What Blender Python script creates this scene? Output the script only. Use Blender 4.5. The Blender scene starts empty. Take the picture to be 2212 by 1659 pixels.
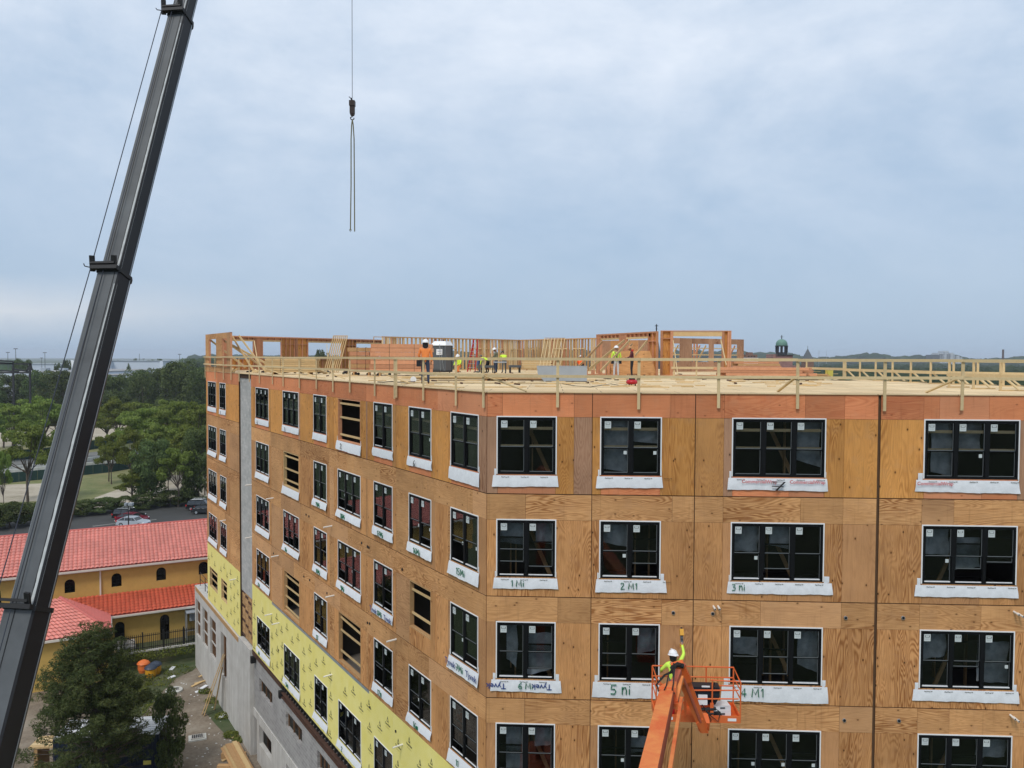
import bpy, math, random
import numpy as np
from mathutils import Vector, Matrix
R = math.radians
random.seed(7); rng = np.random.default_rng(7)
SC = bpy.context.scene
COL = SC.collection

# ------------------------------------------------------------------ camera, sky, sun, exposure
HAZE = .00013; CAMZ = 25.29; DECK = 24.2; PITCH = .033; ROLL = .0042; FPX = 1720.0   # FPX: focal length for a picture 2212 wide
cam = bpy.data.cameras.new('camera'); camo = bpy.data.objects.new('camera', cam); COL.objects.link(camo)
cam.lens = 36*FPX/2212; cam.sensor_width = 36; cam.clip_start = .1; cam.clip_end = 9000
camo.matrix_world = Matrix.Translation((0, 0, CAMZ)) @ Matrix.Rotation(R(90)-PITCH, 4, 'X') @ Matrix.Rotation(ROLL, 4, 'Z')
SC.camera = camo
SC.view_settings.view_transform = 'Standard'; SC.view_settings.look = 'None'
SC.view_settings.gamma = 1; SC.view_settings.use_curve_mapping = False
SC.view_settings.exposure = .36
SC.render.engine = 'CYCLES'
SC.cycles.max_bounces = 6; SC.cycles.transparent_max_bounces = 12; SC.cycles.volume_bounces = 0
SC.cycles.use_denoising = True

SUN_EL, SUN_AZ = R(52), R(205)      # azimuth clockwise from +Y
w = bpy.data.worlds.new('World'); SC.world = w; w.use_nodes = True
nt = w.node_tree; N = nt.nodes; L = nt.links
bg = N['Background']; bg.inputs['Strength'].default_value = .1
sky = N.new('ShaderNodeTexSky'); sky.sky_type = 'NISHITA'; sky.sun_disc = False
sky.sun_elevation = SUN_EL; sky.sun_rotation = SUN_AZ; sky.air_density = 1.2; sky.dust_density = 1.5
tc = N.new('ShaderNodeTexCoord'); sep = N.new('ShaderNodeSeparateXYZ'); L.new(tc.outputs['Generated'], sep.inputs[0])
mp = N.new('ShaderNodeMapping'); mp.inputs['Scale'].default_value = (1.5, 1.5, 3.0); L.new(tc.outputs['Generated'], mp.inputs[0])
n1 = N.new('ShaderNodeTexNoise'); n1.inputs['Scale'].default_value = 1.7; n1.inputs['Detail'].default_value = 7; n1.inputs['Roughness'].default_value = .55; n1.inputs['Distortion'].default_value = .6
L.new(mp.outputs[0], n1.inputs['Vector'])
n2 = N.new('ShaderNodeTexNoise'); n2.inputs['Scale'].default_value = 9; n2.inputs['Detail'].default_value = 9; n2.inputs['Roughness'].default_value = .66
L.new(mp.outputs[0], n2.inputs['Vector'])
def wmath(op, a, b, clamp=False):
    m = N.new('ShaderNodeMath'); m.operation = op; m.use_clamp = clamp
    for i, v in enumerate((a, b)):
        if isinstance(v, (int, float)): m.inputs[i].default_value = v
        else: L.new(v, m.inputs[i])
    return m.outputs[0]
ramp = N.new('ShaderNodeValToRGB'); L.new(sep.outputs['Z'], ramp.inputs[0])
e = ramp.color_ramp; e.elements[0].position = 0; e.elements[0].color = (.315, .42, .55, 1)
e.elements[1].position = .16; e.elements[1].color = (.38, .48, .615, 1)
for p, c_ in ((.42, (.565, .64, .745, 1)), (.8, (.58, .645, .74, 1))):
    q = e.elements.new(p); q.color = c_
base10 = N.new('ShaderNodeVectorMath'); base10.operation = 'SCALE'; base10.inputs['Scale'].default_value = 10; L.new(ramp.outputs[0], base10.inputs[0])
var = wmath('ADD', wmath('MULTIPLY', n1.outputs['Fac'], 1.6), wmath('MULTIPLY', n2.outputs['Fac'], .62))
var = wmath('SUBTRACT', var, 1.08)      # about -0.3 .. 0.3
amp = wmath('MULTIPLY', var, wmath('MULTIPLY', sep.outputs['Z'], 3.0, True))
tint = N.new('ShaderNodeVectorMath'); tint.operation = 'SCALE'; tint.inputs[0].default_value = (3.6, 3.0, 2.3); L.new(amp, tint.inputs['Scale'])
add = N.new('ShaderNodeVectorMath'); add.operation = 'ADD'; L.new(base10.outputs[0], add.inputs[0]); L.new(tint.outputs[0], add.inputs[1])
# the creamy bank of cloud low in the west
hgt = wmath('SUBTRACT', 1., wmath('MULTIPLY', wmath('ABSOLUTE', wmath('SUBTRACT', wmath('ADD', sep.outputs['Z'], wmath('MULTIPLY', n2.outputs['Fac'], .03)), .064), 0), 26.), True)
west = wmath('MULTIPLY', wmath('SUBTRACT', wmath('MULTIPLY', sep.outputs['X'], -1.), .25), 3., True)
bank = N.new('ShaderNodeVectorMath'); bank.operation = 'SCALE'; bank.inputs[0].default_value = (2.4, 1.7, .9); L.new(wmath('MULTIPLY', hgt, west), bank.inputs['Scale'])
add2 = N.new('ShaderNodeVectorMath'); add2.operation = 'ADD'; L.new(add.outputs[0], add2.inputs[0]); L.new(bank.outputs[0], add2.inputs[1]); add = add2
mix = N.new('ShaderNodeMix'); mix.data_type = 'RGBA'; mix.inputs['Factor'].default_value = .93
L.new(sky.outputs[0], mix.inputs['A']); L.new(add.outputs[0], mix.inputs['B']); L.new(mix.outputs['Result'], bg.inputs['Color'])

sl = bpy.data.lights.new('sun', 'SUN'); so = bpy.data.objects.new('sun', sl); COL.objects.link(so)
sl.energy = 1.45; sl.angle = R(14); sl.color = (1, .95, .87)
sd = Vector((math.sin(SUN_AZ)*math.cos(SUN_EL), math.cos(SUN_AZ)*math.cos(SUN_EL), math.sin(SUN_EL)))
so.rotation_euler = sd.to_track_quat('Z', 'Y').to_euler(); so.location = (0, 0, 60)

# ------------------------------------------------------------------ measuring: points of the place read off the photograph (2212 wide)
def ray(px, py):
    X = (px-1106)/FPX; Y = (py-829.5)/FPX; c, s = math.cos(ROLL), math.sin(ROLL)
    x = X*c+Y*s; y = -X*s+Y*c; cp, sp = math.cos(PITCH), math.sin(PITCH)
    return Vector((x, cp-y*sp, -sp-y*cp))
def G(px, py, z=0.):
    d = ray(px, py); t = (z-CAMZ)/d.z; return Vector((d.x*t, d.y*t, z))
def AT(px, py, D):
    d = ray(px, py); t = D/d.y; return Vector((d.x*t, D, CAMZ+d.z*t))
AL, AR = .56815, .04789
C0 = Vector((-.7997, 25.3624))
class Frame:      # local x to the right as seen from outside, -y outwards, z up
    def __init__(s, o, a): s.o = Vector((o[0], o[1])); s.a = a; s.ex = Vector((math.cos(a), math.sin(a))); s.ey = Vector((-math.sin(a), math.cos(a)))
    def pt(s, x, y=0., z=0.): p = s.o+s.ex*x+s.ey*y; return Vector((p.x, p.y, z))
    def hit(s, px, py, off=0.):      # where the line of sight meets the plane at depth y = off
        d = ray(px, py); o = s.o+s.ey*off; t = (o.dot(s.ey))/(d.x*s.ey.x+d.y*s.ey.y)
        return (Vector((d.x*t, d.y*t))-s.o).dot(s.ex), CAMZ+d.z*t
FR = Frame(C0, -AR)
FL = Frame(C0, -(math.pi/2-AL))
CR = {1: (480, 780), 2: (480, 1320), 3: (1180, 780), 4: (1180, 1320), 5: (1760, 780), 6: (1760, 1320)}
def cc(n, x, y): o = CR[n]; return ((o[0]+x*.361664)*.8640625, (o[1]+y*.361664)*.8640625)
def sx(x, y): return (x*.8640625, y*.8640625)      # from the full-size photograph

# ------------------------------------------------------------------ meshes and objects
class MB:
    def __init__(s): s.v = []; s.f = []; s.m = []; s.mi = 0
    def add(s, vs, fs):
        b = len(s.v); s.v += [tuple(p) for p in vs]; s.f += [tuple(i+b for i in f) for f in fs]; s.m += [s.mi]*len(fs); return s
    def box(s, x0, x1, y0, y1, z0, z1):
        if x0 > x1: x0, x1 = x1, x0
        if y0 > y1: y0, y1 = y1, y0
        if z0 > z1: z0, z1 = z1, z0
        return s.add([(x0,y0,z0),(x1,y0,z0),(x1,y1,z0),(x0,y1,z0),(x0,y0,z1),(x1,y0,z1),(x1,y1,z1),(x0,y1,z1)],
                     [(0,3,2,1),(4,5,6,7),(0,1,5,4),(1,2,6,5),(2,3,7,6),(3,0,4,7)])
    def hexa(s, lo, hi):      # two rings of the same length
        n = len(lo)
        return s.add(list(lo)+list(hi), [tuple(range(n-1, -1, -1)), tuple(range(n, 2*n))]+[(i, (i+1) % n, n+(i+1) % n, n+i) for i in range(n)])
    def beam(s, p, q, w, h, up=(0, 0, 1)):
        p = Vector(p); q = Vector(q); d = (q-p).normalized(); up = Vector(up)
        if abs(d.dot(up)) > .98: up = Vector((0, 1, 0))
        a = d.cross(up).normalized(); b = a.cross(d).normalized(); a = a*w/2; b = b*h/2
        return s.hexa([p-a-b, p+a-b, p+a+b, p-a+b], [q-a-b, q+a-b, q+a+b, q-a+b])
    def tube(s, pts, r, n=6, cap=True):
        pts = [Vector(p) for p in pts]; rr = r if isinstance(r, (list, tuple)) else [r]*len(pts); b0 = len(s.v); vs = []; fs = []; a = None
        for i, p in enumerate(pts):
            d = (pts[min(i+1, len(pts)-1)]-pts[max(i-1, 0)]).normalized()
            if a is None:
                a = d.cross(Vector((0, 0, 1)));
                if a.length < .05: a = d.cross(Vector((0, 1, 0)))
            a = (a-d*a.dot(d)).normalized(); b = d.cross(a)
            for k in range(n): t = 2*math.pi*k/n; vs.append(p+(a*math.cos(t)+b*math.sin(t))*rr[i])
        for i in range(len(pts)-1):
            for k in range(n): k2 = (k+1) % n; fs.append((i*n+k, i*n+k2, (i+1)*n+k2, (i+1)*n+k))
        if cap: fs += [tuple(range(n-1, -1, -1)), tuple((len(pts)-1)*n+k for k in range(n))]
        return s.add(vs, fs)
    def lathe(s, prof, n=16, o=(0, 0, 0)):
        vs = []; fs = []
        for r, z in prof:
            for k in range(n): t = 2*math.pi*k/n; vs.append((o[0]+r*math.cos(t), o[1]+r*math.sin(t), o[2]+z))
        for i in range(len(prof)-1):
            for k in range(n): k2 = (k+1) % n; fs.append((i*n+k, i*n+k2, (i+1)*n+k2, (i+1)*n+k))
        fs += [tuple(range(n-1, -1, -1)), tuple((len(prof)-1)*n+k for k in range(n))]
        return s.add(vs, fs)
    def prism(s, poly, z0, z1): return s.hexa([(x, y, z0) for x, y in poly], [(x, y, z1) for x, y in poly])
    def slab(s, poly, y0, y1): return s.hexa([(x, y0, z) for x, z in poly], [(x, y1, z) for x, z in poly])    # outline in x-z, thickness in y
    def grid(s, fn, nu, nv):
        vs = [fn(i/nu, j/nv) for j in range(nv+1) for i in range(nu+1)]
        return s.add(vs, [(j*(nu+1)+i, j*(nu+1)+i+1, (j+1)*(nu+1)+i+1, (j+1)*(nu+1)+i) for j in range(nv) for i in range(nu)])
    def mesh(s, name, mats, smooth=False):
        me = bpy.data.meshes.new(name); me.from_pydata(s.v, [], s.f)
        mats = mats if isinstance(mats, (list, tuple)) else [mats]
        for m in mats: me.materials.append(m)
        if len(mats) > 1: me.polygons.foreach_set('material_index', s.m)
        if smooth: me.polygons.foreach_set('use_smooth', [True]*len(s.f))
        me.update(); return me
def obj(name, me, parent=None, loc=(0, 0, 0), rz=0.):
    o = bpy.data.objects.new(name, me); COL.objects.link(o); o.location = loc; o.rotation_euler = (0, 0, rz)
    if parent is not None: o.parent = parent
    return o
def part(name, mb, mats, parent, loc=(0, 0, 0), rz=0., smooth=False): return obj(name, mb.mesh(name, mats, smooth), parent, loc, rz)
def tag(o, label, cat, group=None):
    o['label'] = label; o['category'] = cat
    if group: o['group'] = group
    return o
def thing(name, label, cat, loc=(0, 0, 0), rz=0., group=None): return tag(obj(name, None, None, loc, rz), label, cat, group)
def single(name, mb, mats, label, cat, loc=(0, 0, 0), rz=0., group=None, smooth=False): return tag(part(name, mb, mats, None, loc, rz, smooth), label, cat, group)
def structure(o): o['kind'] = 'structure'; return o
def stuff(o): o['kind'] = 'stuff'; return o
def dup(o, parent=None, loc=None, rz=None, label=None):
    c = o.copy(); COL.objects.link(c)
    if parent is not None: c.parent = parent
    if loc is not None: c.location = loc
    if rz is not None: c.rotation_euler = (0, 0, rz)
    if label: c['label'] = label
    for ch in o.children: dup(ch, c)
    return c

# ------------------------------------------------------------------ materials
def newmat(name):
    m = bpy.data.materials.new(name); m.use_nodes = True; nt = m.node_tree; return m, nt, nt.nodes, nt.links, nt.nodes['Principled BSDF']
class NB:      # small node builder
    def __init__(s, nt): s.nt = nt; s.N = nt.nodes; s.L = nt.links
    def n(s, t, **k):
        x = s.N.new(t)
        for a, v in k.items(): setattr(x, a, v)
        return x
    def put(s, sock, v):
        if isinstance(v, (int, float, tuple, list)): sock.default_value = v
        else: s.L.new(v, sock)
    def math(s, op, a, b=0., c=None, clamp=False):
        m = s.n('ShaderNodeMath', operation=op, use_clamp=clamp); s.put(m.inputs[0], a); s.put(m.inputs[1], b)
        if c is not None: s.put(m.inputs[2], c)
        return m.outputs[0]
    def noise(s, vec, scale, detail=4, rough=.5, dist=0.):
        x = s.n('ShaderNodeTexNoise'); s.L.new(vec, x.inputs['Vector']); x.inputs['Scale'].default_value = scale
        x.inputs['Detail'].default_value = detail; x.inputs['Roughness'].default_value = rough; x.inputs['Distortion'].default_value = dist; return x.outputs['Fac']
    def scale(s, vec, sc, off=None):
        x = s.n('ShaderNodeMapping'); s.L.new(vec, x.inputs[0]); x.inputs['Scale'].default_value = sc
        if off is not None: s.put(x.inputs['Location'], off)
        return x.outputs[0]
    def ramp(s, f, stops):
        x = s.n('ShaderNodeValToRGB'); s.L.new(f, x.inputs[0]); e = x.color_ramp.elements
        while len(e) < len(stops): e.new(.5)
        for el, (p, c) in zip(e, stops): el.position = p; el.color = (*c, 1) if len(c) == 3 else c
        return x.outputs[0]
    def mix(s, f, a, b, blend='MIX'):
        x = s.n('ShaderNodeMix', data_type='RGBA', blend_type=blend); s.put(x.inputs['Factor'], f)
        for k, v in (('A', a), ('B', b)):
            if isinstance(v, tuple): v = (*v, 1) if len(v) == 3 else v
            s.put(x.inputs[k], v)
        return x.outputs['Result']
    def mul(s, col, f):
        x = s.n('ShaderNodeVectorMath', operation='SCALE'); s.L.new(col, x.inputs[0]); s.put(x.inputs['Scale'], f); return x.outputs[0]
    def bump(s, h, strength, dist, bsdf):
        x = s.n('ShaderNodeBump'); x.inputs['Strength'].default_value = strength; x.inputs['Distance'].default_value = dist; s.L.new(h, x.inputs['Height']); s.L.new(x.outputs[0], bsdf.inputs['Normal'])
    def objvec(s, jitter=60.):
        tc = s.n('ShaderNodeTexCoord'); oi = s.n('ShaderNodeObjectInfo')
        a = s.n('ShaderNodeVectorMath', operation='ADD'); s.L.new(tc.outputs['Object'], a.inputs[0])
        cmb = s.n('ShaderNodeCombineXYZ'); 
        for i, k in enumerate((1., .73, 1.31)): s.L.new(s.math('MULTIPLY', oi.outputs['Random'], jitter*k), cmb.inputs[i])
        s.L.new(cmb.outputs[0], a.inputs[1]); return a.outputs[0], oi.outputs['Random']
def plain(name, col, rough=.6, metal=0., var=.12, vscale=3., bump=0., spec=.4):
    m, nt, N, L, b = newmat(name); q = NB(nt); v, rnd = q.objvec()
    n = q.noise(v, vscale, 5, .6)
    f = q.math('ADD', q.math('MULTIPLY', q.math('SUBTRACT', n, .5), var*3), 1.0)
    cs = q.n('ShaderNodeRGB'); cs.outputs[0].default_value = (*col, 1)
    L.new(q.mul(cs.outputs[0], f), b.inputs['Base Color'])
    b.inputs['Roughness'].default_value = rough; b.inputs['Metallic'].default_value = metal; b.inputs['Specular IOR Level'].default_value = spec
    if bump: q.bump(q.noise(v, vscale*6, 4), bump, .02, b)
    return m
def plywood(name, light, dark, across='X', knots=1., contrast=1., grey=(.42, .33, .27), greyamt=.35):
    m, nt, N, L, b = newmat(name); q = NB(nt); v, rnd = q.objvec()
    g = (1.25, .2, .2) if across == 'X' else (.2, .2, 1.25)
    gv = q.scale(v, g)
    base = q.noise(gv, 1.5, 2, .45, .5)
    rings = q.math('SINE', q.math('MULTIPLY', base, 165.))
    rings = q.math('MULTIPLY_ADD', rings, .5, .5)
    rings = q.math('POWER', rings, 1.3)
    r3 = q.math('FRACT', q.math('MULTIPLY', rnd, 13.7)); area = q.math('MULTIPLY', q.math('MULTIPLY_ADD', q.noise(gv, 1.1, 2, .5), 2.8, -.9, True), q.math('MULTIPLY_ADD', r3, .9, .25))       # where the figure is strong
    fine = q.noise(q.scale(v, (26, 2, 1.2) if across == 'X' else (1.2, 2, 26)), 1.6, 4, .65)
    f = q.math('ADD', q.math('MULTIPLY', q.math('MULTIPLY', rings, area), 1.05*contrast), q.math('MULTIPLY', q.math('SUBTRACT', fine, .42), 1.3*contrast), None, True)
    col = q.mix(f, light, dark)
    # sheets differ from each other, broad stains
    col = q.mix(q.math('MULTIPLY', q.math('GREATER_THAN', rnd, .80), greyamt), col, grey)
    r2 = q.math('FRACT', q.math('MULTIPLY', rnd, 7.31))
    big = q.noise(v, .7, 3, .6)
    streak = q.noise(q.scale(v, (7, 2, .35)), 1.2, 5, .65)
    col = q.mix(q.math('MULTIPLY', q.math('MULTIPLY_ADD', streak, 3.5, -1.95, True), .45), col, tuple(x*.55 for x in dark))
    col = q.mix(q.math('MULTIPLY_ADD', q.noise(v, 2.3, 4, .6), 1.6, -.85, True), col, grey)
    col = q.mul(col, q.math('ADD', q.math('MULTIPLY', r2, .34), q.math('MULTIPLY_ADD', big, .6, .56)))
    sp = q.n('ShaderNodeSeparateXYZ'); L.new(v, sp.inputs[0]); cb = q.n('ShaderNodeCombineXYZ'); L.new(sp.outputs[0], cb.inputs[0]); L.new(sp.outputs[2], cb.inputs[1])
    vo = q.n('ShaderNodeTexVoronoi', voronoi_dimensions='2D'); L.new(q.scale(cb.outputs[0], (1.25, .8, 1) if across == 'X' else (.8, 1.25, 1)), vo.inputs['Vector']); vo.inputs['Scale'].default_value = 2.1
    sep = q.n('ShaderNodeSeparateColor'); L.new(vo.outputs['Color'], sep.inputs[0])
    on = q.math('GREATER_THAN', sep.outputs[0], .70)
    hole = q.math('MULTIPLY', q.math('SUBTRACT', 1.9, q.math('MULTIPLY', vo.outputs['Distance'], 24.), None, True), on)
    halo = q.math('MULTIPLY', q.math('SUBTRACT', 1., q.math('MULTIPLY', vo.outputs['Distance'], 5.5), None, True), on)
    col = q.mix(q.math('MULTIPLY', halo, .45*knots), col, dark)
    col = q.mix(q.math('MULTIPLY', hole, .9*knots), col, tuple(x*.2 for x in dark))
    L.new(col, b.inputs['Base Color']); b.inputs['Roughness'].default_value = .78; b.inputs['Specular IOR Level'].default_value = .2
    q.bump(f, .25, .004, b); return m
def lumber(name, light, dark, var=.25):
    m, nt, N, L, b = newmat(name); q = NB(nt); v, rnd = q.objvec(); oi = None
    n = q.noise(q.scale(v, (3, 3, 3)), 1.5, 5, .65, .3); n2 = q.noise(v, 14., 3)
    col = q.mix(q.math('ADD', n, q.math('MULTIPLY', q.math('SUBTRACT', n2, .5), .5), None, True), light, dark)
    geo = q.n('ShaderNodeNewGeometry')
    col = q.mul(col, q.math('ADD', q.math('MULTIPLY', rnd, var), q.math('MULTIPLY_ADD', geo.outputs['Random Per Island'], var, 1-var)))
    vo = q.n('ShaderNodeTexVoronoi'); L.new(v, vo.inputs['Vector']); vo.inputs['Scale'].default_value = 2.2
    k = q.math('SUBTRACT', 1., q.math('MULTIPLY', vo.outputs['Distance'], 14.), None, True)
    col = q.mix(q.math('MULTIPLY', k, .7), col, (.12, .06, .03))
    L.new(col, b.inputs['Base Color']); b.inputs['Roughness'].default_value = .75; b.inputs['Specular IOR Level'].default_value = .2
    return m
M = {}
M['ply_red'] = plywood('fire_treated_plywood', (.62, .235, .105), (.46, .13, .055), 'Z', .5, .7, (.50, .235, .13), .5)
M['ply_redx'] = M['ply_red']
M['ply_honey'] = plywood('honey_plywood', (.60, .285, .082), (.33, .125, .03), 'X', 1., .9, (.42, .24, .12), .3)
M['ply_band'] = plywood('tan_plywood_band', (.60, .325, .14), (.30, .125, .042), 'Z', .8, 1.15, (.48, .27, .14), .5)
M['ply_tan'] = plywood('tan_plywood', (.58, .295, .118), (.29, .115, .036), 'X', 1., 1.1, (.45, .24, .12), .5)
M['ply_grey'] = plywood('weathered_plywood', (.44, .255, .155), (.24, .11, .06), 'X', 1., 1.2, (.42, .24, .15))
M['lumber'] = lumber('spruce_lumber', (.62, .46, .25), (.46, .30, .13))
M['lumber_pale'] = lumber('pale_spruce_lumber', (.70, .56, .34), (.55, .40, .20), .18)
M['lumber_red'] = lumber('fire_treated_lumber', (.60, .31, .175), (.40, .17, .09), .45)
M['lumber_tan'] = lumber('brown_lumber', (.52, .33, .16), (.36, .20, .09))
M['lumber_dark'] = lumber('dark_brown_lumber', (.20, .11, .06), (.11, .06, .03))
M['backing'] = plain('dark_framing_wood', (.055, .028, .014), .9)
M['black'] = plain('black_window_frame', (.0045, .005, .006), .6, 0, .05, spec=.18)
M['bead'] = plain('aluminium_bead', (.22, .24, .25), .4, .3, .05)
M['white'] = plain('white_vinyl', (.78, .79, .80), .5, 0, .05)
M['wrap'] = plain('white_building_wrap', (.74, .76, .79), .55, 0, .1, 9, .35)
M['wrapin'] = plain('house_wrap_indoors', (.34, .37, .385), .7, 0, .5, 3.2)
M['greenspray'] = plain('green_spray_paint', (.0, .14, .06), .6)
M['blackspray'] = plain('black_spray_paint', (.01, .01, .012), .6)
M['printred'] = plain('red_print', (.55, .06, .08), .6)
M['printblue'] = plain('blue_print', (.03, .06, .22), .6)
M['printblack'] = plain('black_print', (.03, .035, .02), .7)
M['sticker'] = plain('paper_sticker', (.55, .60, .60), .6, 0, .08)
M['stickerdark'] = plain('sticker_print', (.03, .035, .04), .6)
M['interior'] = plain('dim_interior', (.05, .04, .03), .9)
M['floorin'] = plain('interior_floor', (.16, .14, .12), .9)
M['pvc'] = plain('white_pipe', (.75, .73, .68), .4, 0, .08)
M['dark'] = plain('black_rubber', (.012, .012, .013), .6)
M['steel'] = plain('galvanised_steel', (.42, .46, .50), .38, .5, .12, 2.)
M['rust'] = plain('rusty_steel', (.085, .042, .028), .7, .2, .35, 3)
def glass():
    m, nt, N, L, b = newmat('window_glass'); q = NB(nt); N.remove(b)
    tr = q.n('ShaderNodeBsdfTransparent'); tr.inputs[0].default_value = (.74, .76, .78, 1)
    gl = q.n('ShaderNodeBsdfGlossy'); gl.inputs['Roughness'].default_value = .015
    fr = q.n('ShaderNodeFresnel'); fr.inputs['IOR'].default_value = 1.5
    v, rnd = q.objvec(); bp = q.n('ShaderNodeBump'); bp.inputs['Strength'].default_value = .06; bp.inputs['Distance'].default_value = .02
    L.new(q.noise(v, 1.3, 2), bp.inputs['Height']); L.new(bp.outputs[0], gl.inputs['Normal'])
    mx = q.n('ShaderNodeMixShader'); L.new(q.math('MULTIPLY', fr.outputs[0], .62, None, True), mx.inputs[0]); L.new(tr.outputs[0], mx.inputs[1]); L.new(gl.outputs[0], mx.inputs[2])
    L.new(mx.outputs[0], N['Material Output'].inputs[0]); return m
M['gapwood'] = plain('brown_gap_lining', (.10, .055, .028), .9)
M['glass'] = glass()
def concrete(name, a, bb, streak=True, form=True):
    m, nt, N, L, b = newmat(name); q = NB(nt); v, rnd = q.objvec(5)
    n = q.noise(v, 1.2, 6, .6); st = q.noise(q.scale(v, (5, 5, .25)), 1., 5, .6)
    f = q.math('ADD', q.math('MULTIPLY', n, .5), q.math('MULTIPLY', st, .55 if streak else .3), None, True)
    col = q.mix(q.math('MULTIPLY_ADD', f, 2.2, -.65, True), a, bb)
    L.new(col, b.inputs['Base Color']); b.inputs['Roughness'].default_value = .85; q.bump(q.noise(v, 9, 5), .3, .01, b); return m
M['concrete'] = concrete('poured_concrete', (.36, .34, .31), (.60, .59, .56))
def blockwork(name, c1, c2, cm, sc=1.):
    m, nt, N, L, b = newmat(name); q = NB(nt); v, rnd = q.objvec(0)
    # bricks texture works in x-y; walls are x-z
    sp = q.n('ShaderNodeSeparateXYZ'); L.new(v, sp.inputs[0]); cb = q.n('ShaderNodeCombineXYZ'); L.new(sp.outputs[0], cb.inputs[0]); L.new(sp.outputs[2], cb.inputs[1])
    br = q.n('ShaderNodeTexBrick'); L.new(cb.outputs[0], br.inputs['Vector']); br.inputs['Scale'].default_value = 1
    br.inputs['Brick Width'].default_value = .4*sc; br.inputs['Row Height'].default_value = .2*sc; br.inputs['Mortar Size'].default_value = .012*sc
    br.inputs['Color1'].default_value = (*c1, 1); br.inputs['Color2'].default_value = (*c2, 1); br.inputs['Mortar'].default_value = (*cm, 1)
    n = q.noise(v, .8, 5, .6)
    L.new(q.mul(br.outputs['Color'], q.math('MULTIPLY_ADD', n, .8, .6)), b.inputs['Base Color']); b.inputs['Roughness'].default_value = .9
    q.bump(br.outputs['Fac'], .4, -.01, b); return m
M['cmu'] = blockwork('grey_blockwork', (.27, .26, .255), (.34, .33, .32), (.42, .41, .39))
M['cmu2'] = blockwork('shaft_blockwork', (.36, .36, .35), (.46, .45, .43), (.38, .37, .35))
M['brick'] = blockwork('brown_brick', (.17, .08, .05), (.22, .11, .07), (.30, .24, .2), .7)
def yellow():
    m, nt, N, L, b = newmat('yellow_gypsum_sheathing'); q = NB(nt); v, rnd = q.objvec()
    col = q.mix(q.math('MULTIPLY_ADD', q.noise(v, 1.4, 5, .6), 1.6, -.3, True), (.80, .69, .17), (.86, .77, .30))
    L.new(col, b.inputs['Base Color']); b.inputs['Roughness'].default_value = .7; return m
M['yellow'] = yellow()
# ------------------------------------------------------------------ writing
_tx = {}
def text_mesh(s, size, mat, key=''):
    k = (s, size, mat.name)
    if k not in _tx:
        cu = bpy.data.curves.new('lettering', 'FONT'); cu.body = s; cu.size = size; cu.extrude = .0015; cu.align_x = 'CENTER'; cu.resolution_u = 2; cu.offset = size*.012
        o = bpy.data.objects.new('lettering', cu); me = bpy.data.meshes.new_from_object(o)
        me.transform(Matrix.Rotation(R(90), 4, 'X')); me.materials.clear(); me.materials.append(mat); me.name = 'lettering'; _tx[k] = me
        bpy.data.objects.remove(o)
    return _tx[k]
GL = {'1': [[(0,.8),(.2,1),(.2,0)]], '2': [[(0,.8),(.15,1),(.45,.95),(.45,.65),(.1,.2),(0,0),(.6,.05)]], '3': [[(0,.95),(.4,1),(.45,.75),(.15,.55),(.5,.4),(.45,.05),(0,0)]],
 '5': [[(.6,1),(.1,1),(.05,.55),(.4,.55),(.55,.3),(.4,.02),(0,.05)]], '6': [[(.5,1),(.15,.7),(0,.3),(.2,0),(.5,.1),(.5,.4),(.1,.45)]], '7': [[(0,1),(.6,1),(.2,0)],[(.0,.5),(.55,.45)]],
 '8': [[(.45,.85),(.25,1),(.05,.8),(.45,.3),(.3,0),(.05,.2),(.45,.85)]], '9': [[(.5,.8),(.25,1),(0,.75),(.2,.5),(.5,.7),(.5,.4),(.35,0)]], '0': [[(.25,1),(0,.5),(.25,0),(.5,.5),(.25,1)]],
 '4': [[(.4,0),(.4,1),(0,.35),(.6,.35)]],
 'M': [[(0,0),(.1,1),(.4,.3),(.72,1),(.8,0)]], 'n': [[(0,0),(0,.8)],[(0,.45),(.15,.75),(.35,.75),(.42,.5),(.42,0)]], 'i': [[(.05,0),(.05,.6)],[(.05,.8),(.06,.9)]], 'N': [[(0,0),(0,1),(.45,0),(.45,1)]], 'm': [[(0,0),(0,.6),(.2,.6),(.22,0)],[(.22,.6),(.42,.6),(.45,0)]]}
def strokes(s, h, r, mb=None):
    mb = mb or MB(); x = 0
    for ch in s:
        if ch == ' ': x += .35*h; continue
        for line in GL[ch]: mb.tube([((x+a*h), 0, b*h) for a, b in line], r, 5)
        x += (max(a for ln in GL[ch] for a, b in ln)+.28)*h
    return mb, x

# ------------------------------------------------------------------ the apartment building under construction
BASE = Vector((C0.x, C0.y, 0))
BLD = thing('apartment_building', 'plywood clad apartment block under construction with black windows and an open roof deck', 'building', BASE)
LV = [0., -3.26, -6.57, -9.88, -13.16, -17.32]
LV = [DECK+z for z in LV]
def bpart(name, mb, mats, F, s, y, z, smooth=False):
    p = F.pt(s, y, z)-BASE; return part(name, mb, mats, BLD, p, F.a, smooth)
_seed = [0]
WIDE = [6.60, 3.36, -6.98, -10.05, -14.0, -19.0]
def panel(F, s0, s1, z0, z1, mat, name='plywood_panel', gap=.004, out=None, th=.018):
    if any(abs(s1-x) < .005 for x in WIDE): s1 -= .009 if s1 != 6.60 else .016
    if any(abs(s0-x) < .005 for x in WIDE): s0 += .005
    if s1-s0 < .03 or z1-z0 < .03: return
    w, h = (s1-s0)/2-gap, (z1-z0)/2-gap
    out = random.uniform(0, .004) if out is None else out
    return bpart(name, MB().box(-w, w, -out, th, -h, h), mat, F, (s0+s1)/2, 0, (z0+z1)/2)
def segs(a, b, cuts):
    c = [a]+sorted(x for x in cuts if a+.05 < x < b-.05)+[b]; return list(zip(c[:-1], c[1:]))
backing = {}
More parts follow.
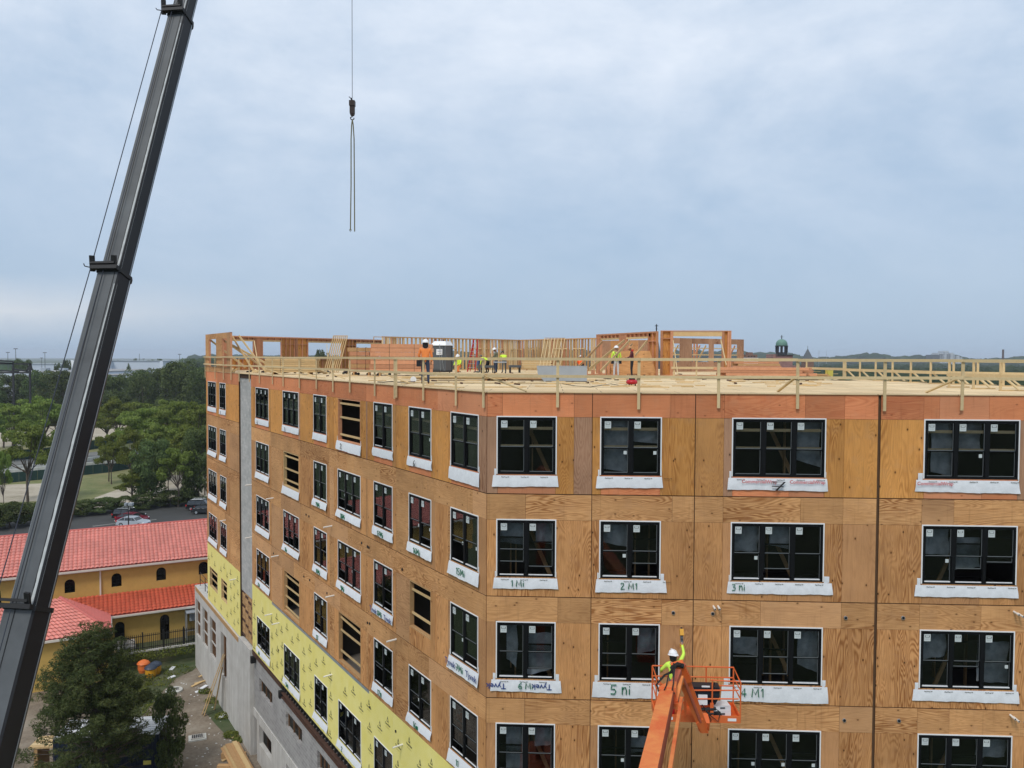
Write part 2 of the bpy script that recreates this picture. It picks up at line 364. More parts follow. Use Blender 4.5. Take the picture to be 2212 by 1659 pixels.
def story(F, key, a, b, i, wins, vj, bj, ba, mids, ztop=None, zbot=None, head=.79, under=None):
    """a..b extent, wins [(s0,s1,top,bottom)], vj joints of the tall sheets, bj joints of the band, ba band material, mids list of materials"""
    zt = LV[i] if ztop is None else ztop; zb = LV[i+1] if zbot is None else zbot
    hd = zt-head
    for s0, s1 in segs(a, b, bj): panel(F, s0, s1, hd, zt-.012, ba)
    bk = backing.setdefault(key, MB()); bk.box(a, b, .022, .05, hd, zt)
    x = a; spans = []
    for w0, w1, t, bo in sorted(wins):
        spans.append((x, w0)); x = w1
        for s0, s1 in segs(w0, w1, [w0+(w1-w0)*.62] if w1-w0 > 2.3 else []): panel(F, s0, s1, zb+.012, bo, under or ba)
        if t < hd-.01: panel(F, w0, w1, t, hd, ba); bk.box(w0, w1, .022, .05, t, hd)
        bk.box(w0, w1, .022, .05, zb, bo)
    spans.append((x, b)); k = 0
    for x0, x1 in spans:
        if x1-x0 < .02: continue
        bk.box(x0, x1, .022, .05, zb, hd)
        for s0, s1 in segs(x0, x1, vj): panel(F, s0, s1, zb+.012, hd, mids((s0+s1)/2) if callable(mids) else mids[k % len(mids)]); k += 1

# windows ----------------------------------------------------------
_wm = {}
def sash_mesh(w, h, bead_bottom=True):
    k = ('sash', round(w, 2), round(h, 2), bead_bottom)
    if k not in _wm:
        b = MB(); t = .045
        b.box(0, t, -.015, .015, 0, h).box(w-t, w, -.015, .015, 0, h).box(t, w-t, -.015, .015, 0, t).box(t, w-t, -.015, .015, h-t, h)
        b.mi = 1; b.box(t, w-t, -.019, -.016, t-.016, t); b.box(w-t, w-t+.009, -.019, -.016, t, h-t)
        _wm[k] = b.mesh('sash', [M['black'], M['bead']])
    return _wm[k]
def pane_mesh(w, h):
    k = ('pane', round(w, 2), round(h, 2))
    if k not in _wm: _wm[k] = MB().box(.045, w-.045, -.004, .004, .045, h-.045).mesh('pane', M['glass'])
    return _wm[k]
def sticker_mesh():
    if 'st' not in _wm:
        b = MB(); b.box(0, .2, -.004, 0, 0, .22); b.mi = 1
        b.box(.03, .045, -.0055, -.004, .12, .19).box(.155, .17, -.0055, -.004, .12, .19).box(.045, .155, -.0055, -.004, .12, .132).box(.06, .14, -.0055, -.004, .175, .182)
        b.box(.03, .17, -.0055, -.004, .05, .054).box(.03, .17, -.0055, -.004, .085, .088)
        _wm['st'] = b.mesh('sticker', [M['sticker'], M['stickerdark']])
        _wm['st2'] = MB().box(0, .1, -.004, 0, 0, .11).mesh('sticker', [M['sticker']])
    return _wm['st']
def window(F, s0, s1, zt, zb, n, row, inside=True, plastic=0.):
    W = s1-s0; H = zt-zb; fb = .05; ml = .1
    uw = (W-2*fb-(n-1)*ml)/n; key = ('frame', round(W, 2), round(H, 2), n); key = ('frame', W, H, n)
    b = MB(); b.box(0, fb, -.012, .07, 0, H).box(W-fb, W, -.012, .07, 0, H).box(fb, W-fb, -.012, .07, 0, fb).box(fb, W-fb, -.012, .07, H-fb, H)
    for i in range(1, n): x = fb+i*uw+(i-1)*ml; b.box(x, x+ml, -.010, .07, fb, H-fb)
    o = bpart('window', b, M['black'], F, s0, 0, zb)
    t = .036; c = MB(); c.box(-t, 0, -.02, .0, -.0, H+t).box(W, W+t, -.02, .0, -.0, H+t).box(0, W, -.02, 0, H, H+t)
    part('window_casing', c, M['white'], o)
    uh = (H-2*fb)*.535; lh = H-2*fb-uh
    for i in range(n):
        x = fb+i*(uw+ml)
        obj('sash', sash_mesh(uw, uh), o, (x, .02, H-fb-uh)); obj('pane', pane_mesh(uw, uh), o, (x, .02, H-fb-uh))
        lift = 0
        if row > 0 and random.random() < .45: lift = random.choice((.25, .4, .62))
        elif random.random() < .15: lift = .3
        obj('sash', sash_mesh(uw, lh+.03), o, (x, .052, fb+lift)); obj('pane', pane_mesh(uw, lh+.03), o, (x, .052, fb+lift))
        if row > 0 or lift: part('sill_track', MB().box(x+.03, x+uw-.03, .0, .03, fb, fb+.028), M['white'], o)
        obj('sticker', sticker_mesh(), o, (x+.06, .012, H-fb-.045-.24))
        if random.random() < .3: obj('sticker', _wm['st2'], o, (x+uw-.17, .043, H-fb-uh-.19))
    return o
def wrap_sheet(F, s0, s1, zb, h=.36, l=.13, r=.13, flare=.05, seed=0):
    rd = random.Random(seed+int(s0*97)+int(zb*31)); ph = [rd.uniform(0, 6) for _ in range(6)]; n = max(10, int((s1-s0+l+r)/.09))
    b = MB(); W = s1-s0; tw = rd.uniform(-.03, .03); dr = rd.uniform(-.03, .03)
    def fn(u, v):
        x = -l+(W+l+r)*u; wav = .012*math.sin(9*x+ph[0]+3*v)+.008*math.sin(21*x+ph[1]-5*v)+.006*math.sin(37*x+ph[2])
        z = -.01-h*v+v*(.006*math.sin(5*x+ph[3])+.004*math.sin(17*x+ph[4])+.004*math.sin(2.1*x+ph[5]))+v*(u-.5)*dr
        edge = max(0, abs(u-.5)*2-.9)*10
        return (x+edge*v*.04*(1 if u > .5 else -1), -.024-.008*math.sin(v*3)-v*flare-wav*v*(.6+edge), z)
    b.grid(fn, n, 5)
    for x0, x1 in ((-l*.75, -.045), (W+.045, W+r*.75)):
        b.grid(lambda u, v, x0=x0, x1=x1: (x0+(x1-x0)*u, -.006-.006*math.sin(v*3+u), .2-.22*v), 1, 3)
    return bpart('flashing_sheet', b, M['wrap'], F, s0, 0, zb, True)
def on_sheet(sheet, name, me, x, z, y=-.07): return obj(name, me, sheet, (x, y, z))
def guard_boards(F, s0, s1, zs, y=.16, mat='lumber_pale', slope=0.):
    for k, z in enumerate(zs):
        dz = slope*(s1-s0)*random.uniform(-1, 1)
        bpart('guard_board', MB().beam((0, 0, 0), (s1-s0+.1, 0, dz), .04, .09), M[mat], F, s0-.05, y, z)
def open_window(F, s0, s1, zt, zb, boards, slope=.06, mat='lumber_tan'):
    t = .04
    b = MB().box(0, t, -.0, .18, t, zt-zb-t).box(s1-s0-t, s1-s0, -.0, .18, t, zt-zb-t).box(0, s1-s0, -.002, .18, 0, t).box(0, s1-s0, 0, .18, zt-zb-t, zt-zb)
    bpart('rough_opening_frame', b, M[mat], F, s0, .0, zb)
    guard_boards(F, s0, s1, [zb+f*(zt-zb) for f in boards], .1, 'lumber', slope)

# right wing ----------------------------------------------------------
WR = [(.35, 2.20, 2), (3.64, 5.51, 2), (7.77, 10.61, 3), (13.67, 16.50, 3), (18.2, 20.05, 2)]
SR = 21.6; NR = 6
def row0(x):
    for a, b_ in ((0, .4), (2.78, 3.36), (7.48, 7.8), (16.5, 17.)):
        if a <= x < b_: return M['ply_grey']
    return M['ply_honey']
vjR = [2.78, 3.36, 6.60, 7.49, 11.21, 12.22, 13.62, 16.9, 18.0, 20.6]
row_mid = {0: ['ply_grey', 'ply_honey', 'ply_grey', 'ply_honey', 'ply_honey', 'ply_honey', 'ply_honey', 'ply_grey', 'ply_honey', 'ply_honey', 'ply_honey', 'ply_honey', 'ply_grey', 'ply_honey', 'ply_honey', 'ply_honey']}
GAP = (12.235, 12.32)
for i in range(NR):
    zt = LV[i] if i < 5 else DECK-16.45; zb = (LV[i+1] if i < 4 else DECK-16.45) if i < 5 else DECK-19.75
    wt, wb = zt-.80, zt-2.62
    if i: wt, wb = zt-.84, zt-2.66
    ba = M['ply_red'] if i == 0 else M['ply_band']
    mids = row0 if i == 0 else [M['ply_tan'], M['ply_tan'], M['ply_band'] if 0 else M['ply_tan']]
    bj = [.5, 2.78, 3.36, 5.82, 6.60, 7.49, 10.0, 11.21, 13.62, 14.1, 15.6, 17.0, 18.4] if i == 0 else [(1.25 if i % 2 else 2.3), 3.36, (5.6, 5.9)[i % 2], 6.60, 7.49, (8.7, 9.9)[i % 2], 11.21, 13.62, (15.5, 14.6)[i % 2], 17.0, 18.5]
    vj = [x for x in vjR if not (i and x in (2.78,))]
    hd = .79 if i == 0 else .83
    for a, b_ in ((.012, GAP[0]), (GAP[1], SR)):
        ws = [(x0, x1, wt, wb) for x0, x1, n in WR if a < x0 < b_]
        story(FR, 'R', a, b_, i, ws, vj, bj, ba, mids, zt, zb, hd, M['ply_red'] if i == 0 else M['ply_tan'])
    for k, (x0, x1, n) in enumerate(WR):
        window(FR, x0, x1, wt, wb, n, i)
        if i == 0:
            guard_boards(FR, x0, x1, [wt-.36, wt-.93], .11)
        if (i*3+k) % 3 != 1: bpart('brace_indoors', MB().beam((0, 0, 0), (1.1 if k % 2 else -1.1, .2, 2.4), .05, .13), M['lumber_tan'], FR, (x0+x1)/2+(-.6 if k % 2 else .9), .9, zt-3.1)
        for q in range(3):
            if random.random() < .6: bpart('stud_indoors', MB().box(0, .05, 0, .13, -3.2, -.3), M['lumber_tan'], FR, x0+random.uniform(.1, x1-x0-.1), random.uniform(.8, 2.4), zt)
        if i < 4 and k < 4:      # pieces of wrap hanging behind the glass
            rd = random.Random(i*7+k)
            for q in range(n):
                if rd.random() < .62:
                    xa = x0+(x1-x0)*q/n+rd.choice((.0, .05, .3)); xb = x0+(x1-x0)*(q+1)/n-rd.choice((.0, .05, .28)); top = wt-rd.choice((0, .05, .1, .4)); bot = wt-rd.choice((.8, .95, 1.4, 1.7))
                    b = MB(); p1, p2 = rd.uniform(0, 6), rd.uniform(0, 6)
                    b.grid(lambda u, v: ((xb-xa)*u+.03*math.sin(7*v+p1)*u, .03*math.sin(8*u+p1)+.025*math.sin(13*u+9*v+p2), (bot-top)*v*(1+.22*(u-.5)*math.sin(p2))), 8, 8)
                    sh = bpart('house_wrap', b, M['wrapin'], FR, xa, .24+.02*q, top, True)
# expansion gap lined with dark wood
bpart('expansion_gap', MB().box(GAP[0], GAP[1], .05, .09, 0, DECK-.02), M['gapwood'], FR, 0, 0, 0)
sheetsR = {}
SHR = {(0,0):(.14,.06,.36),(0,1):(.12,.05,.36),(0,2):(.13,.08,.38),(0,3):(.25,.03,.38),(1,0):(.1,.07,.34),(1,1):(.12,.2,.4),(1,2):(.1,.28,.37),(1,3):(.2,.06,.36),(2,0):(.17,.2,.38),(2,1):(.2,.03,.5),(2,2):(.25,.2,.52),(2,3):(.2,.17,.36),(3,0):(.12,.1,.38),(3,1):(.1,.1,.38),(3,2):(.1,.1,.38),(3,3):(.12,.14,.38)}
for (i, k), (l, r, h) in SHR.items():
    zt = LV[i]; wb = zt-(2.62 if i == 0 else 2.66)
    sheetsR[i, k] = wrap_sheet(FR, WR[k][0], WR[k][1], wb-.03, h, l, r, .02, 3)
    W = WR[k][1]-WR[k][0]
    for q in range(int(W/.62)+1):
        on_sheet(sheetsR[i, k], 'lettering', text_mesh('FlexWrap NF', .045, M['printblack']), .25+q*.62, -.075, -.05)
def spray(sheet, s, x, z, h=.2, r=.014, mat='greenspray', y=-.075):
    mb, wd = strokes(s, h, r); return part('spray_marking', mb, M[mat], sheet, (x, y, z))
spray(sheetsR[1, 0], '1 Mi', .45, -.27, .2); spray(sheetsR[1, 1], '2 MI'.replace('I', '1'), .65, -.3, .2); spray(sheetsR[1, 2], '3 ni', .02, -.27, .2)
spray(sheetsR[2, 0], '6 MN', .7, -.28, .2); spray(sheetsR[2, 1], '5 ni', .36, -.38, .3, .018); spray(sheetsR[2, 2], '4 M1', .35, -.36, .27, .017)
o7 = spray(sheetsR[0, 2], '7', 1.2, -.38, .27, .016, 'blackspray', -.125); o7.scale = (2.4, 1, 1.0)
for x in (.82, 2.3): on_sheet(sheetsR[0, 2], 'lettering', text_mesh('CommercialWrap', .15, M['printred']), x, -.16, -.10)
on_sheet(sheetsR[0, 3], 'lettering', text_mesh('CommercialWrap', .15, M['printred']), .3, -.16, -.10)
for x in (-.02, 1.45): o = on_sheet(sheetsR[2, 0], 'lettering', text_mesh('Tyvek', .26, M['printblue']), x, -.12); o.rotation_euler = (0, R(180), 0)
# vent holes and pipes
for k, (px, py) in enumerate([(1454, 1323), (1539, 1325), (1826, 1334), (1950, 1334), (1823, 1555), (1941, 1556), (2215, 1560)]):
    s, z = FR.hit(px, py)
    b = MB(); b.tube([(0, -.05, 0), (0, .05, 0)], .055, 14); b.mi = 1; b.tube([(0, -.052, 0), (0, -.0505, 0)], .046, 14)
    bpart('vent_pipe', b, [M['steel'], M['dark']], FR, s, 0, z)
for px, py in [(1541, 1309), (1551, 1309), (2190, 1321), (2199, 1325), (2182, 1544), (2190, 1549)]:
    s, z = FR.hit(px, py)
    b = MB(); b.tube([(0, .05, .0), (0, -.28, -.02)], .032, 10); b.mi = 1; b.tube([(0, -.2805, -.02), (0, -.2815, -.02)], .024, 10)
    bpart('drain_pipe', b, [M['pvc'], M['dark']], FR, s, 0, z)

# left wing (s = -u) ----------------------------------------------------------
CL = [('c7', .53, 2.38, 2), ('c6', 3.93, 5.75, 2), ('c5', 7.33, 9.17, 2), ('c4', 10.7, 13.43, 3), ('c3', 15.0, 16.83, 2), ('c2', 19.27, 22.0, 3), ('c1', 24.87, 27.6, 3)]
CF = [('f2', 35.5, 37.3, 3), ('f1', 38.45, 41.1, 3)]
OPEN = {(0, 'c4'): ((.88, .55, .14), .0, 'lumber_red'), (1, 'c2'): ((.86, .5, .18), 0, 'lumber'), (2, 'c6'): ((.8, .3), .01, 'lumber_tan'), (3, 'c2'): ((.86, .6, .36, .1), .02, 'lumber_tan'), (3, 'c4'): ((.88, .62, .2), .04, 'lumber_tan')}
MARK = {(0,'c4'):'2', (0,'c6'):'6', (0,'f2'):'1', (0,'c1'):'4', (0,'c2'):'3', (1,'c3'):'19Mi', (1,'c4'):'18Mi', (1,'c5'):'17Mi', (1,'c6'):'16Mi', (1,'c7'):'15Mi', (2,'c3'):'10Mi', (2,'c4'):'9Mi', (2,'c5'):'8Mi', (2,'c7'):'7Mi', (2,'c2'):'11m', (3,'c1'):'20i', (3,'c5'):'12n', (3,'c6'):'16m', (3,'c7'):'11', (4,'c2'):'5Mi', (4,'c4'):'2', (4,'c1'):'6n', (3,'c3'):'13'}
vjL = [-x for x in (2.6, 3.6, 6.98, 9.9, 10.05, 14.0, 14.6, 18.95, 19.0, 22.3, 24.4, 24.55, 28.2, 34.43, 37.9)]
bjL = {0: [-x for x in (3.4, 6.98, 10.05, 14.6, 19.0, 22.3, 24.5, 28.2, 34.43, 38)], 1: [-x for x in (.9, 3.7, 7, 8.56, 12.3, 14.6, 19, 24.5, 37)], 2: [-x for x in (2.6, 6, 8.6, 12.2, 15, 19, 22.5, 24.5, 38.5)], 3: [-x for x in (1.2, 4.1, 7.6, 10, 13.2, 16.8, 20.2, 24.5, 36)]}
for i in range(4):
    zt = LV[i]; zb = LV[i+1]; wt, wb = zt-(.80 if i == 0 else .84), zt-(2.62 if i == 0 else 2.64)
    ba = M['ply_red'] if i == 0 else M['ply_band']
    mids = [M[x] for x in (('ply_honey', 'ply_honey', 'ply_honey', 'ply_honey', 'ply_honey', 'ply_honey', 'ply_grey') if i == 0 else ('ply_tan', 'ply_band', 'ply_tan'))]
    for cols, a, b_ in ((CL, -28.75, -.012), (CF, -41.8, -31.85)):
        ws = []
        for nm, u0, u1, n in cols:
            if (i, nm) in OPEN: bo = wb-(.12 if i < 2 else (.0 if i == 2 else .5)); ws.append((-u1, -u0, wt, bo))
            else: ws.append((-u1, -u0, wt, wb))
        story(FL, 'L', a, b_, i, ws, vjL, bjL[i], ba, mids, zt, zb, .79 if i == 0 else .83, M['ply_red'] if i == 0 else M['ply_tan'])
for i in range(5):
    zt = LV[i]; wt, wb = zt-(.80 if i == 0 else .84), zt-(2.62 if i == 0 else 2.64)
    if i == 4: wt, wb = DECK-14.92, DECK-16.72
    for nm, u0, u1, n in CL+CF:
        if i == 4 and nm[0] == 'f':
            open_window(FL, -u1, -u0, DECK-14.8, DECK-16.3, (.75, .4), 0, 'lumber'); continue
        if (i, nm) in OPEN:
            bo = wb-(.12 if i < 2 else (.0 if i == 2 else .5)); fr_, sl_, mt_ = OPEN[i, nm]
            open_window(FL, -u1, -u0, wt, bo, fr_, sl_, mt_)
            if i < 2: sh = wrap_sheet(FL, -u1, -u0, bo-.0, .42, .12, .12, .05, i)
            else: sh = None
        else:
            window(FL, -u1, -u0, wt, wb, n, i)
            if i == 0: guard_boards(FL, -u1, -u0, [wt-.45, wt-.93], .12)
            sh = wrap_sheet(FL, -u1, -u0, wb-.03, .34 if nm != 'c7' else .44, .11, .11, .07 if i else .03, i+9)
        if sh is not None and (i, nm) in MARK:
            spray(sh, MARK[i, nm], .55, -.33, .22, .013, 'blackspray' if i == 0 else 'greenspray', -.105)
        if sh is not None and (i, nm) in ((2, 'c7'), (2, 'c5')):
            for xx in (.15, 1.6): o = on_sheet(sh, 'lettering', text_mesh('Tyvek', .3, M['printblue']), xx, -.3, -.13)
# yellow gypsum sheathing on the fifth storey
yj = [-x for x in (2.4, 4.85, 7.3, 9.75, 12.2, 14.6, 17.1, 19.5, 22.0, 24.4, 26.85, 34.3, 36.7, 39.2)]
def yellow_story(cols, a, b_, zt, zb, wt, wb):
    bk = backing['L']; ws = sorted([(-u1, -u0) for nm, u0, u1, n in cols]); bk.box(a, b_, .022, .05, wt, zt); bk.box(a, b_, .022, .05, zb, wb)
    for s0, s1 in segs(a, b_, yj):
        zz = zt if s1 < -22.9 or s0 > -11 else zt-.14
        panel(FL, s0, s1, wt, zz, M['yellow'], 'sheathing_panel', .003)
        if zz < zt: panel(FL, s0, s1, zz, zt-.01, M['steel'], 'membrane_strip', .0)
        panel(FL, s0, s1, zb, wb, M['yellow'], 'sheathing_panel', .003)
    x = a
    for w0, w1 in ws+[(b_, b_)]:
        for s0, s1 in segs(x, w0, yj): panel(FL, s0, s1, wb, wt, M['yellow'], 'sheathing_panel', .003); bk.box(s0, s1, .022, .05, wb, wt)
        x = w1
yellow_story(CL, -28.75, -.012, LV[4]-.01, DECK-17.35, DECK-14.92, DECK-16.72)
yellow_story(CF, -41.8, -31.85, LV[4]-.01, DECK-17.5, DECK-14.8, DECK-16.3)
for k, bk in backing.items(): stuff(bpart('wall_backing', bk, M['backing'], FR if k == 'R' else FL, 0, 0, 0))
# printed marks on the sheathing
b = MB(); tri = [(-.10, 0), (.10, 0), (0, .24)]; b.slab(tri, -.002, 0); b.mi = 1; b.slab([(-.05, .03), (.03, .03), (.03, .11), (-.02, .13)], -.004, -.0022)
logo = b.mesh('printed_mark', [M['printblack'], M['yellow']])
dens = text_mesh('DensGlass', .12, M['printblack']); fineprint = MB().box(-.2, .2, -.001, 0, 0, .012).box(-.2, .12, -.001, 0, .04, .05).mesh('printed_mark', plain('faint_print', (.42, .36, .10), .7))
rd = random.Random(4)
for a, b_, cols in ((-28.6, -.3, CL), (-41.6, -32.1, CF)):
    x = a+.3; col = 0
    while x < b_:
        for zc in np.arange(DECK-17.0, DECK-13.5, .92):
            z = zc+(.46 if col % 2 else 0)+rd.uniform(-.05, .05); xx = x+rd.uniform(-.1, .1)
            if z > DECK-13.75 or any(-u1-.3 < xx < -u0+.3 and DECK-16.95+.0 < z < DECK-14.5 for nm, u0, u1, n in cols): continue
            flip = rd.random() < .08
            o = obj('printed_mark', logo, BLD, FL.pt(xx, -.006, z)-BASE, FL.a); o2 = obj('printed_mark', dens, BLD, FL.pt(xx, -.0065, z-.14)-BASE, FL.a); obj('printed_mark', fineprint, BLD, FL.pt(xx, -.006, z-.26)-BASE, FL.a)
            if flip: o2.hide_render = False
        x += .98; col += 1
# drain pipes poking out of the left wing
for n_, x, y in [(1, 395, 1192), (1, 545, 1285), (1, 950, 1478), (1, 395, 1555), (1, 215, 1438), (2, 395, 62), (2, 580, 190), (2, 965, 465), (2, 1395, 768), (2, 585, 655), (2, 950, 1012), (2, 1438, 1495), (2, 285, 352), (2, 535, 593), (2, 1600, 1700)]:
    s, z = FL.hit(*cc(n_, x+18, y))
    bpart('drain_pipe', MB().tube([(0, .05, 0), (0, -.42, -.03)], .036, 9), M['pvc'], FL, s, 0, z)
for n_, x, y in [(1, 790, 1400), (1, 810, 1412), (2, 775, 335), (2, 815, 360), (2, 1175, 103), (2, 1215, 128), (2, 1225, 135), (2, 935, 450), (2, 1215, 655), (2, 1230, 660), (2, 1410, 1405), (2, 1232, 1240), (2, 600, 845), (2, 565, 175), (2, 1455, 285)]:
    s, z = FL.hit(*cc(n_, x, y)); bpart('vent_pipe', MB().tube([(0, .02, 0), (0, -.03, 0)], .055, 10), M['dark'], FL, s, 0, z)
# stair shaft of grey blocks
bpart('shaft_wall', MB().box(-31.8, -28.78, .10, .32, DECK-14.3, DECK-.05), M['cmu2'], FL, 0, 0, 0)
bpart('shaft_return', MB().box(-31.86, -31.8, .055, .34, DECK-17.4, DECK-.05).box(-28.78, -28.72, .055, .34, DECK-17.4, DECK-.05), M['backing'], FL, 0, 0, 0)
b = MB(); bpart('shaft_lower_wall', b.box(-31.8, -28.78, .33, .45, DECK-17.4, DECK-14.3), M['cmu'], FL, 0, 0, 0)
for r_ in range(17):
    for cidx in range(4):
        z = DECK-17.3+r_*.19; x = -31.75+cidx*.76
        bpart('block', MB().box(.02, .72, 0, .2, .01, .17), M['lumber_tan'] if (r_+cidx) % 5 else M['rust'], FL, x, .12, z)
# inside: floors and a partition parallel to each wall
for i, z in enumerate([DECK-3.26, DECK-6.57, DECK-9.88, DECK-13.16, DECK-16.5]):
    b = MB(); 
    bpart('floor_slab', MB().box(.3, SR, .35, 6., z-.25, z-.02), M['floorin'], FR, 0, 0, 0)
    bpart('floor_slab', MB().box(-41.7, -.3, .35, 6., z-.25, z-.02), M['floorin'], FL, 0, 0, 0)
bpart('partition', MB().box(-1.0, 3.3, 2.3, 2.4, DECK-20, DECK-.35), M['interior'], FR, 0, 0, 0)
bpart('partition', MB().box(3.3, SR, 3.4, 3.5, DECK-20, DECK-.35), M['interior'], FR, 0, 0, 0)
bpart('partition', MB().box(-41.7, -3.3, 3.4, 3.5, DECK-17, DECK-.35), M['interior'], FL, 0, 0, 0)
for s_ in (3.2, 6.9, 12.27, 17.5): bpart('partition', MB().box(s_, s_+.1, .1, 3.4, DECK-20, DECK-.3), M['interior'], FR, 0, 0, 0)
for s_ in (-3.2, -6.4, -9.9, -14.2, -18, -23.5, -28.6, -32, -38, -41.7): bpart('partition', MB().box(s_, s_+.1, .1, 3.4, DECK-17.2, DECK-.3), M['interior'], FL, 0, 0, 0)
# ------------------------------------------------------------------ concrete base of the left wing
def wall_with_holes(F, s0, s1, z0, z1, holes, mat, y0, y1, name):
    b = MB(); x = s0
    for a, c_, lo, hi in sorted(holes):
        if a > x: b.box(x, a, y0, y1, z0, z1)
        b.box(a, c_, y0, y1, z0, lo); b.box(a, c_, y0, y1, hi, z1); x = c_
    b.box(x, s1, y0, y1, z0, z1); return bpart(name, b, mat, F, 0, 0, 0)
D_ = DECK
hA = [(-45.9, -44.2, D_-21.4, D_-18.5), (-43.4, -41.5, D_-21.4, D_-18.5), (-40.7, -38.7, D_-21.4, D_-18.5), (-37.1, -35.4, D_-21.7, D_-18.6)]
wall_with_holes(FL, -46.3, -31.9, -.5, D_-17.55, hA, M['concrete'], -.10, .2, 'concrete_wall')
bpart('concrete_wall', MB().box(-31.89, -28.95, -.12, .2, -.5, D_-17.45), M['concrete'], FL, 0, 0, 0)
for a, c_, lo, hi in hA:
    b = MB().box(a, c_, .201, .25, lo-.1, hi+.1); bpart('opening_back', b, M['backing'], FL, 0, 0, 0)
    if a < -38:
        for k in range(5): x = a+(c_-a)*(k+.5)/5; bpart('form_board', MB().box(x-.09, x+.04, .05, .2, lo, hi), M['lumber_dark'], FL, 0, 0, 0)
        for k in (1, 2): z = lo+(hi-lo)*k/3; bpart('form_board', MB().box(a, c_, .0, .05, z-.05, z+.05), M['concrete'], FL, 0, 0, 0)
    else:
        bpart('form_board', MB().box(a+.5, a+.75, .0, .2, lo, hi), M['lumber_dark'], FL, 0, 0, 0)
bpart('ledger_board', MB().box(-45.9, -31.95, -.14, .0, D_-17.85, D_-17.56), M['lumber_tan'], FL, 0, 0, 0)
bpart('podium_slab', MB().box(-46.3, -28.9, .0, 7, D_-17.8, D_-17.54), M['concrete'], FL, 0, 0, 0)
bpart('concrete_wall', MB().box(-46.3, -46.0, .2, 9, -.5, D_-17.56), M['concrete'], FL, 0, 0, 0)
for s_ in (-45.9, -44.0, -42.2):
    bpart('railing_post', MB().tube([(0, 0, 0), (0, 0, 1.1)], .03, 6), M['dark'], FL, s_, .25, D_-17.54)
for z in (.55, 1.08): bpart('railing_bar', MB().tube([(-45.9, .25, z), (-42.2, .25, z)], .022, 6), M['dark'], FL, 0, 0, D_-17.54)
for s_ in (-40.9, -43.5): bpart('prop_pole', MB().tube([(0, 0, 0), (.9, .3, 1.5)], .03, 6), M['dark'], FL, s_, .3, D_-17.54)
hC = [(-27.7, -24.85, D_-19.68, D_-18.8), (-22.2, -19.3, D_-19.68, D_-18.75), (-16.85, -15.0, D_-19.68, D_-18.75), (-13.4, -10.7, D_-19.68, D_-18.75)]
wall_with_holes(FL, -28.94, -.3, D_-21.1, D_-17.3, hC, M['cmu'], .12, .32, 'block_wall')
for a, c_, lo, hi in hC:
    bpart('opening_back', MB().box(a-.1, c_+.1, .7, .75, lo-.2, hi+.2), M['backing'], FL, 0, 0, 0)
    for k in range(4): x = a+.06+(c_-a-.12)*k/3; bpart('form_board', MB().box(x-.04, x+.04, .26, .32, lo, hi), M['lumber_dark'], FL, 0, 0, 0)
hD = [(-28.9, -28.1, -.4, D_-21.6), (-27.6, -24.9, D_-22.9, D_-21.7), (-22, -20.8, -.4, D_-21.7), (-18.5, -16, D_-23, D_-21.8)]
wall_with_holes(FL, -28.94, -.3, -.5, D_-21.12, hD, M['concrete'], .06, .32, 'concrete_wall')
bpart('opening_back', MB().box(-28.9, -.3, .9, .95, -.5, D_-21), M['backing'], FL, 0, 0, 0)
b = MB().box(-22.6, -.3, -.12, .10, D_-17.76, D_-17.74).box(-22.6, -.3, -.02, 0, D_-18., D_-17.76).box(-22.6, -.3, -.12, .10, D_-18.02, D_-18.)
bpart('steel_lintel', b, M['rust'], FL, 0, 0, 0)
bpart('steel_plate', MB().box(-28.9, -22.7, .0, .1, D_-17.7, D_-17.4), M['rust'], FL, 0, 0, 0)
for s_ in (-28.6, -22.55): bpart('beam_end', MB().box(s_, s_+.25, -.2, .1, D_-18.1, D_-17.7), M['dark'], FL, 0, 0, 0)
for k in range(28):
    s_ = -22.3+k*.42
    if s_ < -10: bpart('bracket', MB().box(s_, s_+.08, -.06, .1, D_-17.6, D_-17.38), M['dark'], FL, 0, 0, 0)
bpart('block_wall', MB().box(.3, SR, .1, .3, -.5, DECK-19.75), M['cmu'], FR, 0, 0, 0)

# ------------------------------------------------------------------ roof deck
def deckmat():
    m, nt, N, L, b = newmat('deck_plywood'); q = NB(nt)
    tc = q.n('ShaderNodeTexCoord'); v = tc.outputs['Object']; rot = q.n('ShaderNodeMapping'); L.new(v, rot.inputs[0]); rot.inputs['Rotation'].default_value = (0, 0, AR)
    br = q.n('ShaderNodeTexBrick'); L.new(rot.outputs[0], br.inputs['Vector']); br.inputs['Scale'].default_value = 1; br.inputs['Brick Width'].default_value = 2.44; br.inputs['Row Height'].default_value = 1.22
    br.inputs['Mortar Size'].default_value = .014; br.inputs['Color1'].default_value = (.60, .43, .22, 1); br.inputs['Color2'].default_value = (.76, .58, .33, 1); br.inputs['Mortar'].default_value = (.16, .10, .05, 1)
    n = q.noise(v, .55, 5, .6); n2 = q.noise(q.scale(rot.outputs[0], (.8, 6, 1)), 1.2, 5, .6)
    L.new(q.mul(br.outputs['Color'], q.math('ADD', q.math('MULTIPLY', n, .6), q.math('MULTIPLY_ADD', n2, .6, .36))), b.inputs['Base Color']); b.inputs['Roughness'].default_value = .75; return m
M['deck'] = deckmat()
edge = [FL.pt(-41.95, -.03), FL.pt(0, -.03)+Vector((-.02, -.03, 0)), FR.pt(SR+.3, -.03)]
back = [G(px, py, DECK) for px, py in [(2290, 838), (2010, 828), (1826, 818), (1640, 797), (1290, 797), (1123, 796), (825, 799.5)]]+[G(478, 799, DECK)]
poly = [(p.x-BASE.x, p.y-BASE.y) for p in edge+back]
part('roof_deck', MB().prism(poly, -.022, 0), M['deck'], BLD, (0, 0, DECK))
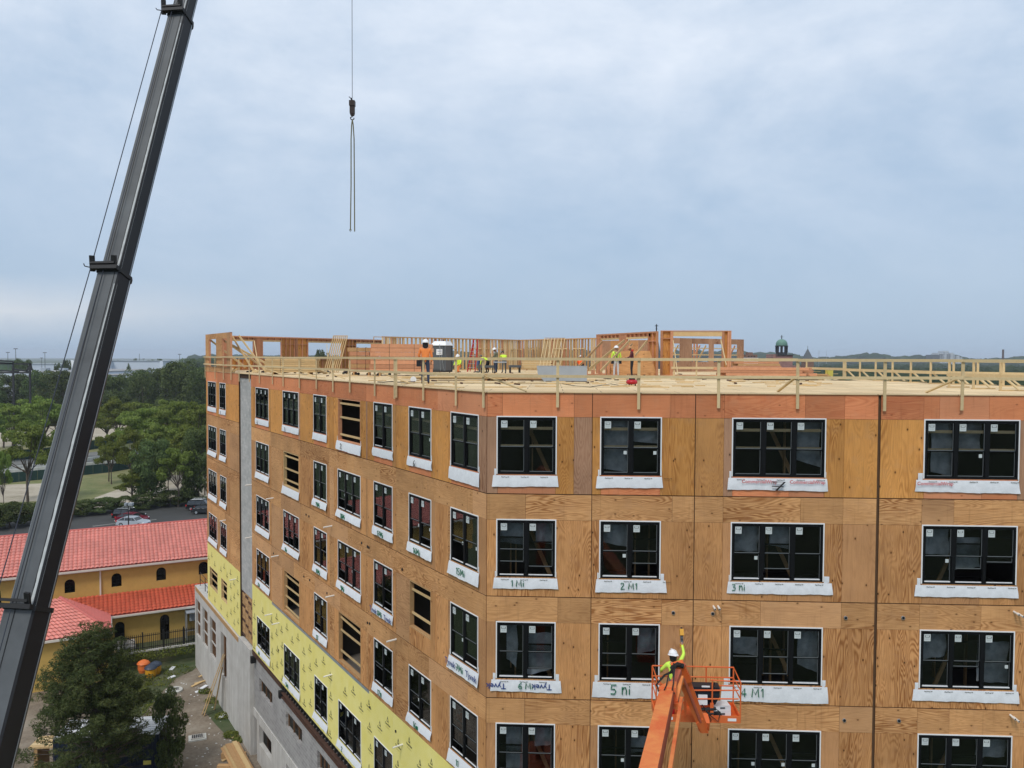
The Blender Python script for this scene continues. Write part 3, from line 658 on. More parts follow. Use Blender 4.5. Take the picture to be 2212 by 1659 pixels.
rim = [FL.pt(-41.8, .06), FL.pt(-.02, .06), FR.pt(SR, .06), FR.pt(SR, 12), FR.pt(4, 30), FL.pt(-41.8, 9)]
part('rim_joist', MB().prism([(p.x-BASE.x, p.y-BASE.y) for p in rim], -.3, -.024), M['backing'], BLD, (0, 0, DECK))
part('roof_under_deck', MB().prism([(p[0], p[1]) for p in poly[5:9]]+[poly[4]], -.4, -.31), M['backing'], BLD, (0, 0, DECK)) if 0 else None

# ------------------------------------------------------------------ guard rails of lumber along the deck edge
def guard(name, label, F, posts, a, b_, yoff, braces, joints, zlow=-.5, onedge=True, mat='lumber_pale'):
    t = thing(name, label, 'guard rail', F.pt(posts[0], 0, DECK), F.a, 'site built lumber guard rails on the roof deck')
    x0 = posts[0]
    y = -.075 if onedge else 0
    for s in posts:
        z0 = (zlow if onedge else 0)+random.uniform(-.04, .04)*(1 if onedge else 0); ln = random.uniform(-.012, .012)
        part('post', MB().beam((s-x0, y, z0), (s-x0+ln, y, 1.05), .09, .04, (0, 1, 0)), M[mat], t)
    for z, off in ((1.05, 0), (.51, .01)):
        for p, q in segs(a, b_, joints):
            part('rail', MB().beam((p-x0+.002, y-.045, z+random.uniform(-.012, .012)), (q-x0-.002, y-.045, z+random.uniform(-.012, .012)), .038, .09), M[mat], t)
    for s, d in braces:
        part('brace', MB().beam((s-x0+.05, y+.04, .52), (s-x0+.05+d, y+1.1, .03), .04, .09, (1, 0, 0)), M[mat], t)
    return t
guard('guard_rail', 'pale lumber guard rail along the front edge of the deck over the wide windows', FR, [2.25, 4.80, 7.29, 9.73, 12.39, 14.73, 16.75, 19.2, 21.3], .02, 21.4, 0,
      [(9.63, -.25), (14.6, -.5)], [4.85, 9.7, 14.73, 19.2])
uL = [.09, 1.92, 4.41, 6.78, 6.95, 8.93, 11.74, 13.88, 16.21, 18.87, 21.7, 23.78, 26.51, 28.84, 31.4, 33.57, 35.79, 38.39, 41.75]
guard('guard_rail', 'pale lumber guard rail along the deck edge over the receding left wing', FL, [-u for u in uL], -42.0, -.0, 0,
      [(-.09-.1, .9), (-8.9, 1.), (-16.2, .9), (-20.3, .8), (-26.5, .8)], [-x for x in (1.92, 6.9, 11.74, 16.2, 21.7, 28.8, 35.8)])
def free_rail(pts, label, n_posts, br=True):
    P = [G(px, py, DECK) for px, py in pts]; t = thing('guard_rail', label, 'guard rail', P[0], 0, 'site built lumber guard rails on the roof deck'); o = P[0]
    for a, b_, n in zip(P[:-1], P[1:], n_posts):
        d = (b_-a).normalized()
        for k in range(n):
            if k == 0 and a is not P[0]: continue
            p = a+(b_-a)*(k/max(1, n-1))-o
            part('post', MB().beam(p, p+Vector((0, 0, 1.06)), .09, .04, (0, 1, 0)), M['lumber_pale'], t)
            if br: part('brace', MB().beam(p+Vector((.06, -.03, .5)), p+Vector((.35, -.55, .02)), .04, .09, (1, 0, 0)), M['lumber_pale'], t); part('foot_board', MB().beam(p+Vector((-.4, -.6, .02)), p+Vector((.5, -.5, .02)), .09, .04), M['lumber'], t)
        for z in (1.03, .5): part('rail', MB().beam(a-o+Vector((0, -.05, z))-d*.2, b_-o+Vector((0, -.05, z))+d*.2, .04, .09 if z > 1 else .14), M['lumber_pale'], t)
    return t
free_rail([(1826, 818), (2010, 828), (2290, 838)], 'pale guard rail with short braces along the rear edge of the deck', [6, 6])
free_rail([(2050, 836), (2300, 852)], 'pale guard rail standing in front of the rear one at right', [5])
free_rail([(1742, 812), (1822, 816)], 'short guard rail behind the red lumber pile', [2], False)

# ------------------------------------------------------------------ framed walls standing on the deck
def top_at(px, py, h): return G(px, py, DECK+h)
def wall_frame(P, Q):
    P = Vector((P.x, P.y)); Q = Vector((Q.x, Q.y)); a = math.atan2(Q.y-P.y, Q.x-P.x); return Frame(P, a), (Q-P).length
_stud = {}
def stud(h, w, d, mat):
    k = (round(h, 2), w, d, mat)
    if k not in _stud: _stud[k] = MB().box(-w/2, w/2, -d/2, d/2, 0, h).mesh('stud', M[mat])
    return _stud[k]
def stud_wall(P, Q, h, label, sp=.4, mats=('lumber', 'lumber', 'lumber_pale', 'lumber_tan', 'lumber_red'), doubles=.25, lean=0., block=True, group='framed stud walls on the roof deck'):
    F, Ln = wall_frame(P, Q); t = thing('stud_wall', label, 'stud wall', (P.x, P.y, DECK), F.a, group)
    part('bottom_plate', MB().box(0, Ln, -.07, .07, 0, .04), M['lumber'], t); part('top_plate', MB().box(0, Ln, -.07, .07, h-.08, h), M['lumber_tan'], t)
    x = .05
    while x < Ln:
        m = random.choice(mats); o = obj('stud', stud(h-.12, .045, .13, m), t, (x, 0, .04)); o.rotation_euler = (lean, 0, 0)
        if random.random() < doubles: obj('stud', stud(h-.12, .045, .13, random.choice(mats)), t, (x+.05, 0, .04))
        if block and random.random() < .3: part('blocking', MB().box(x, x+sp, -.06, .06, 1.85, 1.92), M['lumber_pale'], t)
        x += sp*random.uniform(.8, 1.15)
    return t
def framed(P, Q, h, label, cells, sheath='ply_honey', frame='lumber_red', sheath_y=.09, header=.34, group='framed walls with window openings'):
    """cells: list of (fraction0, fraction1, kind) kind 'o' opening, 'p' sheathed part, 'j' jack studs"""
    F, Ln = wall_frame(P, Q); t = thing('framed_wall', label, 'framed wall', (P.x, P.y, DECK), F.a, group)
    part('top_plate', MB().box(0, Ln, -.08, .08, h-.05, h).box(0, Ln, -.08, .08, h-.1, h-.052), M[frame], t)
    part('bottom_plate', MB().box(0, Ln, -.08, .08, 0, .045), M[frame], t)
    for f0, f1, kind in cells:
        x0, x1 = f0*Ln, f1*Ln
        if kind in 'oO':
            part('header', MB().box(x0, x1, -.07, .07, h-.1-.28-header+.3, h-.3), M['lumber'], t)
            n = max(2, int((x1-x0)/.5))
            for k in range(n+1): obj('cripple_stud', stud(.2, .045, .13, frame), t, (x0+(x1-x0)*k/n, 0, h-.3))
            part('back_strip', MB().box(x0, x1, .08, .1, h-.32, h-.01), M[frame], t)
            if kind == 'o':
                part('sill_plate', MB().box(x0, x1, -.07, .07, .86, .9), M[frame], t)
                for k in range(n+1): obj('cripple_stud', stud(.8, .045, .13, frame), t, (x0+(x1-x0)*k/n, 0, .05))
                part('sheathing', MB().box(x0, x1, .082, .1, 0, .88), M[sheath], t)
            for x in (x0+.03, x1-.03): obj('stud', stud(h-.14, .05, .14, frame), t, (x, 0, .045))
        else:
            part('sheathing', MB().box(x0, x1, .082, .1, 0, h-.01), M[sheath], t)
            n = max(1, int((x1-x0)/.4)) if kind == 'p' else max(2, int((x1-x0)/.09))
            for k in range(n+1): obj('stud', stud(h-.14, .045, .13, frame), t, (x0+(x1-x0)*k/n, 0, .045))
            if kind == 'p': part('blocking', MB().box(x0, x1, -.06, .06, h-.62, h-.57), M[frame], t)
    return t
def brace(P, Q, label, mat='lumber'):
    m = (Vector(P)+Vector(Q))/2; P = Vector(P); Q = Vector(Q); base = P if P.z < Q.z else Q
    return single('brace', MB().beam(P-base, Q-base, .04, .14), M[mat], label, 'brace', base, 0, 'temporary diagonal braces')
h = 2.75
# back wall of the left wing
A, B_ = top_at(499, 725, h), top_at(824, 734, h)
def frac(px): F, Ln = wall_frame(A, B_); s, z = F.hit(px, 760); return s/Ln
cells = [(0, frac(548), 'o'), (frac(548), frac(566), 'j'), (frac(566), frac(608), 'o'), (frac(608), frac(636), 'p'), (frac(636), frac(642), 'j'), (frac(642), frac(664), 'p'), (frac(664), frac(738), 'o'), (frac(738), frac(768), 'p'), (frac(768), 1, 'o')]
framed(A, B_, h, 'long red framed back wall with square window openings behind the left wing rail', cells)
for (x0, y0, x1, y1) in ((549, 737, 575, 792), (566, 740, 580, 776), (637, 742, 648, 776), (706, 744, 715, 776)):
    p = top_at(x0, y0, 2.3); q = p+Vector((.5*(x1-x0)/20+.3, -1.8, 0)); q.z = DECK+.02
    brace(p, q, {549: 'pale brace propping the red post at the first opening', 566: 'thin brace at the second opening of the red wall', 637: 'pale brace on the narrow red panel', 706: 'brace at the third opening beside the leaning frame'}[x0], 'lumber_pale')
# corner box at the far end, in the plane of the left wing
t = thing('corner_wall', 'sheathed corner wall with two tall openings at the far end of the deck', 'framed wall', FL.pt(-41.9, 0, DECK), FL.a, 'framed walls with window openings')
tp = 2.75; ux = lambda x: FL.hit(*cc(1, x, 250))[0]+41.9; q1, q2, q3, q4, W_ = ux(115), ux(166), ux(206), ux(240), ux(262)
for x0, x1, z0, z1 in ((0, q1, 0, tp), (q2, q3, 0, tp), (q4, W_, 0, tp), (q1, q2, 0, .35), (q3, q4, 0, .35), (q1, q2, 2.35, tp), (q3, q4, 2.35, tp)):
    part('sheathing', MB().box(x0+.004, x1-.004, -.0, .018, z0+.004, z1-.004), M['ply_band'], t)
for x in (.1, q1-.06, q2+.02, q3-.06, q4+.02, W_-.06): part('stud', MB().box(x-.025, x+.05, .02, .16, 0, tp), M['lumber_red'], t)
part('return_sheathing', MB().box(W_-.02, W_, .02, .16, 0, tp), M['lumber_red'], t)
part('back_panel', MB().box(q1-1, q2-1.2, 1.2, 1.22, .2, 2.5), M['ply_red'], t)
part('top_plate', MB().box(0, W_, .02, .16, tp-.06, tp), M['lumber_red'], t)
for (a0, a1, b0, b1, lb) in ((.9, 2.3, 3.8, .3, 'lower'), (3.6, 2.5, 9.5, .2, 'longest'), (5.2, 2.2, 11, .4, 'right')):
    brace(FL.pt(-41.9+a0, .2, DECK+a1), FL.pt(-41.9+b0, 2.0, DECK+b1), {'lower': 'brace inside the first opening of the far corner wall', 'longest': 'long brace crossing the second opening of the far corner wall', 'right': 'long brace running right from the far corner wall'}[lb], 'lumber')
for x0, x1 in ((6.3, 9.2), (8.2, 12.2)):
    brace(FL.pt(-41.9+x0, .5, DECK+2.5), FL.pt(-41.9+x1, 1.2, DECK+.1), 'slanting brace right of the far corner wall, %s' % ('nearer it' if x0 < 7 else 'further from it'), 'lumber')
# long stud walls in the background
B0, B1, B2 = top_at(825, 726.5, h), top_at(1123, 734.0, h), top_at(1292, 729.5, h)
for k in range(3):
    o = Vector((0, 1.7*k, 0)); stud_wall(B0+o*.9, B1+o, h+.03*k, ['long stud wall behind the portable toilet, the front row', 'long stud wall behind the portable toilet, the middle row', 'long stud wall behind the portable toilet, the back row'][k], .42)
    stud_wall(B1+o, B2+o*1.1, h+.03*k, ['stud wall left of the red portal frames, the front row', 'stud wall left of the red portal frames, the middle row', 'stud wall left of the red portal frames, the back row'][k], .4)
t = thing('lumber_rack', 'thin empty frame standing at the left end of the long stud wall', 'frame', top_at(807, 727, h).xy.to_3d()+Vector((0, 0, DECK)), .6)
part('frame_bars', MB().box(0, .05, 0, .05, 0, h).box(.9, .95, 0, .05, 0, h).box(.05, .9, 0, .05, h-.05, h), M['lumber_tan'], t)
# leaning stud panels
def leaning(px0, px1, py, D, h_, n, dx, label, mat='lumber'):
    p = AT(px0, py, D); q = AT(px1, py, D); Ln = q.x-p.x; t = thing('leaning_stud_panel', label, 'stud panel', (p.x-dx, p.y, DECK), 0)
    for k in range(n): x = Ln*k/(n-1); part('stud', MB().beam((x, 0, .02), (x+dx, 1.0, h_), .05, .12, (0, 1, 0)), M[mat], t)
    part('plate', MB().beam((dx, 1.0, h_), (Ln+dx, 1.0, h_), .12, .05), M['lumber_tan'], t); part('plate', MB().beam((0, 0, .0), (Ln, 0, .0), .12, .05), M['lumber_tan'], t); return t
leaning(714, 744, 736, 56, 2.6, 8, .45, 'stud panel leaning against the red wall left of the red lumber stack')
leaning(1178, 1222, 736, 60, 2.6, 7, .5, 'loose studs leaning on the background stud wall above the small lumber stack', 'lumber_pale')
# red framed walls in the middle
h2 = 2.75
A2, B3 = top_at(1290, 722.5, h2), top_at(1419.5, 715.5, h2)
F2, L2 = wall_frame(A2, B3); fr2 = lambda px: F2.hit(px, 760)[0]/L2
framed(A2, B3, h2, 'red framed wall with two openings left of the portal frame', [(0, fr2(1298), 'j'), (fr2(1298), fr2(1340), 'O'), (fr2(1340), fr2(1354), 'j'), (fr2(1354), fr2(1402), 'O'), (fr2(1402), 1, 'p')])
A3, B4 = top_at(1299, 736, h2), top_at(1422, 734, h2); F3, L3 = wall_frame(A3, B4)
t = thing('sheathed_wall', 'brown sheathed wall seen through the two red openings', 'framed wall', (A3.x, A3.y, DECK), F3.a)
for k in range(6): part('sheathing', MB().box(L3*k/6+.01, L3*(k+1)/6-.01, 0, .02, 0, h2), M['ply_tan' if k % 2 else 'ply_grey'], t)
for (x0, y0, x1, y1, D, lb) in ((1301, 738, 1247, 795, 50, 'first'), (1349, 735, 1273, 797, 48, 'second'), (1361, 735, 1297, 802, 47, 'third'), (1398, 736, 1372, 768, 49, 'fourth'), (1366, 743, 1347, 762, 56, 'short upper'), (1344, 741, 1320, 778, 57, 'short lower')):
    p = AT(x0, y0, D); q = AT(x1, y1, D-4); brace(p, q, lb+' diagonal brace from the left in front of the red framed wall', 'lumber' if D < 50 else 'lumber_tan')
p = AT(1310, 806, 49); p.z = DECK
t = thing('plywood_panel_leaning', 'large sheathed wall panel with a cut corner leaning behind the two standing workers', 'wall panel', p, 0)
b = MB(); q0 = [AT(*v_, 49)-p for v_ in ((1316, 758), (1404, 758), (1419, 808), (1310, 808))]; q0 = [(v.x, v.z) for v in q0]; q0[2] = (q0[2][0], 0); q0[3] = (q0[3][0], 0)
part('panel_sheet', b.slab(q0, 0, .1), M['ply_band'], t)
t = thing('floor_frame', 'low red framed box lying on the deck behind the worker in white trousers', 'frame', G(1268, 812, DECK), .1)
for k in range(5): part('stud', MB().box(k*.45, k*.45+.05, 0, 1.0, 0, .35 if k < 3 else .9), M['lumber_red'], t)
part('plate', MB().box(-1.8, 2.0, -.05, 0, 0, .12), M['lumber_red'], t)
# big portal frame
hp = 2.85; A4, B5 = top_at(1427, 714, hp), top_at(1579.5, 714.3, hp); F4, L4 = wall_frame(A4, B5)
t = thing('portal_frame', 'tall red and tan portal frame with one wide opening in the middle of the deck', 'framed wall', (A4.x, A4.y, DECK), F4.a, 'framed walls with window openings')
f_ = lambda px: F4.hit(px, 760)[0]
for x0, x1, m in ((0, .14, 'lumber_red'), (f_(1447.5), f_(1453.5), 'lumber_red'), (f_(1559), f_(1564), 'lumber_red'), (f_(1571), f_(1575), 'lumber_red'), (f_(1575.5), L4, 'lumber_red')):
    part('stud', MB().box(x0, x1, -.08, .08, .05, hp-.05), M[m], t)
part('sheathing', MB().box(.14, f_(1447.5), .06, .08, 0, hp-.05), M['ply_honey'], t); part('sheathing', MB().box(f_(1564), f_(1571), .06, .08, 0, hp-.05), M['ply_honey'], t)
part('header', MB().box(f_(1453.5), f_(1559), -.06, .06, hp-.36, hp-.06), M['lumber'], t); part('top_plate', MB().box(0, L4, -.09, .09, hp-.05, hp), M['lumber_red'], t)
part('blocking', MB().box(.14, f_(1447.5), -.06, .05, hp-.52, hp-.47), M['lumber_red'], t); part('bottom_plate', MB().box(0, L4, -.09, .09, 0, .05), M['lumber_red'], t)
for (x0, y0, x1, y1, D, lb) in ((1454, 737, 1464, 811, 48, 'left'), (1557, 735, 1569, 790, 48, 'right')): brace(AT(x0, y0, D+1.5), AT(x1, y1, D-1.2), 'pale brace leaning on the %s leg of the portal frame' % lb, 'lumber_pale')
# grey sheathed wall behind it, with openings
A5, B6 = top_at(1437, 729.5, h), top_at(1607, 733.4, h); F5, L5 = wall_frame(A5, B6)
t = thing('sheathed_wall', 'grey plywood wall with square openings behind the portal frame', 'framed wall', (A5.x, A5.y, DECK), F5.a, 'framed walls with window openings')
g_ = lambda px: F5.hit(px, 760)[0]
ops = [(g_(1453), g_(1468)), (g_(1495), g_(1531)), (g_(1542), g_(1563)), (g_(1580), g_(1592))]; x = 0
for a, b_ in ops+[(L5, L5)]:
    part('sheathing', MB().box(x, a, 0, .02, 0, h), M['ply_grey'], t)
    if b_ > a: part('sheathing', MB().box(a, b_, 0, .02, h-.45, h), M['ply_grey'], t); part('sheathing', MB().box(a, b_, 0, .02, 0, .8), M['ply_grey'], t)
    if b_ > a:
        part('guard_board', MB().box(a, b_, -.04, -.002, 1.35, 1.44), M['lumber'], t); part('guard_board', MB().box(a, b_, -.04, -.002, 1.9, 1.98), M['lumber'], t)
    x = b_
for k, px in enumerate((1458, 1505, 1512, 1522, 1528, 1586)): part('stud', MB().box(g_(px), g_(px)+.12, 1.2, 1.3, 0, 2.6), M['lumber_red'], t)
for k, px in enumerate((1455, 1503, 1516, 1580)): part('brace', MB().beam((g_(px)-.3, .6, .3), (g_(px)+1.2, .7, 2.2), .06, .12), M['lumber_red' if k % 2 else 'lumber'], t)
# low rails inside the portal
t = free_rail([(1456, 812), (1552, 812)], 'low lumber rail closing the wide opening of the portal frame', [3], False)

# ------------------------------------------------------------------ lumber stacks
def stack(label, px, py, Lx, Ly, nz, bh, bw, rz, mat, gap=.03, wheels=False, straps=False, jitter=.06, lift=.14, cat='lumber stack', group='stacks and piles of lumber on the roof deck', skip=0.):
    t = thing('lumber_stack', label, cat, G(px, py, DECK), rz, group)
    for x in (Lx*.15, Lx*.85): part('bearer', MB().box(x-.05, x+.05, 0, Ly, 0, lift), M['lumber_tan'], t)
    for k in range(nz):
        y = 0
        while y+bw <= Ly+.001:
            if random.random() > skip:
                j0, j1 = random.uniform(-jitter, jitter), random.uniform(-jitter, jitter)
                part('board', MB().box(j0, Lx+j1, y, y+bw-.012, lift+k*(bh+.004), lift+k*(bh+.004)+bh-.012), M[mat if isinstance(mat, str) else mat[k % len(mat)]], t)
            y += bw
    if straps:
        for x in (Lx*.3, Lx*.7): part('strap', MB().box(x, x+.02, -.004, Ly+.004, lift, lift+nz*(bh+.004)+.004), M['dark'], t)
    if wheels:
        for x in (Lx*.12, Lx*.3, Lx*.8): part('caster', MB().tube([(x, .05, .08), (x, .12, .08)], .08, 10), M['dark'], t); part('caster', MB().tube([(x, Ly-.12, .08), (x, Ly-.05, .08)], .08, 10), M['dark'], t)
    return t
rd = random.Random(8); b = MB()
on_deck = lambda p: all((Vector((p.x, p.y))-f.o).dot(f.ey) > 1.0 for f in (FL, FR))
for k in range(150):
    px = rd.uniform(700, 1800); py = rd.uniform(806, 842) if px < 1000 else rd.uniform(803, 838); p = G(px, py, DECK)
    if not on_deck(p): continue
    a = rd.uniform(-.4, .4); l = rd.uniform(.1, .9)
    b.beam(p+Vector((0, 0, .02)), p+Vector((l*math.cos(a), l*math.sin(a), .02)), rd.uniform(.05, .12), .035)
o = part('scattered_offcuts', b, M['lumber'], None); stuff(o); tag(o, 'offcuts of pale lumber scattered all over the deck', 'offcuts')
b = MB()
for k in range(60):
    px = rd.uniform(620, 1750); py = rd.uniform(804, 832); p = G(px, py, DECK)
    if not on_deck(p): continue
    b.beam(p+Vector((0, 0, .03)), p+Vector((rd.uniform(-.3, .3), rd.uniform(-.2, .2), .05)), rd.uniform(.04, .12), .06)
o = part('scattered_debris', b, M['rust'], None); stuff(o); tag(o, 'small dark scraps and fastener boxes scattered over the deck', 'debris')
stack('tall stack of red fire treated beams on casters behind the left wing rail', 800, 812, 3.6, 1.3, 7, .235, .26, .12, 'lumber_red', wheels=True, lift=.2, straps=True)
stack('end bundles of red beams with stepped ends beside the tall red stack', 757, 811, 1.25, 1.2, 6, .24, .3, .1, ['lumber_red', 'lumber_tan'], jitter=.18, wheels=True, lift=.2, straps=True)
stack('wide stack of pale boards at the far left of the deck', 572, 809, 3.1, 1.2, 8, .115, .3, .05, 'lumber', straps=True)
stack('stack of pale boards standing in front of the middle stud wall', 1129, 800, 2.5, 1.1, 7, .10, .28, .02, ['lumber', 'lumber_pale'], jitter=.1)
stack('smaller stack of pale boards right of the middle stack', 1206, 799, .9, 1.1, 8, .12, .28, .02, 'lumber_tan')
stack('low pile of long pale boards behind the worker in orange', 878, 822, 4.4, 1.2, 3, .05, .14, -.02, ['lumber_pale', 'lumber'], jitter=.4, lift=.06, skip=.2)
stack('low pile of pale boards right of the portable toilet', 960, 819, 5.6, 1.8, 4, .045, .16, .03, ['lumber', 'lumber_pale', 'lumber_tan'], jitter=.5, lift=.08, skip=.2)
stack('scattered layer of long boards lying in front of the kneeling workers', 930, 828, 6.2, 2., 1, .04, .2, -.03, 'lumber_pale', jitter=.9, lift=.02, skip=.45)
stack('loose boards lying left of the grey metal duct', 1075, 817, 3.1, 2., 2, .04, .18, .02, ['lumber', 'lumber_pale'], jitter=.6, lift=.05, skip=.35)
stack('pile of boards at the foot of the grey metal duct', 1070, 822, 3.4, .9, 2, .04, .18, -.06, 'lumber_tan', jitter=.5, lift=.03, skip=.2)
stack('long pile of red beams right of the portal frame', 1562, 815, 5.0, 1.4, 3, .16, .2, -.02, 'lumber_red', jitter=.6, lift=.1, skip=.1)
stack('upper bundle of orange beams lying at the left end of the long red pile', 1590, 806, 3.2, .9, 4, .16, .2, -.03, ['lumber_red', 'lumber_tan'], jitter=.3, lift=.4)
stack('low pile of brown boards in front of the long red pile', 1500, 819, 3.0, 1.1, 2, .06, .2, .0, 'lumber_tan', jitter=.5, lift=.05)
stack('dark boards put in as the shade under the long red pile', 1618, 821, 3.6, 1.2, 2, .08, .2, .0, 'backing', jitter=.4, lift=.02)  # near-black wood stands in for shade beneath the red beams
stack('flat boards beside the yellow box', 1720, 815, 1.9, 1., 2, .08, .2, .0, 'lumber_tan', jitter=.3, lift=.04)
# loose boards on the deck
for k, (x0, y0, x1, y1, lb) in enumerate(((1030, 826, 1120, 829, 'pale board lying flat left of the duct'), (905, 826, 870, 830, 'board lying beside the circular saw'), (1000, 838, 920, 834, 'long board lying near the deck edge under the rail'), (640, 809, 700, 817, 'board lying near the edge over the left wing'), (1680, 828, 1740, 825, 'thin board lying in front of the brown pile'))):
    p, q = G(x0, y0, DECK), G(x1, y1, DECK); single('board', MB().beam(Vector((0, 0, .02)), q-p+Vector((0, 0, .02)), .14, .04), M['lumber_pale'], lb, 'board', p, 0, 'loose boards lying on the roof deck')

# ------------------------------------------------------------------ other things on the deck
p = G(954, 803.5, DECK)
t = thing('portable_toilet', 'grey portable toilet with a white roof and a lifting sling', 'portable toilet', p, -.35)
M['toilet'] = plain('grey_plastic', (.085, .095, .105), .45, 0, .08); M['whiteplastic'] = plain('white_plastic', (.8, .82, .84), .4, 0, .04)
W2 = .58
part('cabin', MB().box(-W2, W2, -W2, W2, .12, 2.0), M['toilet'], t); part('base', MB().box(-W2-.03, W2+.03, -W2-.03, W2+.03, 0, .12), M['dark'], t)
b = MB(); 
for x in (-W2, W2):
    for y in (-W2, W2): b.box(x-.05, x+.05, y-.05, y+.05, .12, 2.02)
part('corner_post', b, M['toilet'], t)
part('door', MB().box(-.42, .42, -W2-.03, -W2-.002, .2, 1.9), M['toilet'], t)
part('roof', MB().hexa([(-W2-.06, -W2-.06, 2.0), (W2+.06, -W2-.06, 2.0), (W2+.06, W2+.06, 2.0), (-W2-.06, W2+.06, 2.0)], [(-W2+.2, -W2+.15, 2.3), (W2-.05, -W2+.1, 2.3), (W2-.05, W2-.1, 2.3), (-W2+.2, W2-.15, 2.3)]), M['whiteplastic'], t)
part('roof_rim', MB().box(-W2-.08, W2+.08, -W2-.08, W2+.08, 1.97, 2.02), M['whiteplastic'], t)
part('vent_pipe', MB().tube([(.1, .1, 2.28), (.1, .1, 2.42)], .06, 10), M['dark'], t)
for x, y, rz_ in ((.1, -W2-.035, 0), (-W2-.005, 0, -math.pi/2)):
    o = part('sign', MB().box(-.24, .24, -.006, 0, 0, .42), M['whiteplastic'], t, (x, y, 1.28), rz_)
    o2 = obj('lettering', text_mesh('United', .13, M['printblue']), o, (0, -.012, .24)); o3 = obj('lettering', text_mesh('Site Services', .06, M['printblack']), o, (0, -.012, .1))
part('lifting_sling', MB().tube([(.2, -W2-.05, .12), (.12, -W2-.1, 2.02), (.1, 0, 2.36), (-.3, W2+.05, .2)], .012, 5).tube([(.5, -W2-.05, .12), (.16, -W2-.1, 2.02), (.1, 0, 2.36)], .012, 5), M['steel'], t)
p = G(1176, 824.3, DECK)
b = MB(); t = thing('metal_duct', 'long galvanised metal duct box with a slanted end lying behind the rail', 'duct', p, -.02)
part('duct_body', b.slab([(0, 0), (1.95, 0), (1.95, .72), (-.35, .72), (-.3, .33)], 0, .6), M['steel'], t)
part('duct_seam', MB().box(.35, .37, -.006, 0, 0.01, .71).box(-.3, 1.96, -.01, 0, .70, .73), M['steel'], t); part('duct_lead', MB().box(.05, 1.95, -.012, -.001, 0, .03), M['dark'], t)
p = G(1365, 833.5, DECK)
t = thing('air_compressor', 'red pancake air compressor standing near the deck edge', 'air compressor', p)
M['redpaint'] = plain('red_paint', (.45, .012, .02), .3, 0, .06)
part('tank', MB().lathe([(.02, .05), (.15, .055), (.22, .10), (.235, .15), (.22, .2), (.15, .245), (.02, .25)], 24), M['redpaint'], t, smooth=True)
part('motor', MB().box(-.12, .12, -.09, .09, .25, .42), M['dark'], t); part('handle', MB().tube([(-.2, 0, .2), (-.18, 0, .46), (.18, 0, .46), (.2, 0, .2)], .015, 6), M['dark'], t)
for x, y in ((-.12, -.1), (.12, -.1), (0, .13)): part('foot', MB().tube([(x, y, 0), (x, y, .08)], .025, 6), M['dark'], t)
single('air_hose', MB().tube([tuple(G(px, py, DECK+.02)-G(1355, 830, DECK)) for px, py in ((1355, 830), (1340, 833), (1320, 829), (1300, 832), (1275, 836), (1240, 833), (1215, 829))], .012, 5), M['dark'], 'thin dark air hose snaking over the deck left of the red compressor', 'air hose', G(1355, 830, DECK))
p = G(1270, 820, DECK)
b = MB(); b.tube([(.95, -.1, .02), (.9, -.15, .7), (1.0, .1, .74)], .01, 5)
single('power_cord', b, M['dark'], 'dark cord hanging over the right end of the metal duct', 'cord', p)
t = thing('circular_saw', 'circular saw with a white guard lying on the deck beside the worker in orange', 'saw', G(893, 826, DECK), .2)
part('blade_guard', MB().tube([(0, -.02, .13), (0, .05, .13)], .13, 18), M['whiteplastic'], t); part('motor_housing', MB().tube([(0, .05, .13), (0, .25, .13)], .07, 12), M['dark'], t); part('base_plate', MB().box(-.2, .2, -.05, .15, 0, .01), M['steel'], t)
b = MB(); b.tube([(-1.5, .2, .03), (-1.2, -.1, .03), (-.9, .15, .05), (-.6, -.05, .03), (-.3, .1, .03), (0, 0, .05)], .02, 5)
single('power_cord', b, M['dark'], 'coiled dark cord lying left of the circular saw', 'cord', G(890, 827, DECK))
t = thing('ladder', 'red stepladder standing in front of the background stud wall', 'ladder', G(1018, 803, DECK), -.15)
for x0 in (-.3, .3): part('side_rail', MB().beam((x0, 0, 0), (x0*.5+.25, .5, 2.5), .05, .09), M['redpaint'], t)
for x0 in (-.3, .3): part('back_leg', MB().beam((x0, 1.0, 0), (x0*.5+.25, .55, 2.5), .04, .05), M['redpaint'], t)
for k in range(1, 8): z = k*.31; part('step', MB().box(-.3+.2*k/8, .3+.05*k/8, .5*k/8-.03, .5*k/8+.06, z, z+.03), M['steel'], t)
for (px, py, s_, rz_, lb) in ((1052, 806, .8, 0, 'grey cart standing in front of the crouching workers'), (1112, 805, .7, .2, 'grey folded sawhorse behind the worker in the yellow vest')):
    t = thing('material_cart', lb, 'cart', G(px, py, DECK), rz_); part('tray', MB().box(-.6*s_, .6*s_, -.3, .3, .38, .55), M['toilet'], t)
    for x in (-.5, .5): part('leg', MB().box(x*s_-.03, x*s_+.03, -.25, .25, 0, .38), M['dark'], t)
t = thing('sawhorse', 'small dark sawhorse beside the worker in the yellow vest', 'sawhorse', G(1080, 808, DECK), 0); part('top', MB().box(-.45, .45, -.1, .1, .75, .83), M['steel'], t)
for x in (-.38, .38): part('leg', MB().beam((x, -.25, 0), (x, 0, .76), .05, .05), M['dark'], t); part('leg', MB().beam((x, .25, 0), (x, 0, .76), .05, .05), M['dark'], t)
M['yellowplastic'] = plain('yellow_plastic', (.72, .62, .12), .5)
t = thing('yellow_crate', 'small yellow crate between the red lumber and the rear rail', 'crate', G(1791, 814, DECK), 0); part('crate_body', MB().box(-.18, .18, -.15, .15, 0, .38), M['yellowplastic'], t); part('crate_lid', MB().box(-.19, .19, -.16, .16, .38, .41), M['yellowplastic'], t)
M['tarp'] = plain('green_tarp', (.04, .22, .17), .5)
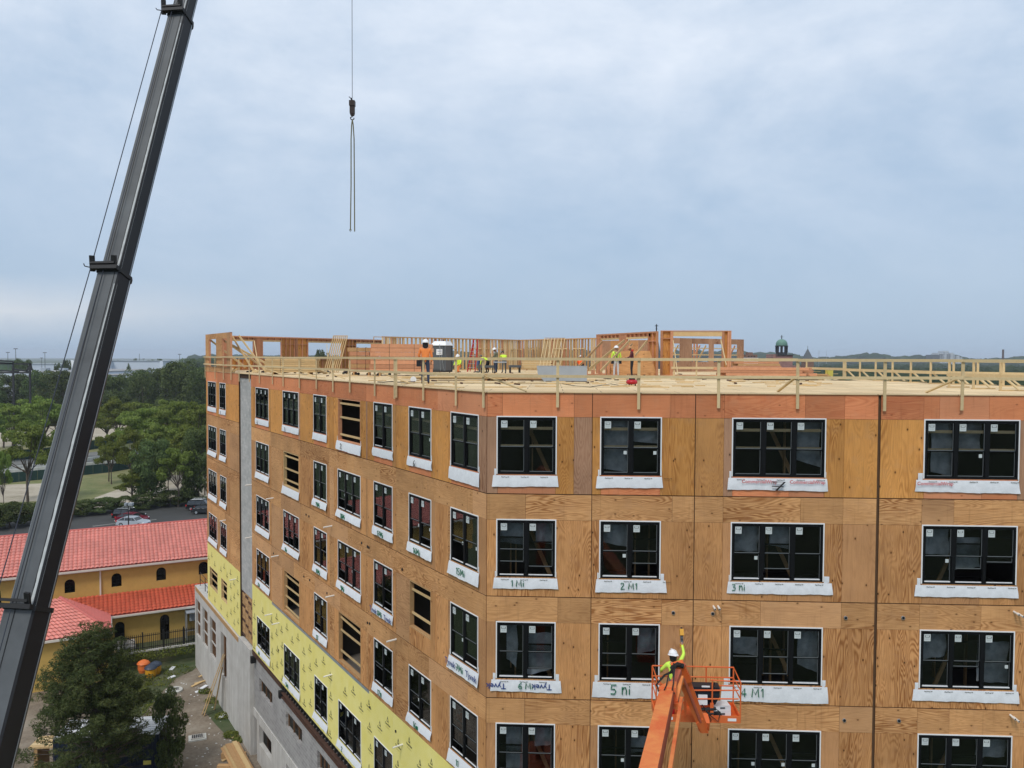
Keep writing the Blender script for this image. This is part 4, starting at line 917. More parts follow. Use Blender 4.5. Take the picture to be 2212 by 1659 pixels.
b = MB(); b.grid(lambda u, v: (u*1.3, v*1.1, .05+.03*math.sin(9*u)+.03*math.sin(13*v+4*u)), 8, 6); single('green_tarp', b, M['tarp'], 'flat green tarp lying near the rear rail', 'tarp', G(1802, 822, DECK), 0, None, True)
t = thing('fallen_tools', 'black nail guns and offcuts heaped on the deck behind the rail at the white trousers', 'tool pile', G(1325, 824, DECK), 0)
for k in range(9): x, y = random.uniform(-.5, .5), random.uniform(-.4, .4); part('offcut', MB().beam((x, y, .04+.02*k), (x+random.uniform(-.4, .4), y+random.uniform(-.2, .2), .04+.02*k), .1, .04), M['lumber' if k % 2 else 'dark'], t)
# steel scaffold and glass of a neighbour seen low through the far frames: dark clutter on the far deck
for k in range(7):
    px = 515+k*38+random.uniform(-8, 8); t = thing('debris_pile', ['heap of dark straps near the far corner wall', 'heap of offcuts below the first red post', 'dark machine parts under the wide pale stack, left end', 'dark clutter under the wide pale stack, right end', 'dark coil of cable right of the wide pale stack', 'crumpled black membrane near the leaning stud panel', 'roll of black membrane left of the tall red stack'][k], 'debris', G(px, 805+k*.6, DECK), 0, 'clutter along the far side of the deck')
    for q_ in range(5): x, y = random.uniform(-.5, .5), random.uniform(-.3, .3); part('piece', MB().beam((x, y, .06), (x+random.uniform(-.5, .5), y+.2, .1+random.uniform(0, .2)), .1, .1), M[random.choice(['dark', 'rust', 'lumber', 'lumber_pale', 'dark'])], t)
# ------------------------------------------------------------------ people
M['skin'] = plain('skin', (.36, .19, .12), .55, 0, .05); M['skindark'] = plain('dark_skin', (.13, .065, .04), .55, 0, .05); M['helmet'] = plain('white_helmet', (.82, .83, .85), .25, 0, .02)
def cloth(n, c): M[n] = plain(n, c, .8, 0, .18, 6); return M[n]
for n, c in (('orange_cloth', (.80, .24, .06)), ('yellow_cloth', (.62, .85, .06)), ('black_cloth', (.012, .013, .018)), ('navy_cloth', (.03, .045, .09)), ('olive_cloth', (.16, .17, .12)), ('maroon_cloth', (.10, .02, .03)), ('white_cloth', (.55, .56, .58)), ('blue_cloth', (.05, .09, .22)), ('brown_boots', (.09, .05, .03)), ('straw', (.45, .25, .12)), ('grey_cloth', (.12, .13, .13)), ('lime_cloth', (.58, .84, .10)), ('orange_vivid', (.9, .13, .02)), ('redbandana', (.6, .05, .03))): cloth(n, c)
def standing(**k):
    J = dict(pelvis=(0, 0, .95), spine=(0, 0, 1.15), chest=(0, 0, 1.36), neck=(0, 0, 1.50), head=(0, .02, 1.64), top=(0, .02, 1.73),
        shL=(-.19, 0, 1.42), elL=(-.25, .0, 1.14), wrL=(-.25, .08, .90), shR=(.19, 0, 1.42), elR=(.25, 0, 1.14), wrR=(.25, .08, .90),
        hipL=(-.09, 0, .90), knL=(-.11, .03, .5), anL=(-.12, 0, .10), toL=(-.13, .17, .04), hipR=(.09, 0, .90), knR=(.11, .03, .5), anR=(.12, 0, .10), toR=(.13, .17, .04))
    J.update(k); return J
RAD = dict(pelvis=.145, spine=.13, chest=.155, neck=.058, head=.095, top=.07, shL=.075, elL=.05, wrL=.036, shR=.075, elR=.05, wrR=.036, hipL=.10, knL=.068, anL=.048, toL=.04, hipR=.10, knR=.068, anR=.048, toR=.04)
BONES = [('pelvis','spine'),('spine','chest'),('chest','neck'),('neck','head'),('head','top'),('chest','shL'),('shL','elL'),('elL','wrL'),('chest','shR'),('shR','elR'),('elR','wrR'),('pelvis','hipL'),('hipL','knL'),('knL','anL'),('anL','toL'),('pelvis','hipR'),('hipR','knR'),('knR','anR'),('anR','toR')]
REG = {('pelvis','spine'):0,('spine','chest'):0,('chest','neck'):0,('neck','head'):2,('head','top'):2,('chest','shL'):0,('shL','elL'):0,('elL','wrL'):3,('chest','shR'):0,('shR','elR'):0,('elR','wrR'):3,('pelvis','hipL'):1,('hipL','knL'):1,('knL','anL'):1,('anL','toL'):4,('pelvis','hipR'):1,('hipR','knR'):1,('knR','anR'):1,('anR','toR'):4}
def body_mesh(J, mats, sleeves=True, scale=1.):
    names = list(J); idx = {n: i for i, n in enumerate(names)}; vs = [Vector(J[n]) for n in names]; rad = [RAD[n] for n in names]; ed = [(idx[a], idx[b]) for a, b in BONES]; roots = [idx['pelvis']]
    segments = [(Vector(J[a]), Vector(J[b]), (0 if sleeves and REG[a, b] == 3 else (2 if REG[a, b] == 3 else REG[a, b]))) for a, b in BONES]
    for S in 'LR':      # hand: palm out of the wrist, four unequal fingers and a thumb
        wv = Vector(J['wr'+S]); d = (wv-Vector(J['el'+S])).normalized(); side = d.cross(Vector((0, 0, 1)));
        if side.length < .2: side = d.cross(Vector((0, 1, 0)))
        side.normalize(); curl = side.cross(d).normalized(); palm = wv+d*.07
        vs.append(palm); rad.append(.034); ed.append((idx['wr'+S], len(vs)-1)); segments.append((wv+d*.02, palm+d*.1, 2))
        for k, (off, ln) in enumerate(((-.028, .07), (-.009, .08), (.010, .075), (.028, .06))):
            b0 = len(vs); p0 = palm+side*off+d*.01; p1 = palm+side*off*1.1+d*(.02+ln*.55)+curl*.012; p2 = p1+d*ln*.35+curl*ln*.45
            vs += [p0, p1, p2]; rad += [.010, .0095, .008]; ed += [(b0, b0+1), (b0+1, b0+2)]; roots.append(b0)
        b0 = len(vs); sg = 1 if S == 'R' else -1; p0 = palm-d*.02-side*.02*sg; vs += [p0, p0-side*.035*sg+d*.03, p0-side*.045*sg+d*.06+curl*.02]; rad += [.012, .011, .009]; ed += [(b0, b0+1), (b0+1, b0+2)]; roots.append(b0)
    hd = Vector(J['head']); up = (Vector(J['top'])-Vector(J['neck'])).normalized(); fw = Vector((0, 1, 0)); fw = (fw-up*fw.dot(up)).normalized(); sd_ = fw.cross(up)
    for q, r1, r2 in ((fw, .018, .014), (sd_, .02, .016), (-sd_, .02, .016)):      # nose and ears
        b0 = len(vs); vs += [hd+q*.07-up*.01, hd+q*.112-up*.02]; rad += [r1, r2]; ed.append((b0, b0+1)); roots.append(b0)
    me = bpy.data.meshes.new('tmp'); me.from_pydata(vs, ed, []); o = bpy.data.objects.new('tmp', me); COL.objects.link(o)
    sk = o.modifiers.new('s', 'SKIN'); sk.use_smooth_shade = True; sb = o.modifiers.new('b', 'SUBSURF'); sb.levels = 1; sb.render_levels = 1
    for i, r in enumerate(rad): me.skin_vertices[0].data[i].radius = (r, r); me.skin_vertices[0].data[i].use_root = i in roots
    for n in ('chest', 'spine', 'pelvis'): me.skin_vertices[0].data[idx[n]].radius = (RAD[n]*1.15, RAD[n]*.78)
    dg = bpy.context.evaluated_depsgraph_get(); out = bpy.data.meshes.new_from_object(o.evaluated_get(dg)); bpy.data.objects.remove(o)
    out.name = 'body'; out.materials.clear()
    for m in mats: out.materials.append(M[m])
    n = len(out.vertices); co = np.empty(n*3); out.vertices.foreach_get('co', co); co = co.reshape(-1, 3)
    fc = np.array([np.mean(co[list(p.vertices)], 0) for p in out.polygons]); best = np.full(len(fc), 9.); mi = np.zeros(len(fc), int)
    for a, b, m in segments:
        a = np.array(a); b = np.array(b); ab = b-a; t = np.clip(((fc-a)@ab)/(ab@ab+1e-9), 0, 1); dd = np.linalg.norm(fc-(a+t[:, None]*ab), axis=1)-(.03 if m == 2 else 0)
        k = dd < best; best[k] = dd[k]; mi[k] = m
    out.polygons.foreach_set('material_index', mi.astype('i4')); out.update(); return out, up, fw, hd
def person(label, loc, rz, J, mats, hat='helmet', extra=(), sleeves=True):
    t = thing('person', label, 'person', loc, rz, None)
    me, up, fw, hd = body_mesh(J, mats, sleeves); obj('body', me, t)
    rot = up.to_track_quat('Z', 'Y').to_euler()
    if hat:
        b = MB()
        if hat == 'straw' or hat == 'hardfull': b.lathe([(.19, -.012), (.2, 0), (.125, .015), (.12, .05), (.09, .10), (.02, .12)], 18)
        elif hat == 'cap': b.lathe([(.112, 0), (.115, .03), (.09, .09), (.02, .11)], 16); b.box(-.07, .07, .08, .2, .0, .012)
        else: b.lathe([(.150, -.01), (.152, .0), (.128, .012), (.127, .05), (.10, .105), (.05, .135), (.01, .14)], 20); b.hexa([(-.09, .1, -.012), (.09, .1, -.012), (.06, .2, -.012), (-.06, .2, -.012)], [(-.09, .1, .004), (.09, .1, .004), (.06, .2, .0), (-.06, .2, .0)]).box(-.012, .012, -.09, .1, .10, .148)
        o = part('hard_hat' if hat not in ('straw', 'cap') else 'hat', b, M['helmet' if hat == 'helmet' else ('straw' if hat in ('straw', 'hardfull') else 'grey_cloth')], t, hd+up*.045, smooth=False); o.rotation_euler = rot
    b = MB(); sd_ = fw.cross(up)
    for s in (-1, 1): p = hd+fw*.092+sd_*.035*s+up*.012; b.tube([p-fw*.006, p+fw*.004], .011, 6)
    b.tube([hd+fw*.095-up*.055+sd_*.02, hd+fw*.097-up*.057-sd_*.02], .005, 4)
    part('face_details', b, M['dark'], t)
    for nm, mb, mat in extra: part(nm, mb, M[mat], t)
    return t
def harness(): 
    b = MB(); 
    for s in (-1, 1): b.beam((s*.11, -.125, 1.44), (0, -.14, 1.22), .03, .012, (0, 1, 0)); b.beam((0, -.14, 1.22), (s*.07, -.135, 1.0), .03, .012, (0, 1, 0)); b.beam((s*.11, -.125, 1.44), (s*.12, .1, 1.4), .03, .012)
    return ('harness', b, 'black_cloth')
def belt(sides=1.): 
    b = MB(); b.lathe([(.17, .96), (.175, 1.02)], 16); 
    for s in (-1, 1): b.box(s*.17, s*.29, -.12, .1, .76, 1.0)
    return ('tool_belt', b, 'black_cloth')
def hood(): b = MB(); b.lathe([(.10, 1.46), (.118, 1.52), (.116, 1.60), (.112, 1.67)], 14, (0, .01, 0)); return ('hood', b, 'black_cloth')
def trousers_strap(): b = MB(); b.lathe([(.165, .98), (.168, 1.03)], 14); return ('belt', b, 'brown_boots')
def PZ(px, py, dz=0): p = G(px, py, DECK); return p
BEND = standing(pelvis=(0, -.1, .85), spine=(0, .05, 1.0), chest=(0, .28, 1.08), neck=(0, .42, 1.08), head=(0, .55, 1.05), top=(0, .62, 1.12), shL=(-.18, .32, 1.06), elL=(-.24, .36, .8), wrL=(-.2, .42, .58), shR=(.18, .32, 1.06), elR=(.24, .38, .8), wrR=(.2, .5, .6), hipL=(-.1, -.1, .82), hipR=(.1, -.1, .82), knL=(-.14, .02, .46), knR=(.13, .02, .46), anL=(-.16, -.05, .1), anR=(.15, -.05, .1), toL=(-.17, .13, .04), toR=(.16, .13, .04))
KNEEL = standing(pelvis=(0, 0, .48), spine=(0, .03, .68), chest=(0, .1, .88), neck=(0, .15, 1.02), head=(0, .2, 1.14), top=(0, .22, 1.23), shL=(-.19, .1, .94), elL=(-.26, .2, .7), wrL=(-.2, .4, .55), shR=(.19, .1, .94), elR=(.26, .2, .7), wrR=(.2, .4, .5), hipL=(-.1, 0, .45), hipR=(.1, 0, .45), knL=(-.15, .34, .42), anL=(-.15, .3, .06), toL=(-.15, .45, .04), knR=(.13, .12, .07), anR=(.13, -.25, .09), toR=(.13, -.36, .04))
LOOK = standing(chest=(0, .03, 1.34), neck=(0, .06, 1.48), head=(0, .12, 1.60), top=(0, .15, 1.69), elL=(-.24, .12, 1.16), wrL=(-.1, .27, 1.1), elR=(.24, .12, 1.16), wrR=(.08, .28, 1.12))
person('worker in an orange shirt and white hard hat, back turned, at the left wing rail', PZ(919, 830), R(6), standing(shL=(-.2, 0, 1.42), elL=(-.27, 0, 1.15), wrL=(-.2, .15, .95), elR=(.26, 0, 1.15), wrR=(.24, .12, .92)), ['orange_cloth', 'navy_cloth', 'skin', 'orange_cloth', 'brown_boots'], 'helmet', (hood(), trousers_strap(), ('tool_pouch', MB().box(-.36, -.18, -.1, .1, .72, .98), 'black_cloth')))
person('worker in a yellow shirt and white hard hat standing with black suspenders and white trousers', PZ(1331, 814.2), R(4), standing(elL=(-.27, .02, 1.16), wrL=(-.24, .1, .96), elR=(.27, .02, 1.16), wrR=(.24, .1, .96)), ['lime_cloth', 'white_cloth', 'skin', 'lime_cloth', 'brown_boots'], 'helmet', (harness(), belt()))
person('worker in a maroon shirt and brown hard hat standing in profile looking left', PZ(1365, 815.8), R(80), LOOK, ['maroon_cloth', 'black_cloth', 'skin', 'maroon_cloth', 'brown_boots'], 'hardfull', (('bandana', MB().lathe([(.07, 1.44), (.085, 1.52), (.1, 1.58)], 12), 'redbandana'),))
person('worker in an olive shirt and white hard hat leaning over a bench', PZ(1072, 806.5), R(75), LOOK, ['olive_cloth', 'navy_cloth', 'skindark', 'olive_cloth', 'brown_boots'], 'helmet')
person('worker in a yellow vest and dark cap bending beside the sawhorse', PZ(1089, 806.5), R(20), standing(pelvis=(0, -.05, .88), spine=(0, .03, 1.04), chest=(0, .16, 1.2), neck=(0, .26, 1.3), head=(0, .34, 1.4), top=(0, .4, 1.47), shL=(-.19, .17, 1.22), elL=(-.24, .25, .98), wrL=(-.16, .42, .86), shR=(.19, .17, 1.22), elR=(.24, .25, .98), wrR=(.16, .42, .86)), ['yellow_cloth', 'grey_cloth', 'skin', 'skin', 'brown_boots'], 'cap', sleeves=False)
person('worker in a yellow vest and straw hat bent double over his work', PZ(1052, 806), R(65), BEND, ['yellow_cloth', 'black_cloth', 'skin', 'yellow_cloth', 'brown_boots'], 'straw')
person('worker in a blue shirt and grey cap crouching left of the straw hat', PZ(1032, 805.5), R(-70), KNEEL, ['blue_cloth', 'grey_cloth', 'skin', 'blue_cloth', 'brown_boots'], 'cap')
person('worker in a yellow and orange vest crouching beside the portable toilet', PZ(992, 805), R(150), KNEEL, ['yellow_cloth', 'orange_cloth', 'skindark', 'orange_cloth', 'brown_boots'], 'helmet')
person('worker in an orange shirt kneeling left of the red framed wall', PZ(1253, 801.5), R(-20), KNEEL, ['orange_vivid', 'black_cloth', 'skin', 'orange_vivid', 'brown_boots'], 'helmet', (('tool_pouch', MB().box(.12, .3, -.15, .1, .35, .6), 'black_cloth'),))
s, z = FL.hit(*cc(2, 1850, 1480), .7)
person('worker in an orange vest indoors behind a lit corner window of the left wing', FL.pt(s, .7, LV[4]+.0), FL.a+R(180), standing(), ['orange_vivid', 'black_cloth', 'skin', 'orange_vivid', 'brown_boots'], 'helmet')
# ------------------------------------------------------------------ ground and what covers it
def groundmat(name, cols, sc=(.05, .5, 6), rough=.95, bump=.4):
    m, nt, N, L, b = newmat(name); q = NB(nt); v = q.n('ShaderNodeTexCoord').outputs['Object']
    n0 = q.noise(v, sc[0], 5, .6); n1 = q.noise(v, sc[1], 6, .65); n2 = q.noise(v, sc[2], 4, .7)
    f = q.math('ADD', q.math('MULTIPLY', n0, .5), q.math('ADD', q.math('MULTIPLY', n1, .4), q.math('MULTIPLY', n2, .25)))
    L.new(q.ramp(f, [(.38+.36*i/(len(cols)-1), c) for i, c in enumerate(cols)]), b.inputs['Base Color']); b.inputs['Roughness'].default_value = rough
    q.bump(q.noise(v, sc[2], 5), bump, .05, b); return m
M['ground'] = groundmat('dark_green_ground', [(.03, .045, .018), (.05, .075, .025), (.09, .10, .045)], (.01, .1, 2))
M['grass'] = groundmat('rough_grass', [(.06, .09, .022), (.11, .14, .04), (.20, .19, .08), (.26, .24, .12)], (.03, .25, 2.5))
M['sand'] = groundmat('pale_sandy_ground', [(.10, .12, .05), (.30, .26, .19), (.42, .37, .29), (.5, .46, .38)], (.06, .3, 2.5))
M['dirt'] = groundmat('site_dirt', [(.07, .055, .04), (.14, .11, .08), (.22, .18, .135), (.30, .27, .22)], (.12, .7, 5), .95, .8)
M['weeds'] = groundmat('weedy_ground', [(.025, .045, .015), (.05, .075, .025), (.08, .09, .04), (.13, .11, .07)], (.3, 1.6, 8))
M['asphalt'] = groundmat('asphalt', [(.030, .031, .030), (.042, .043, .042), (.06, .06, .058)], (.04, .3, 8), .85, .2)
M['road'] = groundmat('pale_road', [(.10, .105, .10), (.14, .145, .14), (.2, .2, .19)], (.05, .4, 5), .85, .2)
M['linepaint'] = plain('road_paint', (.62, .62, .58), .7, 0, .15)
def sheet(name, pts, mat, z, px=True, lift=0):
    b = MB(); vs = [G(*p) if px else Vector((*p, 0)) for p in pts]
    b.add([(v.x, v.y, z) for v in vs], [tuple(range(len(vs)))]); o = part(name, b, M[mat], None); return structure(o)
# big base sheet
b = MB(); n_ = 40
b.add([(-6000, -300, 0), (6000, -300, 0), (6000, 8500, 0), (-6000, 8500, 0)], [(0, 1, 2, 3)])
structure(part('ground', b, M['ground'], None))
sheet('dirt_yard', [(-150, 1440), (300, 1410), (500, 1395), (800, 1700), (1200, 2300), (500, 2400), (-200, 1900)], 'dirt', .006)
sheet('weed_patch', [(230, 1412), (460, 1384), (440, 1428), (415, 1450), (380, 1466), (345, 1500), (310, 1545), (240, 1580), (180, 1500)], 'weeds', .016)
sheet('weed_patch', [(440, 1535), (462, 1505), (500, 1545), (530, 1600), (510, 1610), (470, 1570)], 'weeds', .012)
sheet('parking_lot', [(-200, 1160), (-200, 1142), (120, 1116), (330, 1090), (700, 1060), (1100, 1100), (900, 1300), (-200, 1400)], 'asphalt', .008)
sheet('grass_field', [(-260, 1142), (120, 1112), (330, 1084), (760, 1040), (760, 880), (-260, 930)], 'grass', .004)
sheet('sandy_lot', [(205, 1075), (330, 1030), (700, 1000), (700, 1045), (330, 1084), (190, 1100)], 'sand', .010)
sheet('sandy_lot', [(-260, 1060), (-60, 1050), (150, 1042), (150, 1078), (-60, 1090), (-260, 1100)], 'sand', .010)
sheet('sandy_lot', [(-260, 955), (60, 930), (170, 905), (400, 880), (700, 880), (700, 930), (330, 938), (60, 962), (-260, 980)], 'sand', .010)
sheet('road', [(-260, 1015), (0, 995), (100, 988), (330, 962), (700, 925), (700, 955), (330, 985), (100, 1012), (-260, 1045)], 'road', .014)
for y0, y1 in ((1003, 985), (1012, 1020)):
    pass
for (x0, y0, x1, y1) in ((205, 1144, 338, 1122), (200, 1137, 300, 1125), (160, 1155, 240, 1143), (-20, 1167, 12, 1164), (452, 1102, 420, 1105)):
    a, b_ = G(x0, y0), G(x1, y1); d = (b_-a).normalized(); n = Vector((-d.y, d.x, 0))*.07
    structure(part('painted_line', MB().add([(*(a-n).xy, .02), (*(b_-n).xy, .02), (*(b_+n).xy, .02), (*(a+n).xy, .02)], [(0, 1, 2, 3)]), M['linepaint'], None))
a, b_ = G(246, 1124), G(262, 1142); structure(part('painted_line', MB().add([(*a.xy, .02), (*b_.xy, .02), (*(b_+Vector((.35, 0, 0))).xy, .02), (*(a+Vector((.35, 0, 0))).xy, .02)], [(0, 1, 2, 3)]), M['linepaint'], None))

# screened barriers along the road
M['screen'] = plain('dark_green_screen', (.015, .045, .038), .8, 0, .2); M['barrier'] = concrete('barrier_concrete', (.42, .43, .40), (.62, .62, .58))
def barrier(label, pts, hscreen, zb, n=14):
    P = [G(*p) for p in pts]; t = thing('screen_fence', label, 'fence', P[0], 0, 'screened fences along the road'); o = P[0]
    for a, b_ in zip(P[:-1], P[1:]):
        for k in range(n):
            p = a+(b_-a)*(k/n)-o; q = a+(b_-a)*((k+1)/n-.004)-o
            if hscreen: part('screen_panel', MB().beam(p+Vector((0, 0, hscreen/2)), q+Vector((0, 0, hscreen/2)), .06, hscreen), M['screen'], t)
            if zb: part('barrier_block', MB().beam(p+Vector((0, .35, zb)), q+Vector((0, .35, zb)), .4, .75), M['barrier'], t)
    return t
barrier('dark green screened fence with a pale concrete top nearer the church', [(-260, 1068), (0, 1045), (120, 1033), (240, 1020), (330, 1003), (470, 985), (700, 960)], 2.0, 2.2, 6)
barrier('dark green screened fence along the far side of the road', [(-260, 1015), (0, 997), (100, 988), (250, 962), (330, 950), (700, 915)], 2.4, 0, 6)
barrier('low pale concrete barrier along the middle of the road', [(-260, 1038), (0, 1017), (130, 1006), (330, 972), (700, 938)], 0, .4, 6)

# ------------------------------------------------------------------ trees
def leafmat(name, c1, c2, c3):
    m, nt, N, L, b = newmat(name); q = NB(nt); tc = q.n('ShaderNodeTexCoord'); v = tc.outputs['Object']; oi = q.n('ShaderNodeObjectInfo'); geo = q.n('ShaderNodeNewGeometry')
    f = q.math('ADD', q.math('MULTIPLY', q.noise(v, .45, 3, .6), .75), q.math('MULTIPLY', geo.outputs['Random Per Island'], .35))
    col = q.ramp(f, [(.25, c1), (.55, c2), (.85, c3)])
    hue = q.n('ShaderNodeHueSaturation'); L.new(col, hue.inputs['Color']); L.new(q.math('MULTIPLY_ADD', oi.outputs['Random'], .035, .483), hue.inputs['Hue']); L.new(q.math('MULTIPLY_ADD', oi.outputs['Random'], .5, .75), hue.inputs['Value'])
    L.new(hue.outputs[0], b.inputs['Base Color']); b.inputs['Roughness'].default_value = .65; b.inputs['Specular IOR Level'].default_value = .2
    N.remove(b); d = q.n('ShaderNodeBsdfDiffuse'); t = q.n('ShaderNodeBsdfTranslucent'); L.new(hue.outputs[0], d.inputs[0]); L.new(hue.outputs[0], t.inputs[0])
    mx = q.n('ShaderNodeMixShader'); mx.inputs[0].default_value = .35; L.new(d.outputs[0], mx.inputs[1]); L.new(t.outputs[0], mx.inputs[2]); L.new(mx.outputs[0], N['Material Output'].inputs[0]); return m
M['leaf'] = leafmat('locust_leaves', (.09, .13, .03), (.165, .215, .05), (.27, .31, .09))
M['leafdark'] = leafmat('dark_leaves', (.055, .08, .032), (.10, .135, .05), (.16, .195, .08))
M['needle'] = leafmat('pine_needles', (.040, .064, .028), (.090, .120, .048), (.19, .215, .085))
M['bark'] = plain('bark', (.09, .07, .055), .9, 0, .3, 5, .5)
def leaf_mesh(name, centers, radii, per, size, mat, aspect=.6, flat=.55, down=0.):
    n = len(centers)*per; c = np.repeat(np.array(centers), per, 0); r = np.repeat(np.array(radii), per, 0)
    d = rng.normal(size=(n, 3)); d /= np.linalg.norm(d, axis=1)[:, None]; rad = rng.uniform(.45, 1, n)**.5
    p = c+d*r*rad[:, None]
    nrm = d*np.array([1, 1, 1.2])+rng.normal(size=(n, 3))*.7+np.array([0, 0, flat]); nrm /= np.linalg.norm(nrm, axis=1)[:, None]
    t = np.cross(nrm, rng.normal(size=(n, 3))); t /= np.linalg.norm(t, axis=1)[:, None]; bt = np.cross(nrm, t)
    s = size*rng.uniform(.6, 1.3, n)[:, None]; a = t*s*.5; b = bt*s*.5*aspect
    v = np.stack([p-a, p-b, p+a, p+b], 1).reshape(-1, 3)
    me = bpy.data.meshes.new(name); me.vertices.add(len(v)); me.vertices.foreach_set('co', v.ravel().astype('f4')); me.loops.add(n*4); me.loops.foreach_set('vertex_index', np.arange(n*4, dtype='i4'))
    me.polygons.add(n); me.polygons.foreach_set('loop_start', np.arange(0, n*4, 4, dtype='i4')); me.update(); me.validate(); me.materials.append(mat); return me
def tree_proto(kind, H, Wd, seed):
    rd = random.Random(seed); tr = MB(); cs = []; rs = []
    th = H*(.38 if kind == 'locust' else .25); tr.tube([(0, 0, 0), (rd.uniform(-.2, .2), rd.uniform(-.2, .2), th*.6), (rd.uniform(-.3, .3), rd.uniform(-.3, .3), th)], [.24, .18, .15], 7)
    nb = 30 if kind == 'locust' else 38
    for k in range(nb):
        a = rd.uniform(0, 2*math.pi); f = math.sqrt(rd.random()); hh = rd.uniform(0, 1)
        if kind == 'locust': rr = Wd*.5*f*(1-.45*hh); z = th+(H-th)*(.25+.7*hh)*(1-.25*f); r = (rd.uniform(1.0, 1.7), rd.uniform(1., 1.7), rd.uniform(.4, .7))
        else: z = H*.18+(H*.82)*hh; rr = Wd*.5*f*math.sqrt(max(.05, 1-((hh-.38)/.68)**2)); r = (rd.uniform(1.1, 2.), rd.uniform(1.1, 2.), rd.uniform(.9, 1.5))
        r = tuple(x*H/11 for x in r); cs.append((rr*math.cos(a), rr*math.sin(a), min(z, H-r[2]*.8))); rs.append(r)
        if k % 2 == 0: c_ = cs[-1]; tr.tube([(0, 0, th*rd.uniform(.7, 1)), (c_[0]*.5, c_[1]*.5, (th+c_[2])*.5), c_], [.10, .06, .02], 5)
    lm = leaf_mesh('crown', cs, rs, 210, .42 if kind == 'locust' else .5, M['leaf' if kind == 'locust' else 'leafdark'])
    return tr.mesh('trunk', M['bark']), lm
PROT = {k: [tree_proto(k, 11, 11 if k == 'locust' else 9, s_) for s_ in range(3)] for k in ('locust', 'broad')}
def tree(kind, loc, h, wd, label, group='trees beyond the church and the parking lot', name=None, v=None):
    tr, lm = PROT[kind][random.randrange(3) if v is None else v]; t = thing(name or ('locust_tree' if kind == 'locust' else 'broadleaf_tree'), label, 'tree', loc, random.uniform(0, 6), group)
    for n, me in (('trunk', tr), ('crown', lm)): o = obj(n, me, t); o.scale = (wd/11, wd/11, h/11)
    return t
TREES = [  # px x of stem, px y of foot, px y of top, px width, kind, where
 (305, 1012, 868, 110, 'locust', 'pale spreading tree just right of the crane boom, its forked stem on the grass'),
 (255, 985, 852, 90, 'locust', 'spreading tree tucked behind the right edge of the crane boom'), (378, 1008, 852, 95, 'locust', 'bright yellow green tree in the middle between the boom and the building'),
 (425, 1015, 862, 90, 'locust', 'spreading tree touching the left edge of the building in the middle distance'), (350, 1040, 905, 100, 'locust', 'dark tree before the road in front of the bright green one'),
 (400, 1060, 905, 110, 'locust', 'green tree beside the building at the road fence'), (330, 1092, 950, 85, 'broad', 'dark tree at the edge of the parking lot behind the black cars'),
 (385, 1095, 955, 80, 'locust', 'dark tree at the edge of the parking lot right of the lamp'), (430, 1088, 925, 80, 'broad', 'dark tree above the two black cars at the building edge'),
 (285, 1098, 1010, 60, 'locust', 'low bright green sapling left of the parked cars'), (235, 1040, 925, 60, 'locust', 'thin pale tree at the lower right edge of the crane boom'),
 (30, 985, 868, 110, 'locust', 'spreading tree at the left edge of the picture above the sandy lot'), (95, 1000, 850, 105, 'locust', 'wide tree left of the crane boom above the road'),
 (-25, 1000, 880, 90, 'locust', 'tree cut by the left edge of the picture'), (60, 1085, 905, 120, 'locust', 'loose yellow green tree in front of the road at far left'), (8, 1120, 960, 40, 'locust', 'leaning bare stemmed tree at the far left edge'),
 (140, 1005, 915, 60, 'locust', 'small pale tree touching the left side of the crane boom'),
 (200, 900, 812, 80, 'broad', 'dark tree behind the boom at the far lot'), (345, 905, 797, 90, 'broad', 'dark round tree in the far row, left of the tallest one'), (300, 905, 800, 70, 'broad', 'dark tree in the far row near the boom'),
 (385, 925, 783, 95, 'broad', 'tallest dark tree of the far row'), (440, 915, 795, 80, 'broad', 'dark tree of the far row behind the building edge'), (250, 900, 812, 75, 'broad', 'dark tree of the far row just right of the boom'),
 (20, 905, 808, 90, 'broad', 'dark tree of the far row at the left edge'), (80, 900, 812, 90, 'broad', 'dark tree of the far row left of the boom'), (130, 900, 810, 80, 'broad', 'dark tree of the far row touching the boom'), (-40, 905, 812, 90, 'broad', 'dark tree of the far row beyond the left edge'),
 (500, 905, 790, 90, 'broad', 'dark tree hidden mostly by the building'), (470, 1010, 870, 90, 'locust', 'tree hidden mostly by the building edge')]
for px, fy, ty, wpx, kind, lb in TREES:
    p = G(px, fy); top = AT(px, ty, p.y).z; tree(kind, p, top, wpx/FPX*p.y*1.12, lb)
rt = random.Random(21); FILL = []
for k in range(22): px = -60+k*28+rt.uniform(-8, 8); FILL.append((px, rt.uniform(885, 925), rt.uniform(800, 816) if px < 330 else rt.uniform(790, 808), rt.uniform(60, 90), 'broad', 'row'))
for k in range(10): px = -60+k*60+rt.uniform(-10, 10); FILL.append((px, rt.uniform(950, 985), rt.uniform(850, 878), rt.uniform(75, 105), 'locust', 'middle'))
for k in range(6): px = 240+k*42+rt.uniform(-10, 10); FILL.append((px, rt.uniform(1035, 1075), rt.uniform(915, 960), rt.uniform(55, 85), 'locust', 'near'))
FILL.sort(key=lambda r: (r[5], r[0])); ORD = 'first second third fourth fifth sixth seventh eighth ninth tenth eleventh twelfth thirteenth fourteenth fifteenth sixteenth seventeenth eighteenth nineteenth twentieth twenty-first twenty-second'.split(); cnt = {}
